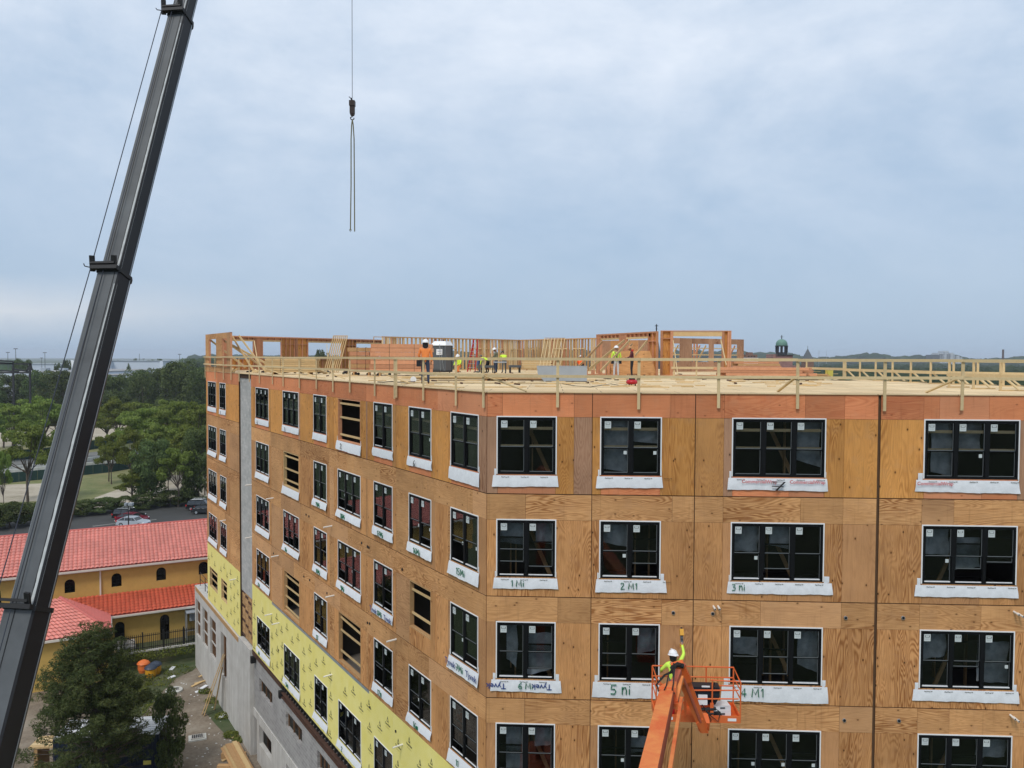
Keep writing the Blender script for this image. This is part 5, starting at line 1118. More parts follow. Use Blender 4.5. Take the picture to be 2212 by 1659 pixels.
for px, fy, ty, wpx, kind, z_ in FILL:
    cnt[z_] = cnt.get(z_, -1)+1; od = ORD[cnt[z_]]
    p = G(px, fy); tree(kind, p, AT(px, ty, p.y).z, wpx/FPX*p.y*1.12, {'row': 'dark leafy tree of the far row beyond the sandy lot, %s from the left', 'middle': 'flat crowned pale green tree beyond the road, %s from the left', 'near': 'tree between the parking lot and the road, %s from the left'}[z_] % od, {'row': 'dark trees of the far row', 'middle': 'pale green trees of the middle row', 'near': 'trees between the parking lot and the road'}[z_])
# bushes at the parking edge
k = 0
for px, fy, ty, wpx in ((225, 1108, 1075, 70), (270, 1104, 1072, 60), (180, 1112, 1080, 60), (20, 1140, 1085, 80), (70, 1132, 1085, 70), (-40, 1140, 1090, 80), (310, 1099, 1066, 60), (365, 1093, 1060, 70), (410, 1089, 1060, 60), (120, 1124, 1082, 70)):
    p = G(px, fy); t = tree('broad', p, AT(px, ty, p.y).z, wpx/FPX*p.y*1.1, ['low dark bush along the parking lot edge, %s' % w_ for w_ in ('just right of the boom', 'left of the black cars', 'hidden behind the boom', 'at the far left', 'second from the left edge', 'beyond the left edge', 'behind the black cars', 'right of the lamp post', 'nearest the building', 'left of the boom')][k], 'bushes along the parking lot edge', 'bush'); k += 1
# bare tree in the far row
b = MB(); b.tube([(0, 0, 0), (.2, 0, 4), (0, 0, 8)], [.3, .22, .12], 6)
for k in range(16): a = k*2.4; b.tube([(0, 0, 4+k*.25), (1.2*math.cos(a), 1.2*math.sin(a), 6+k*.3), (2.6*math.cos(a), 2.6*math.sin(a), 8+k*.25)], [.08, .05, .02], 4)
t = thing('bare_tree', 'bare pale tree standing out of the dark far row', 'tree', G(349, 900)); o = part('branches', b, plain('pale_bark', (.26, .22, .18), .9), t); o.scale = (1.3, 1.3, 1.75)

# the pine and the bush beside the yard
def pine(px, py, D, H, label):
    base = AT(px, py, D); base.z = 0; t = thing('pine_tree', label, 'tree', base); rd = random.Random(3); tr = MB(); cs = []; rs = []
    tr.tube([(0, 0, 0), (.1, .05, H*.5), (0, 0, H*.97)], [.22, .15, .03], 8)
    z = 1.6
    while z < H*.98:
        L_ = 4.3*(1-(z/H))**.62*(.55+.45*min(1, z/3.5))+.25
        for k in range(6):
            a = rd.uniform(0, 6.28); l = L_*rd.uniform(.65, 1.05); e_ = Vector((l*math.cos(a), l*math.sin(a), z+l*.18+rd.uniform(-.1, .3)))
            tr.tube([(0, 0, z), e_*.5+Vector((0, 0, z*.5-.12)), e_], [.045, .03, .012], 5)
            m_ = max(2, int(l/.42))
            for j in range(m_):
                if z < 4.2 and rd.random() < .62: continue
                f = 1-j/m_*.75; q_ = Vector((e_.x*f, e_.y*f, z+(e_.z-z)*f)); sp_ = .28
                cs.append((q_.x+rd.uniform(-sp_, sp_), q_.y+rd.uniform(-sp_, sp_), q_.z+rd.uniform(-.1, .2))); rs.append((rd.uniform(.28, .45),)*2+(rd.uniform(.16, .3),))
        z += rd.uniform(.2, .33)
    part('trunk', tr, M['bark'], t); obj('crown', leaf_mesh('crown', cs, rs, 95, .24, M['needle'], .17, .5), t); return t
pine(197, 1500, 43.5, 10.3, 'tall dark green pine tree standing between the crane boom and the dirt yard')
t = tree('broad', G(366, 1672), 5.2, 2.3, 'slender dark bush standing against the blue container', None, 'bush')
for o in t.children: o.data = o.data
def weeds(name, label, pts, mat, size):
    cs = [tuple((HF.pt(HF.hit(px, py, -2.4)[0], -2.45, .75) if py < 1445 else G(px, py))+Vector((0, 0, h_*.25))) for px, py, h_, w_ in pts]; rs = [(w_, w_*.8, h_*.4) for px, py, h_, w_ in pts]
    o = obj(name, leaf_mesh(name, cs, rs, 260, size, M[mat])); stuff(o); tag(o, label, 'weeds'); return o

# ------------------------------------------------------------------ the yellow church hall with red tile roofs
M['stucco'] = plain('ochre_stucco', (.52, .345, .10), .85, 0, .10, 2.5, .2)
M['gutter'] = plain('pale_gutter', (.66, .62, .55), .5, 0, .05)
def tile(name, c):
    m, nt, N, L, b = newmat(name); q = NB(nt); v, rnd = q.objvec(3); geo = q.n('ShaderNodeNewGeometry')
    cs = q.n('ShaderNodeRGB'); cs.outputs[0].default_value = (*c, 1); n = q.noise(v, .6, 6, .7)
    L.new(q.mul(cs.outputs[0], q.math('ADD', q.math('MULTIPLY', n, .7), q.math('MULTIPLY_ADD', geo.outputs['Random Per Island'], .16, .56))), b.inputs['Base Color']); b.inputs['Roughness'].default_value = .42; return m
M['tilepink'] = tile('faded_red_tile', (.66, .225, .18)); M['tileorange'] = tile('orange_red_tile', (.58, .115, .065)); M['tilecap'] = plain('red_ridge_metal', (.50, .12, .10), .45)
e0, e1 = G(231, 1329.6, 3.9), G(423.5, 1304.7, 3.9); HF = Frame(e0, math.atan2(e1.y-e0.y, e1.x-e0.x))
CH = thing('church_hall', 'long ochre church hall with faded red tile roofs and arched dark windows', 'church', HF.pt(0, 0, 0), HF.a)
def hit(px, py, off=0.): return HF.hit(px, py, off)
XL, XR = -26., 24.
def arch(x0, x1, z0, z1, n=8):
    r = (x1-x0)/2; c = (x0+x1)/2; return [(x0, z0), (x1, z0)]+[(c+r*math.cos(math.pi*k/n), z1-r+r*math.sin(math.pi*k/n)) for k in range(n+1)]
def hall_wall(y, x0, x1, z0, z1, wins, name='wall'):
    b = MB(); x = x0; t = .3
    for a, c_, lo, hi in sorted(wins):
        b.box(x, a, y, y+t, z0, z1); b.box(a, c_, y, y+t, z0, lo); r = (c_-a)/2; cx = (a+c_)/2; n = 8
        for k in range(n):      # spandrel above the arch
            t0, t1 = math.pi*k/n, math.pi*(k+1)/n; p0 = (cx+r*math.cos(t0), hi-r+r*math.sin(t0)); p1 = (cx+r*math.cos(t1), hi-r+r*math.sin(t1))
            b.hexa([(p1[0], y, p1[1]), (p0[0], y, p0[1]), (p0[0], y, z1), (p1[0], y, z1)], [(p1[0], y+t, p1[1]), (p0[0], y+t, p0[1]), (p0[0], y+t, z1), (p1[0], y+t, z1)])
        x = c_
    b.box(x, x1, y, y+t, z0, z1); part(name, b, M['stucco'], CH)
    for a, c_, lo, hi in wins:
        r = (c_-a)/2; b = MB(); o = part('window', b.slab(arch(a, c_, lo, hi), y+.16, y+.2), M['black'], CH)
        part('pane', MB().slab(arch(a+.07, c_-.07, lo+.07, hi-.07), y+.13, y+.158), M['glass'], o)
        g = MB(); cx = (a+c_)/2; g.box(cx-.02, cx+.02, y+.08, y+.128, lo, hi)
        for z in np.linspace(lo, hi, 5)[1:-1]: g.box(a, c_, y+.09, y+.127, z-.015, z+.015)
        part('muntins', g, M['black'], o)
def w7(x0, x1, y0, y1, off):      # window read off the photograph, crop of the lower left corner
    q_ = lambda x, y: hit(x*.3125, (1320+y/2.765)*.8640625, off) if 0 else hit((x/2.765)*.8640625, (1320+y/2.765)*.8640625, off)
    a, zt = q_((x0+x1)/2, y0); _, zb = q_((x0+x1)/2, y1); l, _ = q_(x0, y0); r, _ = q_(x1, y0); return (l, r, zb, zt)
lw = [w7(792, 862, 657, 832, 0), w7(1107, 1173, 607, 783, 0)]; lw.append(tuple(v+(11.5 if i < 2 else 0) for i, v in enumerate(lw[1])))
AY = 3.2
uw = [w7(445, 518, 355, 450, AY), w7(770, 840, 313, 407, AY), w7(1080, 1147, 272, 363, AY), w7(1373, 1440, 233, 320, AY)]
for dx in (-5.5, -11): uw.append((uw[0][0]+dx, uw[0][1]+dx, uw[0][2], uw[0][3]))
z_e = 3.9; z_top = 5.0; z_ue = hit(447.5, 1200, AY)[1]
hall_wall(.35, -2.0, XR, 0, z_e-.05, lw); hall_wall(AY, XL, XR, 3.6, z_ue-.02, uw, 'upper_wall')
def tile_roof(name, p00, p10, p01, p11, mat, pitch=.33, row=.42, clipfn=None):
    """pantiles between eave p00-p10 and upper edge p01-p11; curved ribs as real geometry, joined (thousands of tiles)"""
    p00, p10, p01, p11 = map(Vector, (p00, p10, p01, p11)); W = (p10-p00).length; S = (p01-p00).length; nc = int(W/pitch); nr = int(S/row); nrm = (p10-p00).cross(p01-p00).normalized()
    vs = []; fs = []; prof = [(0, 0), (.2, .055), (.5, .085), (.8, .055), (1, 0)]
    for r in range(nr):
        for c in range(nc):
            u0 = c/nc; v0 = r/nr; v1 = (r+1.12)/nr; v1 = min(v1, 1)
            if clipfn and not clipfn((c+.5)/nc, (r+.5)/nr): continue
            b0 = len(vs)
            for v, lift in ((v0, .055), (v1, 0.)):
                for a, h_ in prof:
                    u = u0+a/nc; lo = p00+(p10-p00)*u; hi = p01+(p11-p01)*u; vs.append(lo+(hi-lo)*v+nrm*(h_+lift))
            for k in range(4): fs.append((b0+k, b0+k+1, b0+6+k, b0+5+k))
    b = MB(); b.add(vs, fs); o = part(name, b, mat, CH); stuff(o)
    part('roof_board', MB().hexa([p00-nrm*.04, p10-nrm*.04, p11-nrm*.04, p01-nrm*.04], [p00-nrm*.01, p10-nrm*.01, p11-nrm*.01, p01-nrm*.01]), M['tilecap'], CH)
    return o
RY, RZ = None, None
# ridge: choose depth so that the pitch is about 24 degrees
for i_ in range(200):
    RY = AY+3+i_*.05; _, RZ = hit(231, 1140.8, RY)
    if (RZ-z_ue)/(RY-AY) < .45: break
print('ridge', RY, RZ, 'eave', z_ue, 'lower windows', lw[0], 'upper', uw[0])
_, z_lt = hit(300, 1276, AY); print('aisle top', z_lt)
tile_roof('roof_tiles', (XL, AY-.45, z_ue), (XR, AY-.45, z_ue), (XL, RY, RZ), (XR, RY, RZ), M['tilepink'])
part('rear_roof', MB().hexa([(XL, RY, RZ-.05), (XR, RY, RZ-.05), (XR, 2*RY-AY+.4, z_ue), (XL, 2*RY-AY+.4, z_ue)], [(XL, RY, RZ), (XR, RY, RZ), (XR, 2*RY-AY+.4, z_ue+.05), (XL, 2*RY-AY+.4, z_ue+.05)]), M['tilecap'], CH)
part('ridge_cap', MB().tube([(XL, RY, RZ+.03), (XR, RY, RZ+.03)], .11, 8), M['tilecap'], CH)
part('rear_wall', MB().box(XL, XR, 2*RY-AY, 2*RY-AY+.3, 0, z_ue), M['stucco'], CH)
tile_roof('aisle_roof_tiles', (-6.5, -.3, z_e), (XR, -.3, z_e), (-6.5, AY-.02, z_lt), (XR, AY-.02, z_lt), M['tileorange'])
for y, z, x0, x1 in ((-.38, z_e-.06, -.9, XR), (AY-.53, z_ue-.06, XL, XR)): part('gutter', MB().box(x0, x1, y-.05, y+.08, z-.12, z+.02), M['gutter'], CH); part('fascia', MB().box(x0, x1, y+.08, y+.3, z-.2, z-.1), M['gutter'], CH)
s_, _ = hit(sx(251, 0)[0], 1270, AY-.1); part('downspout', MB().box(s_-.06, s_+.06, AY-.14, AY-.01, z_lt, z_ue-.1), M['gutter'], CH)
# front transept with a hipped roof
cxr, _ = hit(233, 1348, -4.2); _, zz = hit(233, 1348, -4.2); TX0, TX1 = cxr-14, cxr
hx, hz = hit(141, 1290, AY); hz = min(hz, z_lt+.9)
print('transept corner', cxr, zz, 'hip end', hx, hz)
zz = 3.9
tile_roof('transept_roof_tiles', (TX0, -4.5, zz), (TX1+.2, -4.5, zz), (TX0, .6, 5.6), (TX1-3.4, .6, 5.6), M['tilepink'])
tile_roof('transept_side_tiles', (TX1+.2, -4.5, zz), (TX1+.2, .2, zz), (TX1-3.4, .6, 5.6), (TX1-3.4, .9, 5.6), M['tilecap'], .3)
part('hip_cap', MB().tube([(TX1+.2, -4.5, zz+.06), (TX1-3.4, .6, 5.68)], .15, 7), M['tilecap'], CH)
part('transept_wall', MB().box(TX0, TX1, -4.2, -3.9, 0, zz-.05).box(TX1-.3, TX1, -3.9, .4, 0, zz-.05), M['stucco'], CH)
part('gutter', MB().box(TX0, TX1+.25, -4.65, -4.5, zz-.16, zz+.0).box(TX1+.2, TX1+.32, -4.5, -.3, zz-.16, zz), M['gutter'], CH); part('downspout', MB().box(TX1-1.5, TX1-1.38, -4.36, -4.22, 0, zz-.1), M['gutter'], CH)
# glass porch by the building
s_, _ = hit(sx(463, 0)[0], 1350, -.1)
t = thing('porch_canopy', 'small pale framed porch against the ochre wall beside the concrete wall', 'porch', HF.pt(s_, -1.2, .8), HF.a)
part('frame', MB().box(0, .06, 0, .06, 0, 2.7).box(2.2, 2.26, 0, .06, 0, 2.7).box(0, .06, 1.1, 1.16, 0, 2.7).box(0, 2.3, -.02, 1.18, 2.7, 2.76).box(0, 2.3, 0, .04, 1.2, 1.26), M['steel'], t)
o = part('pane', MB().box(.06, 2.2, .02, .04, .1, 2.65), M['glass'], t); part('white_board', MB().box(.3, 1.3, .5, .54, 1.9, 2.5), M['whiteplastic'], t)
# iron fence with pickets
TZ = 1.1; FY = -2.0; fx0 = hit(262, 1400, FY)[0]
o = part('terrace', MB().box(fx0-.3, XR, FY-.12, .34, -.2, TZ), M['weeds'], None, HF.pt(0, 0, 0), HF.a); structure(o)
o = part('terrace_kerb', MB().box(fx0-.3, XR, FY-.16, FY+.12, TZ+.004, TZ+.14), M['concrete'], None, HF.pt(0, 0, 0), HF.a); structure(o)
LF = hit(440, 1390, FY)[0]-fx0
t = thing('iron_fence', 'black iron picket fence in front of the ochre church wall', 'fence', HF.pt(fx0, FY, TZ+.12), HF.a)
for z in (.2, 1.15): part('rail', MB().box(0, LF, -.02, .02, z, z+.05), M['dark'], t)
pm = MB().box(-.022, .022, -.02, .02, .0, 1.35).mesh('picket', M['dark'])
for k in range(int(LF/.14)): obj('picket', pm, t, (k*.14, 0, 0))
for k in range(5): part('post', MB().box(LF*k/4-.05, LF*k/4+.05, -.05, .05, 0, 1.5), M['dark'], t)
t2 = thing('iron_fence', 'black iron picket fence at the bottom of the picture behind the pine stem', 'fence', G(200, 1735), .25)
for z in (.25, 1.8): part('rail', MB().box(0, 3.2, -.02, .02, z, z+.05), M['dark'], t2)
for k in range(20): obj('picket', pm, t2, (k*.16, 0, .25))
t = thing('stair_railing', 'black handrail in front of the tall arched door of the church', 'railing', HF.pt(lw[0][0]-.2, -1.5, TZ), HF.a)
part('handrail', MB().tube([(0, 0, 0), (0, 0, 1.1), (.9, 0, 1.25), (1.6, 0, .8), (1.6, 0, 0)], .03, 6).tube([(.9, 0, 0), (.9, 0, 1.25)], .025, 6), M['dark'], t)
part('steps', MB().box(-.1, 1.7, .1, 1.5, 0, .35).box(-.1, 1.7, .5, 1.5, .35, .55), M['concrete'], t)
part('plywood_board', MB().box(-.2, .3, -1.4, -.4, .4, .44), M['lumber_pale'], t)
weeds('weed_growth', 'tall green weeds along the iron fence and the concrete wall foot', [(240, 1425, 1.2, .9), (262, 1440, 1.6, .8), (285, 1428, 1.2, .9), (310, 1425, 1.1, .9), (345, 1422, .8, 1.2), (372, 1424, .9, 1.2), (400, 1425, .9, 1.1), (380, 1450, .5, 1.3), (345, 1475, .4, 1.2), (300, 1500, .9, 1.0), (320, 1520, .8, .9), (235, 1470, 1.2, 1.), (462, 1515, .4, .7), (480, 1550, .5, .6), (500, 1590, .5, .6), (520, 1600, .4, .5), (300, 1480, .8, 1.1), (270, 1500, 1.1, 1.2), (330, 1545, 1.3, .8), (445, 1495, .3, .6)], 'leaf', .16)
# barrels
M['orangeplastic'] = plain('orange_plastic', (.70, .17, .04), .5); M['bluecover'] = plain('dark_blue_cover', (.035, .05, .08), .5); M['ambertank'] = plain('amber_plastic', (.62, .30, .02), .45)
for k, (px, py, mt, cv, lb) in enumerate(((322, 1462, 'ambertank', 'bluecover', 'amber mixing drum with a dark blue cover, nearest the yard'), (332, 1455, 'ambertank', 'bluecover', 'amber drum with a dark blue domed cover, rightmost'), (306, 1452, 'orangeplastic', 'orangeplastic', 'orange covered drum, leftmost of the three'))):
    t = thing('drum', lb, 'drum', G(px+4, py, 0), 0, 'covered drums in the weeds'); part('drum_body', MB().lathe([(.33, 0), (.42, .25), (.42, .72)], 18), M[mt], t)
    part('cover', MB().lathe([(.45, .68), (.5, .73), (.4, .86), (.2, .97), (.02, 1.0)], 18), M[cv], t)
# container
p = G(343, 1668)
M['navy'] = plain('navy_steel', (.012, .022, .045), .45, .2, .15); M['whitesteel'] = plain('white_steel_roof', (.62, .64, .66), .45, 0, .08)
cr = AT(343, 1590, 47.2); cl = AT(331, 1566, 50.0); a_ = math.atan2(cl.y-cr.y, cl.x-cr.x)
t = thing('shipping_container', 'navy blue shipping container with a ribbed white roof behind the pine tree', 'container', (cr.x, cr.y, 0), .12)
part('container_body', MB().box(-6.0, 0, 0, 2.44, .15, 2.55), M['navy'], t)
rb = MB()
for k in range(24): rb.box(-6+k*.25, -5.88+k*.25, -.03, .0, .2, 2.5)
part('side_ribs', rb, M['navy'], t); part('roof', MB().box(-6, 0, 0, 2.44, 2.55, 2.6), M['whitesteel'], t)
rr_ = MB()
for k in range(9): rr_.box(-6, 0, .15+k*.26, .25+k*.26, 2.6, 2.63)
part('roof_ribs', rr_, M['whitesteel'], t); part('plate', MB().box(-.9, -.45, -.045, -.03, .75, 1.0), M['yellowplastic'], t)
# manholes, planks, debris
for px, py, lb, sz in ((436, 1442+90*0+4, 'white concrete pad with a dark grate lying in the dirt yard', 0), (0, 0, '', 1)):
    pass
for (px, py, lb) in ((434, 1727-120, ''),): pass
def s7(x, y): return ((x/2.765)*.8640625, (1320+y/2.765)*.8640625)
for x, y, lb, r_ in ((1203, 1128, 'round white concrete pad with a dark square grate in the dirt yard', .62), (1365, 1455, 'pale concrete frame with a slotted grate near the wall', .55)):
    t = thing('drain_cover', lb, 'drain cover', G(*s7(x, y)), .4)
    if r_ > .6: part('pad', MB().lathe([(r_, 0), (r_, .12), (r_*.95, .14)], 18), M['barrier'], t)
    else: part('pad', MB().box(-r_, r_, -.42, .42, 0, .1), M['barrier'], t)
    part('frame', MB().box(-.4, .4, -.3, .3, .1, .17), M['concrete'], t)
    for k in range(6): part('grate_slot', MB().box(-.34+k*.115, -.26+k*.115, -.24, .24, .17, .18), M['dark'], t)
for x0, y0, x1, y1, off, lb in ((1548, 872, 1398, 1290, 0, 'long plank leaning against the concrete wall, left of the pair'), (1556, 880, 1412, 1300, .3, 'long plank leaning against the concrete wall, right of the pair'), (1540, 960, 1482, 1260, .1, 'thin plank leaning against the concrete wall beside the pair')):
    s_, z_ = FL.hit(*s7(x0, y0), -.12); top = FL.pt(s_, -.16, z_); ft = G(*s7(x1, y1)); single('plank', MB().beam(Vector((0, 0, .05)), top-ft, .24 if off != .1 else .12, .05), M['lumber'], lb, 'plank', ft, 0, 'planks leaning against the concrete wall')
t = thing('plank_stack', 'stack of brown planks lying in the dirt yard at the bottom edge of the picture', 'lumber stack', G(*s7(1560, 1600)), 0)
for k in range(7):
    a = G(*s7(1540+k*16, 1560-k*6)); b_ = G(*s7(1660+k*18, 1790-k*4)); o_ = t.location; part('plank', MB().beam(a-o_+Vector((0, 0, .4+.06*(k % 3))), b_-o_+Vector((0, 0, .4+.06*(k % 3))), .27, .05), M['lumber' if k % 2 else 'lumber_tan'], t)
part('bearer', MB().box(0, 2, -1.5, -1.2, 0, .36), M['lumber_tan'], t); part('bearer', MB().box(-.3, 1.2, 0, .3, 0, .36), M['lumber_tan'], t)
t = thing('plank_stack', 'pallet of fresh pale boards at the bottom left under the pine', 'lumber stack', G(70, 1690), .1)
for k in range(5): part('plank', MB().box(-.2, 2.2, k*.3, k*.3+.26, 2.0, 2.1), M['lumber_pale' if k % 2 else 'lumber'], t)
part('bearer', MB().box(.1, .3, 0, 1.5, 0, 2.0), M['lumber_tan'], t); part('bearer', MB().box(1.6, 1.8, 0, 1.5, 0, 2.0), M['lumber_tan'], t)
rd = random.Random(11); M['litter'] = plain('white_litter', (.6, .6, .58), .7)
LB = ['white scrap of wrap in the dirt yard', 'pale offcut in the dirt yard', 'small pale stone in the dirt yard']
b = MB()
for k in range(110):
    x = rd.uniform(400, 560); y = rd.uniform(1470, 1655)
    if x > 425+(y-1440)*.62: continue
    p = G(x-20, y); r_ = rd.uniform(.02, .06); b.box(p.x-r_, p.x+r_, p.y-r_*.7, p.y+r_*.7, 0, r_*.6)
o = part('scattered_stones', b, M['litter'], None); stuff(o); tag(o, 'small pale stones and scraps scattered over the dirt yard', 'stones')
for k, (x, y) in enumerate(((1345, 1080), (1325, 1100), (1375, 1033), (1180, 985), (1160, 1045), (1390, 1115), (1350, 1140), (1125, 1200), (1520, 1318), (1600, 1455), (1535, 1615))):
    p = G(*s7(x, y)); wood = k in (0, 1, 2, 9, 10)
    single('offcut' if wood else 'wrap_scrap', MB().beam((0, 0, .05), (.9 if wood else .4, .45, .08), .2 if wood else .3, .05), M['lumber' if wood else 'wrap'], (['short board offcut lying in the dirt beside the white scraps', 'tiny upright offcut near the short board', 'long thin board lying at the top of the yard', 'white torn wrap among the weeds', 'crumpled white wrap at the weed edge', 'white wrap scrap near the leaning planks', 'flat white wrap scrap above the tyre tracks', 'white wrap scrap below the concrete pad', 'white wrap scrap in the weeds by the wall', 'small board right of the slotted grate', 'thin board left of the plank stack'])[k], 'offcut' if wood else 'scrap', p, rd.uniform(-.5, .8), 'scraps in the dirt yard')

# ------------------------------------------------------------------ cars and lamp in the parking lot
def carpaint(n, c): M[n] = plain(n, c, .22, .1, .02); return n
for n, c in (('car_black', (.012, .013, .015)), ('car_maroon', (.16, .012, .03)), ('car_silver', (.45, .50, .56)), ('car_darkgrey', (.03, .035, .04))): carpaint(n, c)
M['carglass'] = plain('dark_car_glass', (.015, .02, .025), .08, 0, .02, spec=.8); M['taillight'] = plain('red_tail_light', (.5, .02, .02), .3)
def car(label, loc, rz, paint, suv=True, Lc=4.7):
    t = thing('parked_car', label, 'car', loc, rz, 'cars parked in the lot'); H = 1.7 if suv else 1.45; w = .9
    side = [(-Lc/2, .35), (-Lc/2+.1, .8), (-Lc/2+.18, .98), (Lc/2-1.5, 1.0), (Lc/2-.25, .88), (Lc/2, .62), (Lc/2-.05, .3)]
    b = MB(); n = len(side); prof = [(w*.9, side), ]; 
    b.hexa([(x, -w, z) for x, z in side], [(x, w, z) for x, z in side]); part('body', b, M[paint], t)
    cab = [(-Lc/2+.15, .97), (-Lc/2+(.35 if suv else 1.0), H-.06), (-.2, H), (.45, H-.05), (Lc/2-1.35, .99)]
    part('cabin', MB().hexa([(x, -w*(.93 if i in (0, 4) else .76), z) for i, (x, z) in enumerate(cab)], [(x, w*(.93 if i in (0, 4) else .76), z) for i, (x, z) in enumerate(cab)]), M['carglass'], t)
    top = [(cab[1][0]-.03, H-.05), (cab[1][0]+.1, H+.0), (-.2, H+.03), (.45, H+.0), (.5, H-.06)]
    part('roof', MB().hexa([(x, -w*.77, z) for x, z in top], [(x, w*.77, z) for x, z in top]), M[paint], t)
    b = MB()
    for s in (-1, 1):
        for p, q in zip(((cab[0][0], .97), (cab[4][0], .99), (-.9, .98), (.2, .99)), ((cab[1][0], H-.05), (cab[3][0], H-.04), (-.85, H), (.1, H))): b.beam((p[0], s*w*.935, p[1]), (q[0], s*w*.77, q[1]), .03, .08)
    part('pillars', b, M[paint], t)
    for x in (-Lc/2+.85, Lc/2-.85):
        for s in (-1, 1):
            o = part('wheel', MB().tube([(x, s*(w-.2), .34), (x, s*(w+.01), .34)], .34, 16), M['dark'], t); part('rim', MB().tube([(x, s*(w+.0), .34), (x, s*(w+.02), .34)], .2, 10), M['steel'], o)
    for s in (-1, 1):
        part('tail_light', MB().box(-Lc/2-.0, -Lc/2+.2, s*w*.98-.05, s*w*.98+.05 if s < 0 else s*w*.98+.03, .78, 1.0), M['taillight'], t); part('headlight', MB().box(Lc/2-.35, Lc/2-.1, s*w*.9-.1, s*w*.9+.1, .66, .82), M['whiteplastic'], t)
    if suv:
        for s in (-1, 1): part('roof_rail', MB().tube([(-1.6, s*.62, H+.03), (-1.4, s*.62, H+.1), (.3, s*.62, H+.1), (.5, s*.62, H+.03)], .025, 5), M['steel'], t)
        for x in (-1.1, -.1): part('crossbar', MB().box(x-.03, x+.03, -.62, .62, H+.1, H+.13), M['bead'], t)
    part('grille', MB().box(Lc/2-.03, Lc/2+.01, -.5, .5, .45, .6), M['dark'], t); return t
pc = G(262, 1130); dirx = (G(300, 1131)-pc); 
car('black estate car with silver roof bars, farthest of the three parked together', G(279, 1122), -.12, 'car_black')
car('dark red car between the black and the silver one', G(286, 1128.5), -.12, 'car_maroon', False, 4.6)
car('silver car nearest the tile roof', G(288, 1137), -.12, 'car_silver', False, 4.5)
car('black car farther back at the edge of the building', G(436, 1101), .1, 'car_black')
car('dark car nearer at the edge of the building', G(448, 1109), .1, 'car_darkgrey', False)
t = thing('lamp_post', 'grey lamp post with two square heads beside the parked cars', 'lamp post', G(278, 1160)); q = G(278, 1160); hgt = AT(281, 1091, q.y).z
part('pole', MB().tube([(0, 0, 0), (0, 0, hgt)], [.10, .06], 8), M['dark'], t)
for s in (-1, 1): part('lamp_head', MB().box(s*.15-.3 if s < 0 else .1, s*.15+.0 if s < 0 else .65, -.3, .3, hgt-.05, hgt+.3), M['steel'], t)

# ------------------------------------------------------------------ the far distance
M['farwood'] = leafmat('far_wood', (.035, .058, .030), (.055, .085, .040), (.08, .115, .05))
ico = None
def crowns(name, label, pts, kind='stuff', mat='farwood'):
    """lumpy canopy: one rough low ball per crown, joined"""
    bm_v = []; bm_f = []
    phi = (1+5**.5)/2; base = np.array([(-1,phi,0),(1,phi,0),(-1,-phi,0),(1,-phi,0),(0,-1,phi),(0,1,phi),(0,-1,-phi),(0,1,-phi),(phi,0,-1),(phi,0,1),(-phi,0,-1),(-phi,0,1)])/math.sqrt(1+phi*phi)
    tri = [(0,11,5),(0,5,1),(0,1,7),(0,7,10),(0,10,11),(1,5,9),(5,11,4),(11,10,2),(10,7,6),(7,1,8),(3,9,4),(3,4,2),(3,2,6),(3,6,8),(3,8,9),(4,9,5),(2,4,11),(6,2,10),(8,6,7),(9,8,1)]
    # one subdivision
    v = [tuple(x) for x in base]; mid = {}; f2 = []
    def m(i, j):
        k = (min(i, j), max(i, j))
        if k not in mid: p = np.array(v[i])+np.array(v[j]); v.append(tuple(p/np.linalg.norm(p))); mid[k] = len(v)-1
        return mid[k]
    for a, b, c in tri: ab, bc, ca = m(a, b), m(b, c), m(c, a); f2 += [(a, ab, ca), (b, bc, ab), (c, ca, bc), (ab, bc, ca)]
    v = np.array(v); f2 = np.array(f2); P = np.array(pts); n = len(P)
    V = v[None]*(1+rng.uniform(-.22, .22, (n, len(v), 1)))*P[:, None, 3:6]+P[:, None, :3]; V = V.reshape(-1, 3)
    Fc = (f2[None]+np.arange(n)[:, None, None]*len(v)).reshape(-1, 3)
    me = bpy.data.meshes.new(name); me.vertices.add(len(V)); me.vertices.foreach_set('co', V.ravel().astype('f4')); me.loops.add(len(Fc)*3); me.loops.foreach_set('vertex_index', Fc.ravel().astype('i4'))
    me.polygons.add(len(Fc)); me.polygons.foreach_set('loop_start', np.arange(0, len(Fc)*3, 3, dtype='i4')); me.update(); me.materials.append(M[mat])
    o = obj(name, me); stuff(o); tag(o, label, 'woods'); return o
pts = []
for k in range(5200):      # wooded suburbs right of and behind the building
    D = 140*(2600/140)**rng.random(); x = rng.uniform(-.42, .9)*D
    if x/D < -.26: continue
    if D < 330 and x/D < .20: continue
    if 300 < D < 460 and .30 < x/D < .5: continue
    r = rng.uniform(4, 7)*(1+D/1500); pts.append((x, D, rng.uniform(5, 10)+D*.0006, r, r, rng.uniform(5, 8)))
crowns('distant_woods', 'dark green wooded suburbs seen under and over the deck rails at right', pts)
pts = []
for k in range(2600):
    u = rng.uniform(-1.0, 1.0); D = rng.uniform(2200, 3600); hh = 20+14*max(0, math.sin(u*5+1.0))+5*math.sin(u*29)+4*math.sin(u*61)
    if u < -.1: hh = 14
    if u < -.40: continue
    r = rng.uniform(14, 26); pts.append((u*D, D, max(8, hh*rng.uniform(.75, 1.05)), r*1.3, r, rng.uniform(12, 18)))
pts2 = []
for k in range(1500):
    D = rng.uniform(330, 2400); u = -rng.uniform(.62, 1.3); r = rng.uniform(5, 8)*(1+D/1200); pts2.append((u*D, D, rng.uniform(3, 9), r, r, rng.uniform(5, 9)))
crowns('distant_woods', 'wooded suburbs on the far left beyond the truss structure', pts2)
crowns('distant_hills', 'low blue green wooded hills along the horizon', pts)
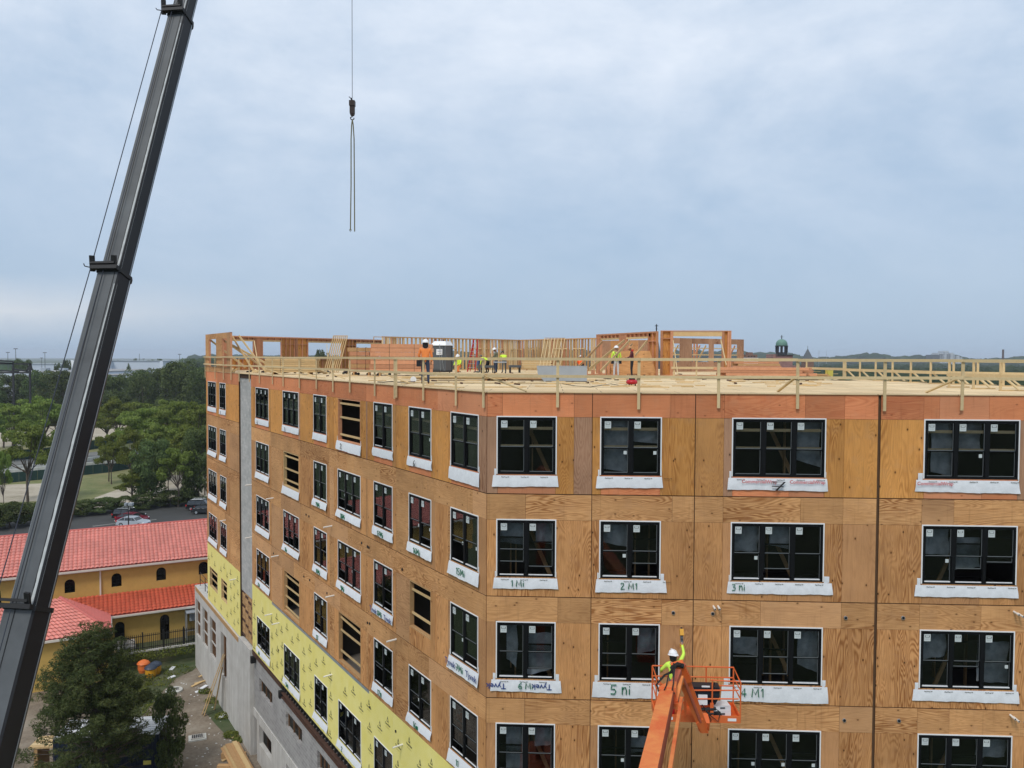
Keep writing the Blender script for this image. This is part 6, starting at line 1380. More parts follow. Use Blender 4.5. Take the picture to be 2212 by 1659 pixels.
def far(name, label, cat, px, D): p = AT(px, 772, D); return thing(name, label, cat, (p.x, p.y, 0))
def zat(px, py, D): return AT(px, py, D).z
mpp = lambda D: D/FPX      # metres per pixel at distance D
M['pinkstone'] = blockwork('pink_sandstone', (.30, .15, .13), (.36, .19, .16), (.25, .14, .12), 2.); M['copper'] = plain('green_copper', (.13, .25, .20), .6, .1, .15, .5); M['slate'] = plain('grey_slate', (.10, .11, .12), .6); M['darkstone'] = plain('dark_metal_stone', (.03, .03, .035), .7)
D = 330; t = far('domed_tower', 'pinkish stone church with an open cupola under a green copper dome', 'church', 1688, D); m_ = mpp(D); Z = lambda y: zat(1688, y, D)
part('main_block', MB().box(-34*m_, 42*m_, 0, 14, 0, Z(806)+0), M['pinkstone'], t) if 0 else part('main_block', MB().box(-62*m_, 46*m_, 2, 16, 0, Z(790)), M['pinkstone'], t)
part('tower', MB().box(-17*m_, 17*m_, -4, 8, 0, Z(767.5)), M['pinkstone'], t); part('side_tower', MB().box(-23*m_, -14*m_, -3, 6, 0, Z(765.5)), M['pinkstone'], t); part('cornice', MB().box(-18*m_, 19*m_, -4.5, 8.5, Z(767.5), Z(766)), M['darkstone'], t)
part('cupola_base', MB().lathe([(12.3*m_, 0), (12.3*m_, Z(761)-Z(767))], 8, (0, 0, Z(767))), M['darkstone'], t)
for k in range(8): a = math.pi*k/4+.39; part('column', MB().box(11*m_*math.cos(a)-.28, 11*m_*math.cos(a)+.28, 11*m_*math.sin(a)-.28, 11*m_*math.sin(a)+.28, Z(761), Z(748)), M['darkstone'], t)
part('cornice', MB().lathe([(13.6*m_, 0), (13.6*m_, Z(746.5)-Z(748.5))], 16, (0, 0, Z(748.5))), M['darkstone'], t)
R_ = 12.2*m_; part('dome', MB().lathe([(R_, 0), (R_, (Z(744)-Z(747)))]+[(R_*math.cos(a), (Z(744)-Z(747))+(Z(732.5)-Z(744))*math.sin(a)) for a in np.linspace(.1, 1.5, 8)], 16, (0, 0, Z(747))), M['copper'], t)
part('finial', MB().tube([(0, 0, Z(733)), (0, 0, Z(724))], .18, 6).box(-.6, .6, -.1, .1, Z(728), Z(727.3)), M['darkstone'], t)
for k in range(6): part('window', MB().box((-52+k*12)*m_, (-48+k*12)*m_, 1.9, 2.0, Z(796), Z(791)) if 0 else MB().box((-56+k*17)*m_, (-51+k*17)*m_, 1.9, 2.0, Z(800), Z(794)), M['dark'], t)
D = 420; t = far('church_spire', 'grey slate pyramid spire rising behind the rail right of the dome', 'spire', 1744.5, D); m_ = mpp(D)
part('tower', MB().box(-9*m_, 9*m_, -3, 3, 0, zat(1744, 775, D)), M['brick'], t); part('spire', MB().lathe([(13*m_, zat(1744, 776, D)), (.1, zat(1744, 753, D))], 4), M['slate'], t, (0, 0, 0), R(45)); part('finial', MB().tube([(0, 0, zat(1744, 755, D)), (0, 0, zat(1744, 747, D))], .1, 5), M['darkstone'], t)
D = 300; t = far('cross', 'dark cross finial rising between the two red framed walls', 'cross', 1417.5, D); z0 = zat(1417, 775, D)
part('steeple', MB().lathe([(2.2, 0), (2.0, z0), (.15, zat(1417, 718, D))], 8), M['slate'], t)
part('cross_bars', MB().box(-.2, .2, -.1, .1, zat(1417, 718, D), zat(1417, 700.5, D)).box(-.62, .62, -.1, .1, zat(1417, 704.6, D), zat(1417, 703.2, D)).box(-.35, .35, -.1, .1, zat(1417, 711, D), zat(1417, 710, D)), M['darkstone'], t)
D = 380; t = far('brick_apartment_block', 'small dark brick block with a rooftop box left of the domed church', 'building', 1624, D); m_ = mpp(D)
part('wall', MB().box(-12*m_, 12*m_, 0, 12, 0, zat(1624, 766, D)), M['brick'], t); part('rooftop_box', MB().box(-3*m_, 5*m_, 2, 8, zat(1624, 766, D), zat(1624, 761, D)), M['brick'], t)
for k in range(3): part('window', MB().box((-8+6*k)*m_, (-5+6*k)*m_, -.05, .05, zat(1624, 771, D), zat(1624, 768.5, D)), M['dark'], t)
t = far('white_flat_building', 'low white building under the small brick block', 'building', 1622, 340); part('wall', MB().box(-3.4, 3.2, 0, 8, 0, zat(1622, 773, 340)), M['whiteplastic'], t)
D = 1900; t = far('hospital_tower', 'pale stepped high rise with a dark wing on the right horizon', 'building', 2041, D); m_ = mpp(D); M['palefacade'] = blockwork('pale_facade', (.42, .45, .48), (.50, .52, .54), (.2, .24, .3), 26)
for k, (x0, x1, y, mt, yy) in enumerate(((-27, -11, 766.5, 'slate', 0), (-11, -1, 762.5, 'palefacade', 6), (-1, 6, 760.5, 'palefacade', 0), (5, 14, 758, 'palefacade', 12), (13, 19, 762, 'palefacade', 2), (19, 26, 764, 'palefacade', 10), (26, 33, 768, 'palefacade', 2), (31, 42, 772, 'palefacade', 8))): part('block', MB().box(x0*m_, x1*m_, yy, yy+30, 0, zat(2041, y, D)), M[mt], t)
for k in range(5):
    for j in range(4): part('window_band', MB().box((-10+4.5*k)*m_, (-7+4.5*k)*m_, -1.5+6*(k < 3), -1+6*(k < 3), zat(2041, 774-2.6*j, D), zat(2041, 773-2.6*j, D)), M['slate'], t)
for px, ytop, D, lb, r_ in ((2166.5, 755, 1500, 'brown brick chimney on the right horizon', 1.7), ): t = far('chimney', lb, 'chimney', px, D); part('shaft', MB().lathe([(r_*1.3, 0), (r_, zat(px, ytop, D))], 10), M['rust'], t)
for px, ytop, lb in ((1769, 757, 'thin radio mast, left of the pair on the right horizon'), (1785, 757.5, 'thin radio mast, right of the pair on the right horizon')): t = far('radio_mast', lb, 'mast', px, 1500); part('mast', MB().tube([(0, 0, 0), (0, 0, zat(px, ytop, 1500))], .35, 5), M['steel'], t)
# left horizon: flood lights, white sheds, a truss yard, a billboard
for px, ytop, D, lb in ((17, 783-0*1-5-3, 500, 'flood light mast at the far left'), (34, 753, 450, 'tallest flood light mast, second from the left'), (90, 773, 600, 'short flood light mast left of the third tall one'), (97, 761.5, 500, 'flood light mast left of the boom'), (310.5, 775, 700, 'short light mast above the white shed'), (388, 765, 520, 'flood light mast near the building')):
    ytop = {17: 761}.get(px, ytop); t = far('light_mast', lb, 'light mast', px, D); z1 = zat(px, ytop, D); part('mast', MB().tube([(0, 0, 0), (0, 0, z1)], [.25, .15], 6), M['slate'], t); part('lamp_bar', MB().box(-1.1, 1.1, -.2, .2, z1-.3, z1+.1), M['slate'], t)
t = far('radio_mast', 'thin radio mast above the white shed at left', 'mast', 301, 600); part('mast', MB().tube([(0, 0, 0), (0, 0, zat(301, 764, 600))], .15, 5), M['slate'], t)
M['shed'] = plain('white_shed_wall', (.58, .64, .72), .6, 0, .05, .1)
for x0, x1, yt, yb, D, lb in ((240, 356, 779, 803, 560, 'long white shed right of the crane boom'), (352, 372, 780, 800, 566, 'white shed end beside the tall dark tree'), (58, 130, 786, 800, 640, 'long low white shed left of the boom'), (236, 246, 779, 803, 555, 'white corner of the shed touching the boom')):
    p0 = AT(x0, 780, D); p1 = AT(x1, 780, D+8); F_, L_ = wall_frame(p0, p1); t = thing('white_shed', lb, 'building', (p0.x, p0.y, 0), F_.a, 'white sheds on the left horizon'); part('wall', MB().box(0, L_, 0, 30, 0, zat(x0, yt, D)), M['shed'], t); part('roof_edge', MB().box(-.2, L_+.2, -.3, 0, zat(x0, yt, D)-.6, zat(x0, yt, D)+.1), M['steel'], t)
M['greyroof'] = plain('grey_flat_roof', (.26, .26, .26), .8, 0, .25, .05)
for x0, x1, yt, D, dd, lb in ((0, 175, 797, 330, 90, 'grey flat roof left of the boom'), (210, 300, 803, 330, 60, 'grey flat roof right of the boom'), (300, 380, 806, 340, 50, 'grey flat roof below the long white shed')):
    p0 = AT(x0, yt, D); p1 = AT(x1, yt, D); t = thing('flat_building', lb, 'building', (p0.x, p0.y, 0), 0, 'flat roofed buildings on the left horizon'); z1 = zat(x0, yt+6, D); part('wall', MB().box(0, p1.x-p0.x, 0, dd, 0, z1-.3), M['shed'], t); part('roof', MB().box(-.3, p1.x-p0.x+.3, -.3, dd, z1-.3, z1), M['greyroof'], t)
    for k in range(4): part('roof_unit', MB().box(5+k*8, 7.5+k*8, 20, 23, z1, z1+1.3), M['steel'], t)
D = 210; t = far('steel_truss', 'dark steel truss structure at the left edge of the picture', 'steel structure', 0, D); b = MB(); m_ = mpp(D); Z = lambda y: zat(10, y, D)
for (x0, y0, x1, y1) in ((-60, 775, 28, 781), (-60, 785, 66, 786), (28, 781, 28, 797), (66, 786, 68, 800), (-60, 778, 28, 786), (28, 797, 66, 803) , (-60, 796, 40, 803), (66, 786, 56, 803), (-60, 805, 66, 805), (-40, 785, -40, 830), (64, 800, 64, 830)): b.beam((x0*m_, 0, Z(y0)), (x1*m_, 0, Z(y1)), .35, .35)
for x in (-40, 28, 64): b.beam((x*m_, 0, 0), (x*m_, 0, Z(790)), .4, .4)
part('truss_bars', b, M['darkstone'], t)
D = 300; t = far('billboard', 'white billboard leaning up left of the crane boom', 'billboard', 165, D); m_ = mpp(D); b = MB(); b.slab([(-10*m_, Z(800) if 0 else zat(165, 800, D)), (10*m_, zat(165, 803, D)), (11*m_, zat(165, 785, D)), (-12*m_, zat(165, 778, D))], 0, .6); part('board', b, M['whiteplastic'], t)
part('print', MB().box(-4*m_, 8*m_, -.06, -.01, zat(165, 797, D), zat(165, 787, D)), plain('pale_violet_print', (.35, .22, .36), .6), t); part('post', MB().box(-.4, .4, .1, .5, 0, zat(165, 800, D)), M['slate'], t)
for k, (px, yt, w_, D) in enumerate(((50, 777, 40, 420), (38, 775, 22, 400), (143, 779, 30, 420), (172, 778, 18, 430), (125, 785, 20, 430), (292, 775, 12, 600), (325, 778, 30, 600), (345, 776, 20, 610), (255, 779, 14, 600), (278, 786, 10, 400), (410, 775, 60, 700), (450, 770, 60, 800), (690, 757, 30, 420), (700, 762, 40, 420))):
    p = AT(px, 790, D); p.z = 0; tree('broad', p, zat(px, yt, D), w_*mpp(D)*1.1, 'small distant tree on the horizon, %s' % ['left of the boom near the truss', 'beside the tallest flood light', 'left of the billboard', 'behind the billboard', 'low one left of the billboard', 'above the white shed roof', 'right end of the white shed roof', 'beside the tall dark tree', 'just right of the boom', 'in front of the white shed', 'behind the tall dark tree', 'touching the building edge', 'seen between the far posts', 'seen right of the leaning stud panel'][k], 'distant trees on the horizon')
pts = []
for k in range(900):
    D = rng.uniform(420, 900); x = rng.uniform(-.75, -.25)*D; r = rng.uniform(4, 8); pts.append((x, D, rng.uniform(-1, 4)+max(0, x/D+.42)*40, r, r, 6))
crowns('distant_woods', 'dark tree line in front of the sheds on the left horizon', pts)
# ------------------------------------------------------------------ the crane
M['boompaint'] = plain('lit_faded_crane_paint', (.085, .092, .098), .45, 0, .35, 1.2, spec=.35); M['boomside'] = plain('shaded_crane_paint', (.016, .016, .018), .5, 0, .3, .8, spec=.25); M['grease'] = plain('pale_worn_strip', (.42, .44, .44), .6, 0, .3, 5); M['cable'] = plain('steel_cable', (.03, .035, .05), .5)  # faded top lightened, sides darkened: sky light and shade put into the colour
hookp = AT(761, 232, 38.)
PA = ray(373*.8640625, 375*.8640625); PB = ray(88*.8640625, 1490*.8640625); cam0 = Vector((0, 0, CAMZ)); PAp = cam0+PA*(21.9/PA.y)
nrm = PA.cross(PB).normalized(); tipz = CAMZ-(nrm.x*hookp.x+nrm.y*hookp.y)/nrm.z; TIP = Vector((hookp.x, hookp.y, tipz)); bd = (TIP-PAp).normalized()
def on_boom(yy):      # point of the boom axis seen at height yy of the full-size photograph
    lo, hi = -80., 60.
    for _ in range(50):
        md = (lo+hi)/2; p = PAp+bd*md; v = camo.matrix_world.inverted() @ p; py = 829.5-(v.y/-v.z)*FPX
        if py > yy*.8640625: lo = md
        else: hi = md
    return lo
BEND_ = [on_boom(y) for y in (1990, 1520, 690, 52)]; tt = (TIP-PAp).length
ground_t = -(PAp.z-1.5)/bd.z
print('tip', TIP, 'boom pts', BEND_, [(PAp+bd*x) for x in BEND_])
CRN = thing('mobile_crane', 'dark grey telescopic crane boom reaching steeply up across the left of the picture', 'crane', (PAp+bd*ground_t).xy.to_3d())
oc = CRN.location; side = bd.cross(Vector((0, 0, 1))).normalized(); topn = side.cross(bd).normalized()      # topn faces the camera side
def bp(t_, a, b_): return PAp+bd*t_+side*a+topn*b_-oc
def ring(t_, w_, h_): 
    c_ = .13; return [bp(t_, x*w_/2, y*h_/2) for x, y in ((-1, 1-c_*.6), (-1+c_, 1), (1-c_, 1), (1, 1-c_*.6), (1, -.35), (.72, -.8), (.3, -1), (-.3, -1), (-.72, -.8), (-1, -.35))]
sz = [(.74, .80), (.62, .70), (.54, .615), (.46, .54)]; ts = [ground_t, BEND_[1], BEND_[2], BEND_[3], tt-1.0]
for k in range(4):
    w_, h_ = sz[k]; t0, t1 = ts[k]-(.6 if k else 0), ts[k+1]
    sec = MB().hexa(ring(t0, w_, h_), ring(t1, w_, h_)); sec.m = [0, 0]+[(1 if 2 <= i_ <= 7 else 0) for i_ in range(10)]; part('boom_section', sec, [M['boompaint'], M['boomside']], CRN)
    for a in (-.22, .30) if k else (-.1,): part('seam', MB().beam(bp(t0, a*w_, h_/2+.003), bp(t1, a*w_, h_/2+.003), .014, .012, topn), M['dark'], CRN)
    for a, hh_ in ((-w_/2, h_/2*.88), (w_/2, -h_/2*.3)): part('edge_highlight', MB().beam(bp(t0, a, hh_), bp(t1, a, hh_), .018, .018, topn), M['steel'], CRN)  # pale strips stand for highlights along the boom edges
    if k:      # worn strip along the corner, ragged
        b = MB(); n = 60; tA, tB = t0+.2, t1-.4
        for j in range(n):
            a0 = tA+(tB-tA)*j/n; a1 = tA+(tB-tA)*(j+1)/n; wv = [.5+.5*math.sin(q_*1.7)+.35*math.sin(q_*5.1) for q_ in (j, j+1)]; fade = [max(.12, 1-(q_/n)**2*.8) for q_ in (j, j+1)]
            e0, e1 = [(.052 if k < 3 else .03)*f_*(1+.25*w__) for f_, w__ in zip(fade, wv)]
            b.add([bp(a0, w_/2-.055-e0, h_/2+.004), bp(a1, w_/2-.055-e1, h_/2+.004), bp(a1, w_/2-.050, h_/2+.004), bp(a0, w_/2-.050, h_/2+.004)], [(0, 1, 2, 3)])
            b.add([bp(a0, w_/2-.050, h_/2+.003), bp(a1, w_/2-.050, h_/2+.003), bp(a1, w_/2+.003, h_/2-.03-e1*.25), bp(a0, w_/2+.003, h_/2-.03-e0*.25)], [(0, 1, 2, 3)])
        part('worn_strip', b, M['grease'], CRN)
for k in (1, 2, 3):      # collars at the section heads
    w_, h_ = sz[k-1]; t_ = ts[k]; c_ = part('collar', MB().hexa(ring(t_-.07, w_+.05, h_+.05), ring(t_+.03, w_+.05, h_+.05)), M['dark'], CRN)
    b = MB(); b.beam(bp(t_+.12, -w_/2-.14, h_/2+.12), bp(t_+.12, w_/2-.1, h_/2+.12), .06, .09, topn).beam(bp(t_+.0, -w_/2-.1, h_/2+.1), bp(t_, w_/2, h_/2+.1), .1, .12, topn)
    for a in (-w_/2-.12, w_/2-.14): b.beam(bp(t_-.05, a, h_/2), bp(t_+.28, a+.04, h_/2+.22), .06, .12, side)
    b.tube([bp(t_, -w_/2-.1, h_/2+.1), bp(t_+.05, -w_/2-.3, h_/2+.1), bp(t_+.13, -w_/2-.36, h_/2+.08)], .014, 5)
    part('rope_guide', b, M['dark'], c_)
b = MB(); b.tube([bp(ground_t+2, -.52, .66), bp(BEND_[1], -.45, .6), bp(BEND_[2], -.42, .46), bp(tt-.5, -.25, .35)], .013, 5).tube([bp(ground_t+2, -.10, .56), bp(BEND_[1], -.10, .5), bp(BEND_[2], -.08, .43), bp(tt-.5, -.08, .35)], .011, 5)
part('hoist_rope_run', b, M['cable'], CRN)
part('boom_head', MB().hexa(ring(tt-1.2, .7, .8), ring(tt-.1, .6, .6)), M['boompaint'], CRN)
for a in (-.15, .15): part('sheave', MB().tube([tuple(bp(tt, a-.04, .0)), tuple(bp(tt, a+.04, .0))], .32, 18), M['steel'], CRN)
part('carrier', MB().box(-1.4, 1.4, -4.5, 4.5, .6, 1.5), M['boompaint'], CRN)
for x in (-1.25, 1.25):
    for y in (-3.6, -2.2, 2.2, 3.6): part('wheel', MB().tube([(x-.2, y, .6), (x+.2, y, .6)], .6, 18), M['dark'], CRN)
part('turntable', MB().lathe([(1.1, 1.5), (1.1, 1.9)], 20), M['boompaint'], CRN)
# load line, hook block and slings: the load hangs free of the boom
t = thing('hook_block', 'dark hook block with two slings hanging on a thin cable in the sky', 'crane hook', (hookp.x, hookp.y, AT(761, 500, 38).z)); z0 = t.location.z
Zc = lambda py: AT(761, py, 38).z-z0
part('load_cable', MB().tube([(0, 0, Zc(212)), (0, 0, TIP.z-z0)], .013, 6), M['cable'], t)
part('wedge_socket', MB().beam((0, 0, Zc(219)), (-.05, 0, Zc(212)), .06, .08).beam((0, 0, Zc(214)), (-.16, 0, Zc(209)), .03, .03), M['dark'], t)
b = MB(); b.hexa([(-.07, -.08, Zc(250)), (.07, -.08, Zc(250)), (.07, .08, Zc(250)), (-.07, .08, Zc(250))], [(-.11, -.1, Zc(245)), (.11, -.1, Zc(245)), (.11, .1, Zc(245)), (-.11, .1, Zc(245))]); b.box(-.11, .11, -.1, .1, Zc(245), Zc(229)).box(-.13, .13, -.14, .14, Zc(229), Zc(218))
part('ball_block', b, plain('brown_black_steel', (.035, .022, .018), .5, .2), t)
b = MB(); b.tube([(0, 0, Zc(249)), (0, 0, Zc(252)), (-.09, 0, Zc(254)), (-.08, 0, Zc(257)), (0, 0, Zc(259)), (.08, 0, Zc(257)), (.07, 0, Zc(254.5))], .026, 8); part('hook', b, M['dark'], t)
M['sling'] = plain('olive_sling', (.15, .14, .08), .8)
for s, yb, nm in ((-.06, 497, 0), (.08, 500, 1)): part('sling', MB().tube([(0, 0, Zc(258)), (s*.5, 0, Zc(270)), (s, 0, Zc(300)), (s*1.1, 0, Zc(400)), (s*1.2-.03*(1-nm), 0, Zc(yb))], .028, 7), M['sling'], t)
part('sling_eye', MB().tube([(-.1, 0, Zc(494)), (-.15, 0, Zc(497)), (-.1, 0, Zc(500)), (-.06, 0, Zc(497)), (-.1, 0, Zc(494))], .018, 5), M['sling'], t)

# ------------------------------------------------------------------ the boom lift with its basket
def orange(name, c, fade):
    m, nt, N, L, b = newmat(name); q = NB(nt); v, r_ = q.objvec(4); f = q.math('MULTIPLY_ADD', q.noise(q.scale(v, (1, 1, .5)), 1.3, 5, .6, 1.), 3.2, -1.25, True)
    L.new(q.mix(f, c, fade), b.inputs['Base Color']); b.inputs['Roughness'].default_value = .5; return m
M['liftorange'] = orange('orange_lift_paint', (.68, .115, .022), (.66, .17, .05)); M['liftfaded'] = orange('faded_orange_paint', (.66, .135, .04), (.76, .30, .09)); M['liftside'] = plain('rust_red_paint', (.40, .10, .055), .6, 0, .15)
LF_ = Frame(FR.o, FR.a); oy = -2.6      # basket floor centre line in front of the wall
s0, zb = FR.hit(1417, 1556, oy); s1, _ = FR.hit(1599, 1566, oy); _, zt_ = FR.hit(1500, 1466, oy)
base = FR.pt((s0+s1)/2, oy, zb); LIFT = thing('boom_lift', 'orange boom lift with a railed basket raised in front of the plywood wall', 'boom lift', base, FR.a)
w2 = (s1-s0)/2; dp = .9; H_ = zt_-zb; print('basket', w2*2, H_)
part('basket_floor', MB().box(-w2, w2, 0, dp, -.0, .05), M['liftorange'], LIFT); part('toe_board', MB().box(-w2, w2, -.02, .02, -.02, .18).box(-w2, w2, dp-.02, dp+.02, -.02, .18).box(-w2-.02, -w2+.02, .02, dp-.02, -.02, .18).box(w2-.02, w2+.02, .02, dp-.02, -.02, .18), M['liftorange'], LIFT)
for z in (H_, H_*.55, H_*.75):
    b = MB(); b.tube([(-w2*.18 if z != H_ else w2*.28, -.0, z-.03), (w2*.95, 0, z-.06 if z == H_ else z)], .022, 8); b.tube([(-w2, .02, z), (-w2, dp, z), (w2, dp, z), (w2, .02, z-.1 if z == H_ else z)], .022, 8)
    if z != H_: b.tube([(-w2, 0, z), (-w2*.3, 0, z)], .022, 8)
    part('guard_rail', b, M['liftorange'], LIFT)
part('guard_rail', MB().tube([(-w2, 0, H_), (-w2*.8, 0, H_-.28), (-w2*.5, 0, H_-.3)], .022, 8), M['liftorange'], LIFT)
for x in (-w2, -w2*.32, w2*.33, w2): part('post', MB().tube([(x, 0, .1), (x, 0, H_-(.0 if x < -w2*.9 else .07))], .022, 8), M['liftorange'], LIFT); part('post', MB().tube([(x, dp, .1), (x, dp, H_)], .022, 8), M['liftorange'], LIFT)
part('side_plate', MB().box(-w2*.34, -w2*.28, -.03, .0, .1, .75).box(w2*.28, w2*.36, -.03, 0, .1, .55), M['liftorange'], LIFT)
for x, wd in ((-w2*.72, .14), (w2*.7, .24)): part('decal', MB().box(x, x+wd, -.026, -.021, .04, .12), M['whiteplastic'], LIFT)
o = part('control_box', MB().box(-.15, .62, .05, .4, .72, .98).hexa([(-.05, .1, .45), (.5, .1, .45), (.5, .3, .45), (-.05, .3, .45)], [(-.15, .05, .72), (.62, .05, .72), (.62, .4, .72), (-.15, .4, .72)]), plain('dark_control_plastic', (.012, .018, .028), .45), LIFT)
part('control_label', MB().box(.1, .33, .03, .05, .98, 1.02).box(.0, .26, .0, .06, .48, .76), M['whiteplastic'], o); part('joystick', MB().tube([(.45, .1, .98), (.47, .1, 1.1)], .015, 6), M['dark'], o)
part('cables', MB().tube([(.1, -.02, .5), (.3, -.1, .25), (.55, -.08, .05), (.62, -.05, .3), (.4, -.0, .45)], .014, 6).tube([(.15, -.05, .45), (.35, -.12, .1), (.2, -.1, -.1)], .014, 6).tube([(.0, .0, .35), (.5, .0, .38)], .05, 8).tube([(.0, .0, .2), (.45, .02, .25)], .06, 8), M['dark'], LIFT)
# worker's things in the basket
t = thing('storage_box', 'white two part box with handle slots standing in the right end of the lift basket', 'box', FR.pt((s0+s1)/2+w2*.42, oy+.18, zb+.06), FR.a+.1); part('box_body', MB().box(0, .48, 0, .35, 0, .15), M['whiteplastic'], t); part('box_lid', MB().box(-.02, .47, -.01, .36, .155, .31), M['whiteplastic'], t)
for z in (.07, .24): part('handle_slot', MB().box(.16, .30, -.022, -.002, z, z+.045), M['slate'], t)
t = thing('tool_bag', 'black tool bag lying beside the white box in the lift basket', 'bag', FR.pt((s0+s1)/2+w2*.3, oy+.1, zb+.06), FR.a); part('bag', MB().hexa([(0, 0, 0), (.4, 0, 0), (.4, .3, 0), (0, .3, 0)], [(.05, .05, .16), (.28, .05, .18), (.26, .25, .18), (.05, .25, .15)]), M['dark'], t)
t = thing('red_canister', 'small dark red canister in the left end of the lift basket', 'canister', FR.pt((s0+s1)/2-w2*.62, oy+.2, zb+.06), 0); part('canister', MB().lathe([(.11, 0), (.11, .26), (.05, .32), (.03, .36)], 14), M['redpaint'], t)
# jib: from the elbow above the basket down to its mounting; frame of the wall
def LP(px, py, off): s_, z_ = FR.hit(px, py, off); p = FR.pt(s_, off, z_)-base; c_, sn = math.cos(-FR.a), math.sin(-FR.a); return Vector((p.x*c_-p.y*sn, p.x*sn+p.y*c_, p.z))
E0, E1 = LP(1466, 1440, oy-.9), LP(1521, 1578, oy-.35)
d_ = (E1-E0).normalized(); sd2 = Vector((1, 0, 0))-d_*d_.x; sd2.normalize(); up2 = d_.cross(sd2)
for s_, wd in ((-.13, .13), (.14, .14)): part('jib_arm', MB().beam(E0+sd2*s_*.75, E1+sd2*s_*.45+d_*(-.0 if s_ < 0 else -.1), wd, .10, up2), M['liftorange'], LIFT)
part('jib_plate', MB().hexa([E0+sd2*-.18-up2*.12-d_*.1, E0+sd2*.16-up2*.12-d_*.1, E0+sd2*.2-up2*.12+d_*.5, E0-sd2*.2-up2*.12+d_*.5], [E0+sd2*-.18+up2*.12-d_*.1, E0+sd2*.16+up2*.12-d_*.1, E0+sd2*.2+up2*.12+d_*.5, E0-sd2*.2+up2*.12+d_*.5]), M['liftorange'], LIFT)
b = MB()
for a_, l_ in ((.25, .35), (.75, .2)): b.beam(E0+sd2*.14+d_*a_-up2*.055, E0+sd2*.12+d_*(a_+l_)-up2*.055, .05, .012, up2).beam(E0+sd2*-.11+d_*a_-up2*.056, E0+sd2*-.09+d_*(a_+l_)-up2*.056, .04, .012, up2)
part('arm_slot', b, M['dark'], LIFT)
part('jib_foot', MB().hexa([E1-sd2*.13-d_*.35-up2*.08, E1+sd2*.10-d_*.45-up2*.08, E1+sd2*.10+d_*.06-up2*.08, E1-sd2*.08-up2*.08], [E1-sd2*.13-d_*.35+up2*.08, E1+sd2*.10-d_*.45+up2*.08, E1+sd2*.10+d_*.06+up2*.08, E1-sd2*.08+up2*.08]), M['liftorange'], LIFT)
part('mount', MB().beam(E1+Vector((0, 0, .1)), Vector((E1.x, 0, .15)), .3, .3), M['liftorange'], LIFT)
for k in range(2): part('jib_cylinder', MB().tube([E0+d_*.3+sd2*(.02)+up2*.1, E1-d_*.35+up2*.05], .045, 10), M['dark'] if k else M['liftside'], LIFT) if k == 0 else None
part('pivot_pin', MB().tube([E0+sd2*-.2, E0+sd2*.2], .05, 12), M['liftside'], LIFT)
# main boom rising from lower left towards the elbow, nearer the camera at its foot
q0 = LP(1462, 1450, oy-1.3)
def CAMP(px, py, D): p = AT(px, py, D)-base; c_, sn = math.cos(-FR.a), math.sin(-FR.a); return Vector((p.x*c_-p.y*sn, p.x*sn+p.y*c_, p.z))
E2 = CAMP(1440, 1505, 20.3); E3 = CAMP(1396, 1700, 14.6); E4 = E3+(E3-E2)*1.9
d3 = (E3-E2).normalized(); s3 = Vector((1, 0, 0))-d3*d3.x; s3.normalize(); u3 = s3.cross(d3)
if u3.y > 0: u3 = -u3
def rbox(a, b_, w_, h_, o1=0, o2=0): return MB().beam(a+s3*o1+u3*o2, b_+s3*o1+u3*o2, w_, h_, u3)
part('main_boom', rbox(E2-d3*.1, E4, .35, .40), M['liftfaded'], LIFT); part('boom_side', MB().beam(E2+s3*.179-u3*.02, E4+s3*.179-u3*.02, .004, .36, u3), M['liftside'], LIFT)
b = MB(); z_ = .202
for a, c_, x0, x1 in ((.1, .75, -.165, -.07), (.1, .75, .05, .165)): b.hexa([E2+d3*a+s3*x0+u3*z_, E2+d3*a+s3*x1+u3*z_, E2+d3*c_+s3*x1+u3*z_, E2+d3*c_+s3*x0+u3*z_], [E2+d3*a+s3*x0+u3*(z_+.004), E2+d3*a+s3*x1+u3*(z_+.004), E2+d3*c_+s3*x1+u3*(z_+.004), E2+d3*c_+s3*x0+u3*(z_+.004)])
part('wear_pad', b, plain('brown_wear_pad', (.22, .15, .11), .8), LIFT)
part('boom_head', MB().hexa([E2-s3*.2-u3*.24, E2+s3*.24-u3*.24, E2+s3*.24+u3*.24, E2-s3*.2+u3*.24], [E2*.55+q0*.45-s3*.05-u3*.1, E2*.55+q0*.45+s3*.14-u3*.1, E2*.55+q0*.45+s3*.14+u3*.12, E2*.55+q0*.45-s3*.05+u3*.12]), M['liftfaded'], LIFT)
part('leveling_cylinder', MB().beam(E2+s3*.37+u3*.05-d3*.1, E4+s3*.38+u3*.05, .08, .11, u3), M['liftfaded'], LIFT)
part('head_fork', MB().beam(E2+s3*.12+u3*.2-d3*.05, E2+s3*.40+u3*.2+d3*.1, .16, .14, u3).beam(E2+s3*.2+u3*.15-d3*.05, q0+s3*.1+u3*.15, .16, .12, u3), M['liftfaded'], LIFT)
rd = random.Random(5); b = MB()
for k in range(6):
    a = E0+Vector((rd.uniform(-.25, .1), -.1, rd.uniform(-.1, .15))); c_ = E2+Vector((rd.uniform(-.2, .2), -.15, rd.uniform(.0, .25))); m_ = (a+c_)/2+Vector((rd.uniform(-.45, .1), -.12, rd.uniform(-.15, .25))); b.tube([a, a*.4+m_*.6+Vector((0, 0, .1)), m_, m_*.5+c_*.5-Vector((0, 0, .1)), c_], .018, 6)
part('hydraulic_hose', b, M['dark'], LIFT)
part('hose_guard', MB().tube([E0+Vector((-.2, -.12, .0)), E0+Vector((-.05, -.15, .12)), E0+Vector((.1, -.12, .06))], .07, 8), M['dark'], LIFT)
b = MB()
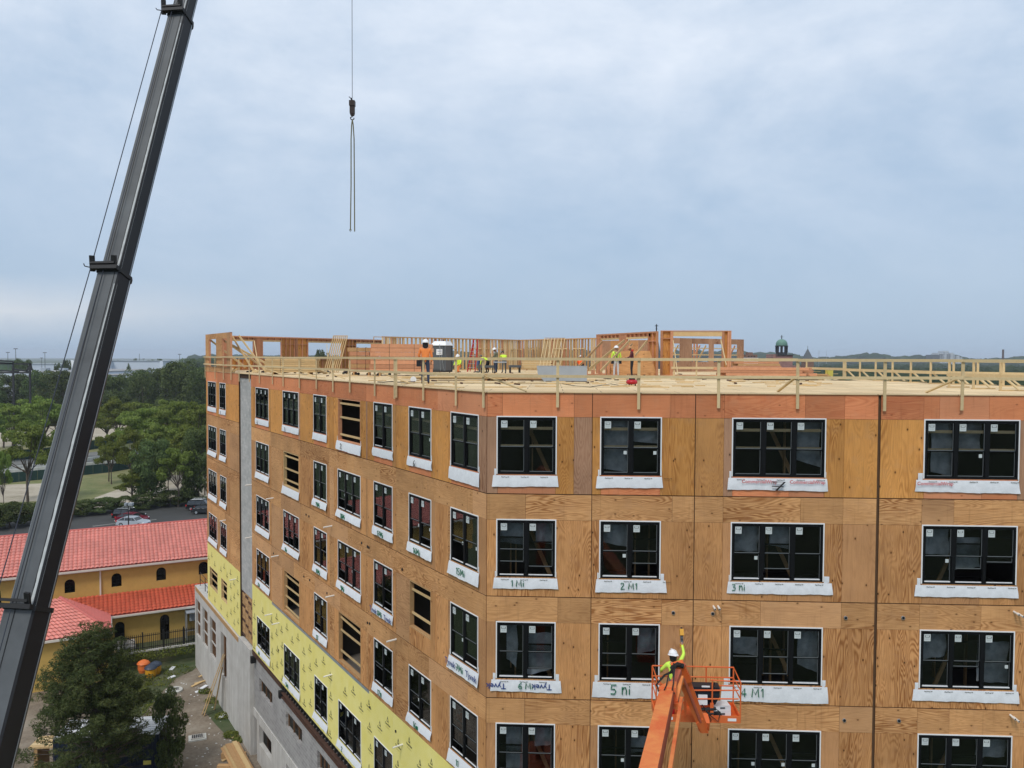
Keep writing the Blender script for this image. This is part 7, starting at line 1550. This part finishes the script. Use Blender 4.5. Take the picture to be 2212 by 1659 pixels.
for k in range(9):      # worn streaks down the boom
    t0_ = .9+k*.55; xo = rd.uniform(-.14, .12); b.hexa([E2+d3*t0_+s3*xo+u3*.2005, E2+d3*t0_+s3*(xo+.05)+u3*.2005, E2+d3*(t0_+.9)+s3*(xo+.02)+u3*.2005, E2+d3*(t0_+.7)+s3*(xo-.02)+u3*.2005], [E2+d3*t0_+s3*xo+u3*.2015, E2+d3*t0_+s3*(xo+.05)+u3*.2015, E2+d3*(t0_+.9)+s3*(xo+.02)+u3*.2015, E2+d3*(t0_+.7)+s3*(xo-.02)+u3*.2015])
o = part('worn_streak', b, M['liftorange'], LIFT); stuff(o)
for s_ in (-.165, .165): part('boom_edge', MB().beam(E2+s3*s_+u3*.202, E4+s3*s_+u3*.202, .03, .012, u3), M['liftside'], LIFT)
# chassis on the ground, out of the picture
cp = E4; part('lift_chassis', MB().box(cp.x-1.2, cp.x+1.2, cp.y-2, cp.y+2, -base.z+.5, -base.z+1.4), M['liftorange'], LIFT); part('lift_riser', MB().beam(cp, Vector((cp.x, cp.y, -base.z+1.2)), .5, .5, (0, 1, 0)), M['liftorange'], LIFT)
for x in (-1.1, 1.1):
    for y in (-1.4, 1.4): part('wheel', MB().tube([(cp.x+x-.15, cp.y+y, -base.z+.5), (cp.x+x+.15, cp.y+y, -base.z+.5)], .5, 16), M['dark'], LIFT)
# worker in the basket reaching up with a nailer
sW, _ = FR.hit(1456, 1540, oy+.45)
zf = zb+.05+ .0
REACH = standing(chest=(-.02, .06, 1.36), neck=(-.02, .08, 1.5), head=(-.03, .10, 1.63), top=(-.03, .10, 1.72), shL=(-.2, .05, 1.40), elL=(-.36, .12, 1.2), wrL=(-.34, .3, 1.08), shR=(.17, .08, 1.45), elR=(.30, .2, 1.66), wrR=(.27, .38, 1.88))
off = .0
WK = person('worker in a lime shirt and white hard hat reaching up from the lift basket', FR.pt(sW, oy+.45, zf), FR.a, REACH, ['lime_cloth', 'grey_cloth', 'skin', 'lime_cloth', 'brown_boots'], 'helmet', (('hair', MB().lathe([(.07, 1.46), (.105, 1.55), (.11, 1.64)], 12, (-.03, .07, 0)), 'dark'), ('harness', harness()[1], 'black_cloth')))
t = thing('nail_gun', 'yellow and black nail gun held up against the plywood by the worker in the basket', 'nail gun', FR.pt(sW+.275, oy+.45+.42, zf+1.93), FR.a)
part('magazine', MB().beam((0, .0, -.05), (.0, .1, .26), .07, .09, (0, 1, 0)), M['toilet'], t); part('motor_head', MB().beam((0, .02, .18), (0, .12, .34), .11, .12, (0, 1, 0)), M['ambertank'], t); part('battery', MB().box(-.06, .05, -.08, .03, -.14, -.06), M['ambertank'], t); part('nose', MB().beam((0, .1, .34), (0, .12, .40), .05, .05, (0, 1, 0)), M['dark'], t); part('grip', MB().beam((0, -.02, -.1), (0, .02, .1), .04, .05, (0, 1, 0)), M['dark'], t)
part('head_arm', MB().beam(E2*.6+q0*.4+s3*.05, q0+s3*.05, .16, .14, u3), M['liftside'], LIFT)
# ------------------------------------------------------------------ air
hz = bpy.data.materials.new('haze_air'); hz.use_nodes = True; hn = hz.node_tree.nodes; hn.remove(hn['Principled BSDF']); vv = hn.new('ShaderNodeVolumePrincipled')
vv.inputs['Color'].default_value = (.80, .88, 1, 1); vv.inputs['Density'].default_value = HAZE; hz.node_tree.links.new(vv.outputs[0], hn['Material Output'].inputs['Volume'])
o = part('haze', MB().box(-6500, 6500, -400, 8700, -1.2, 82), hz, None); stuff(o)
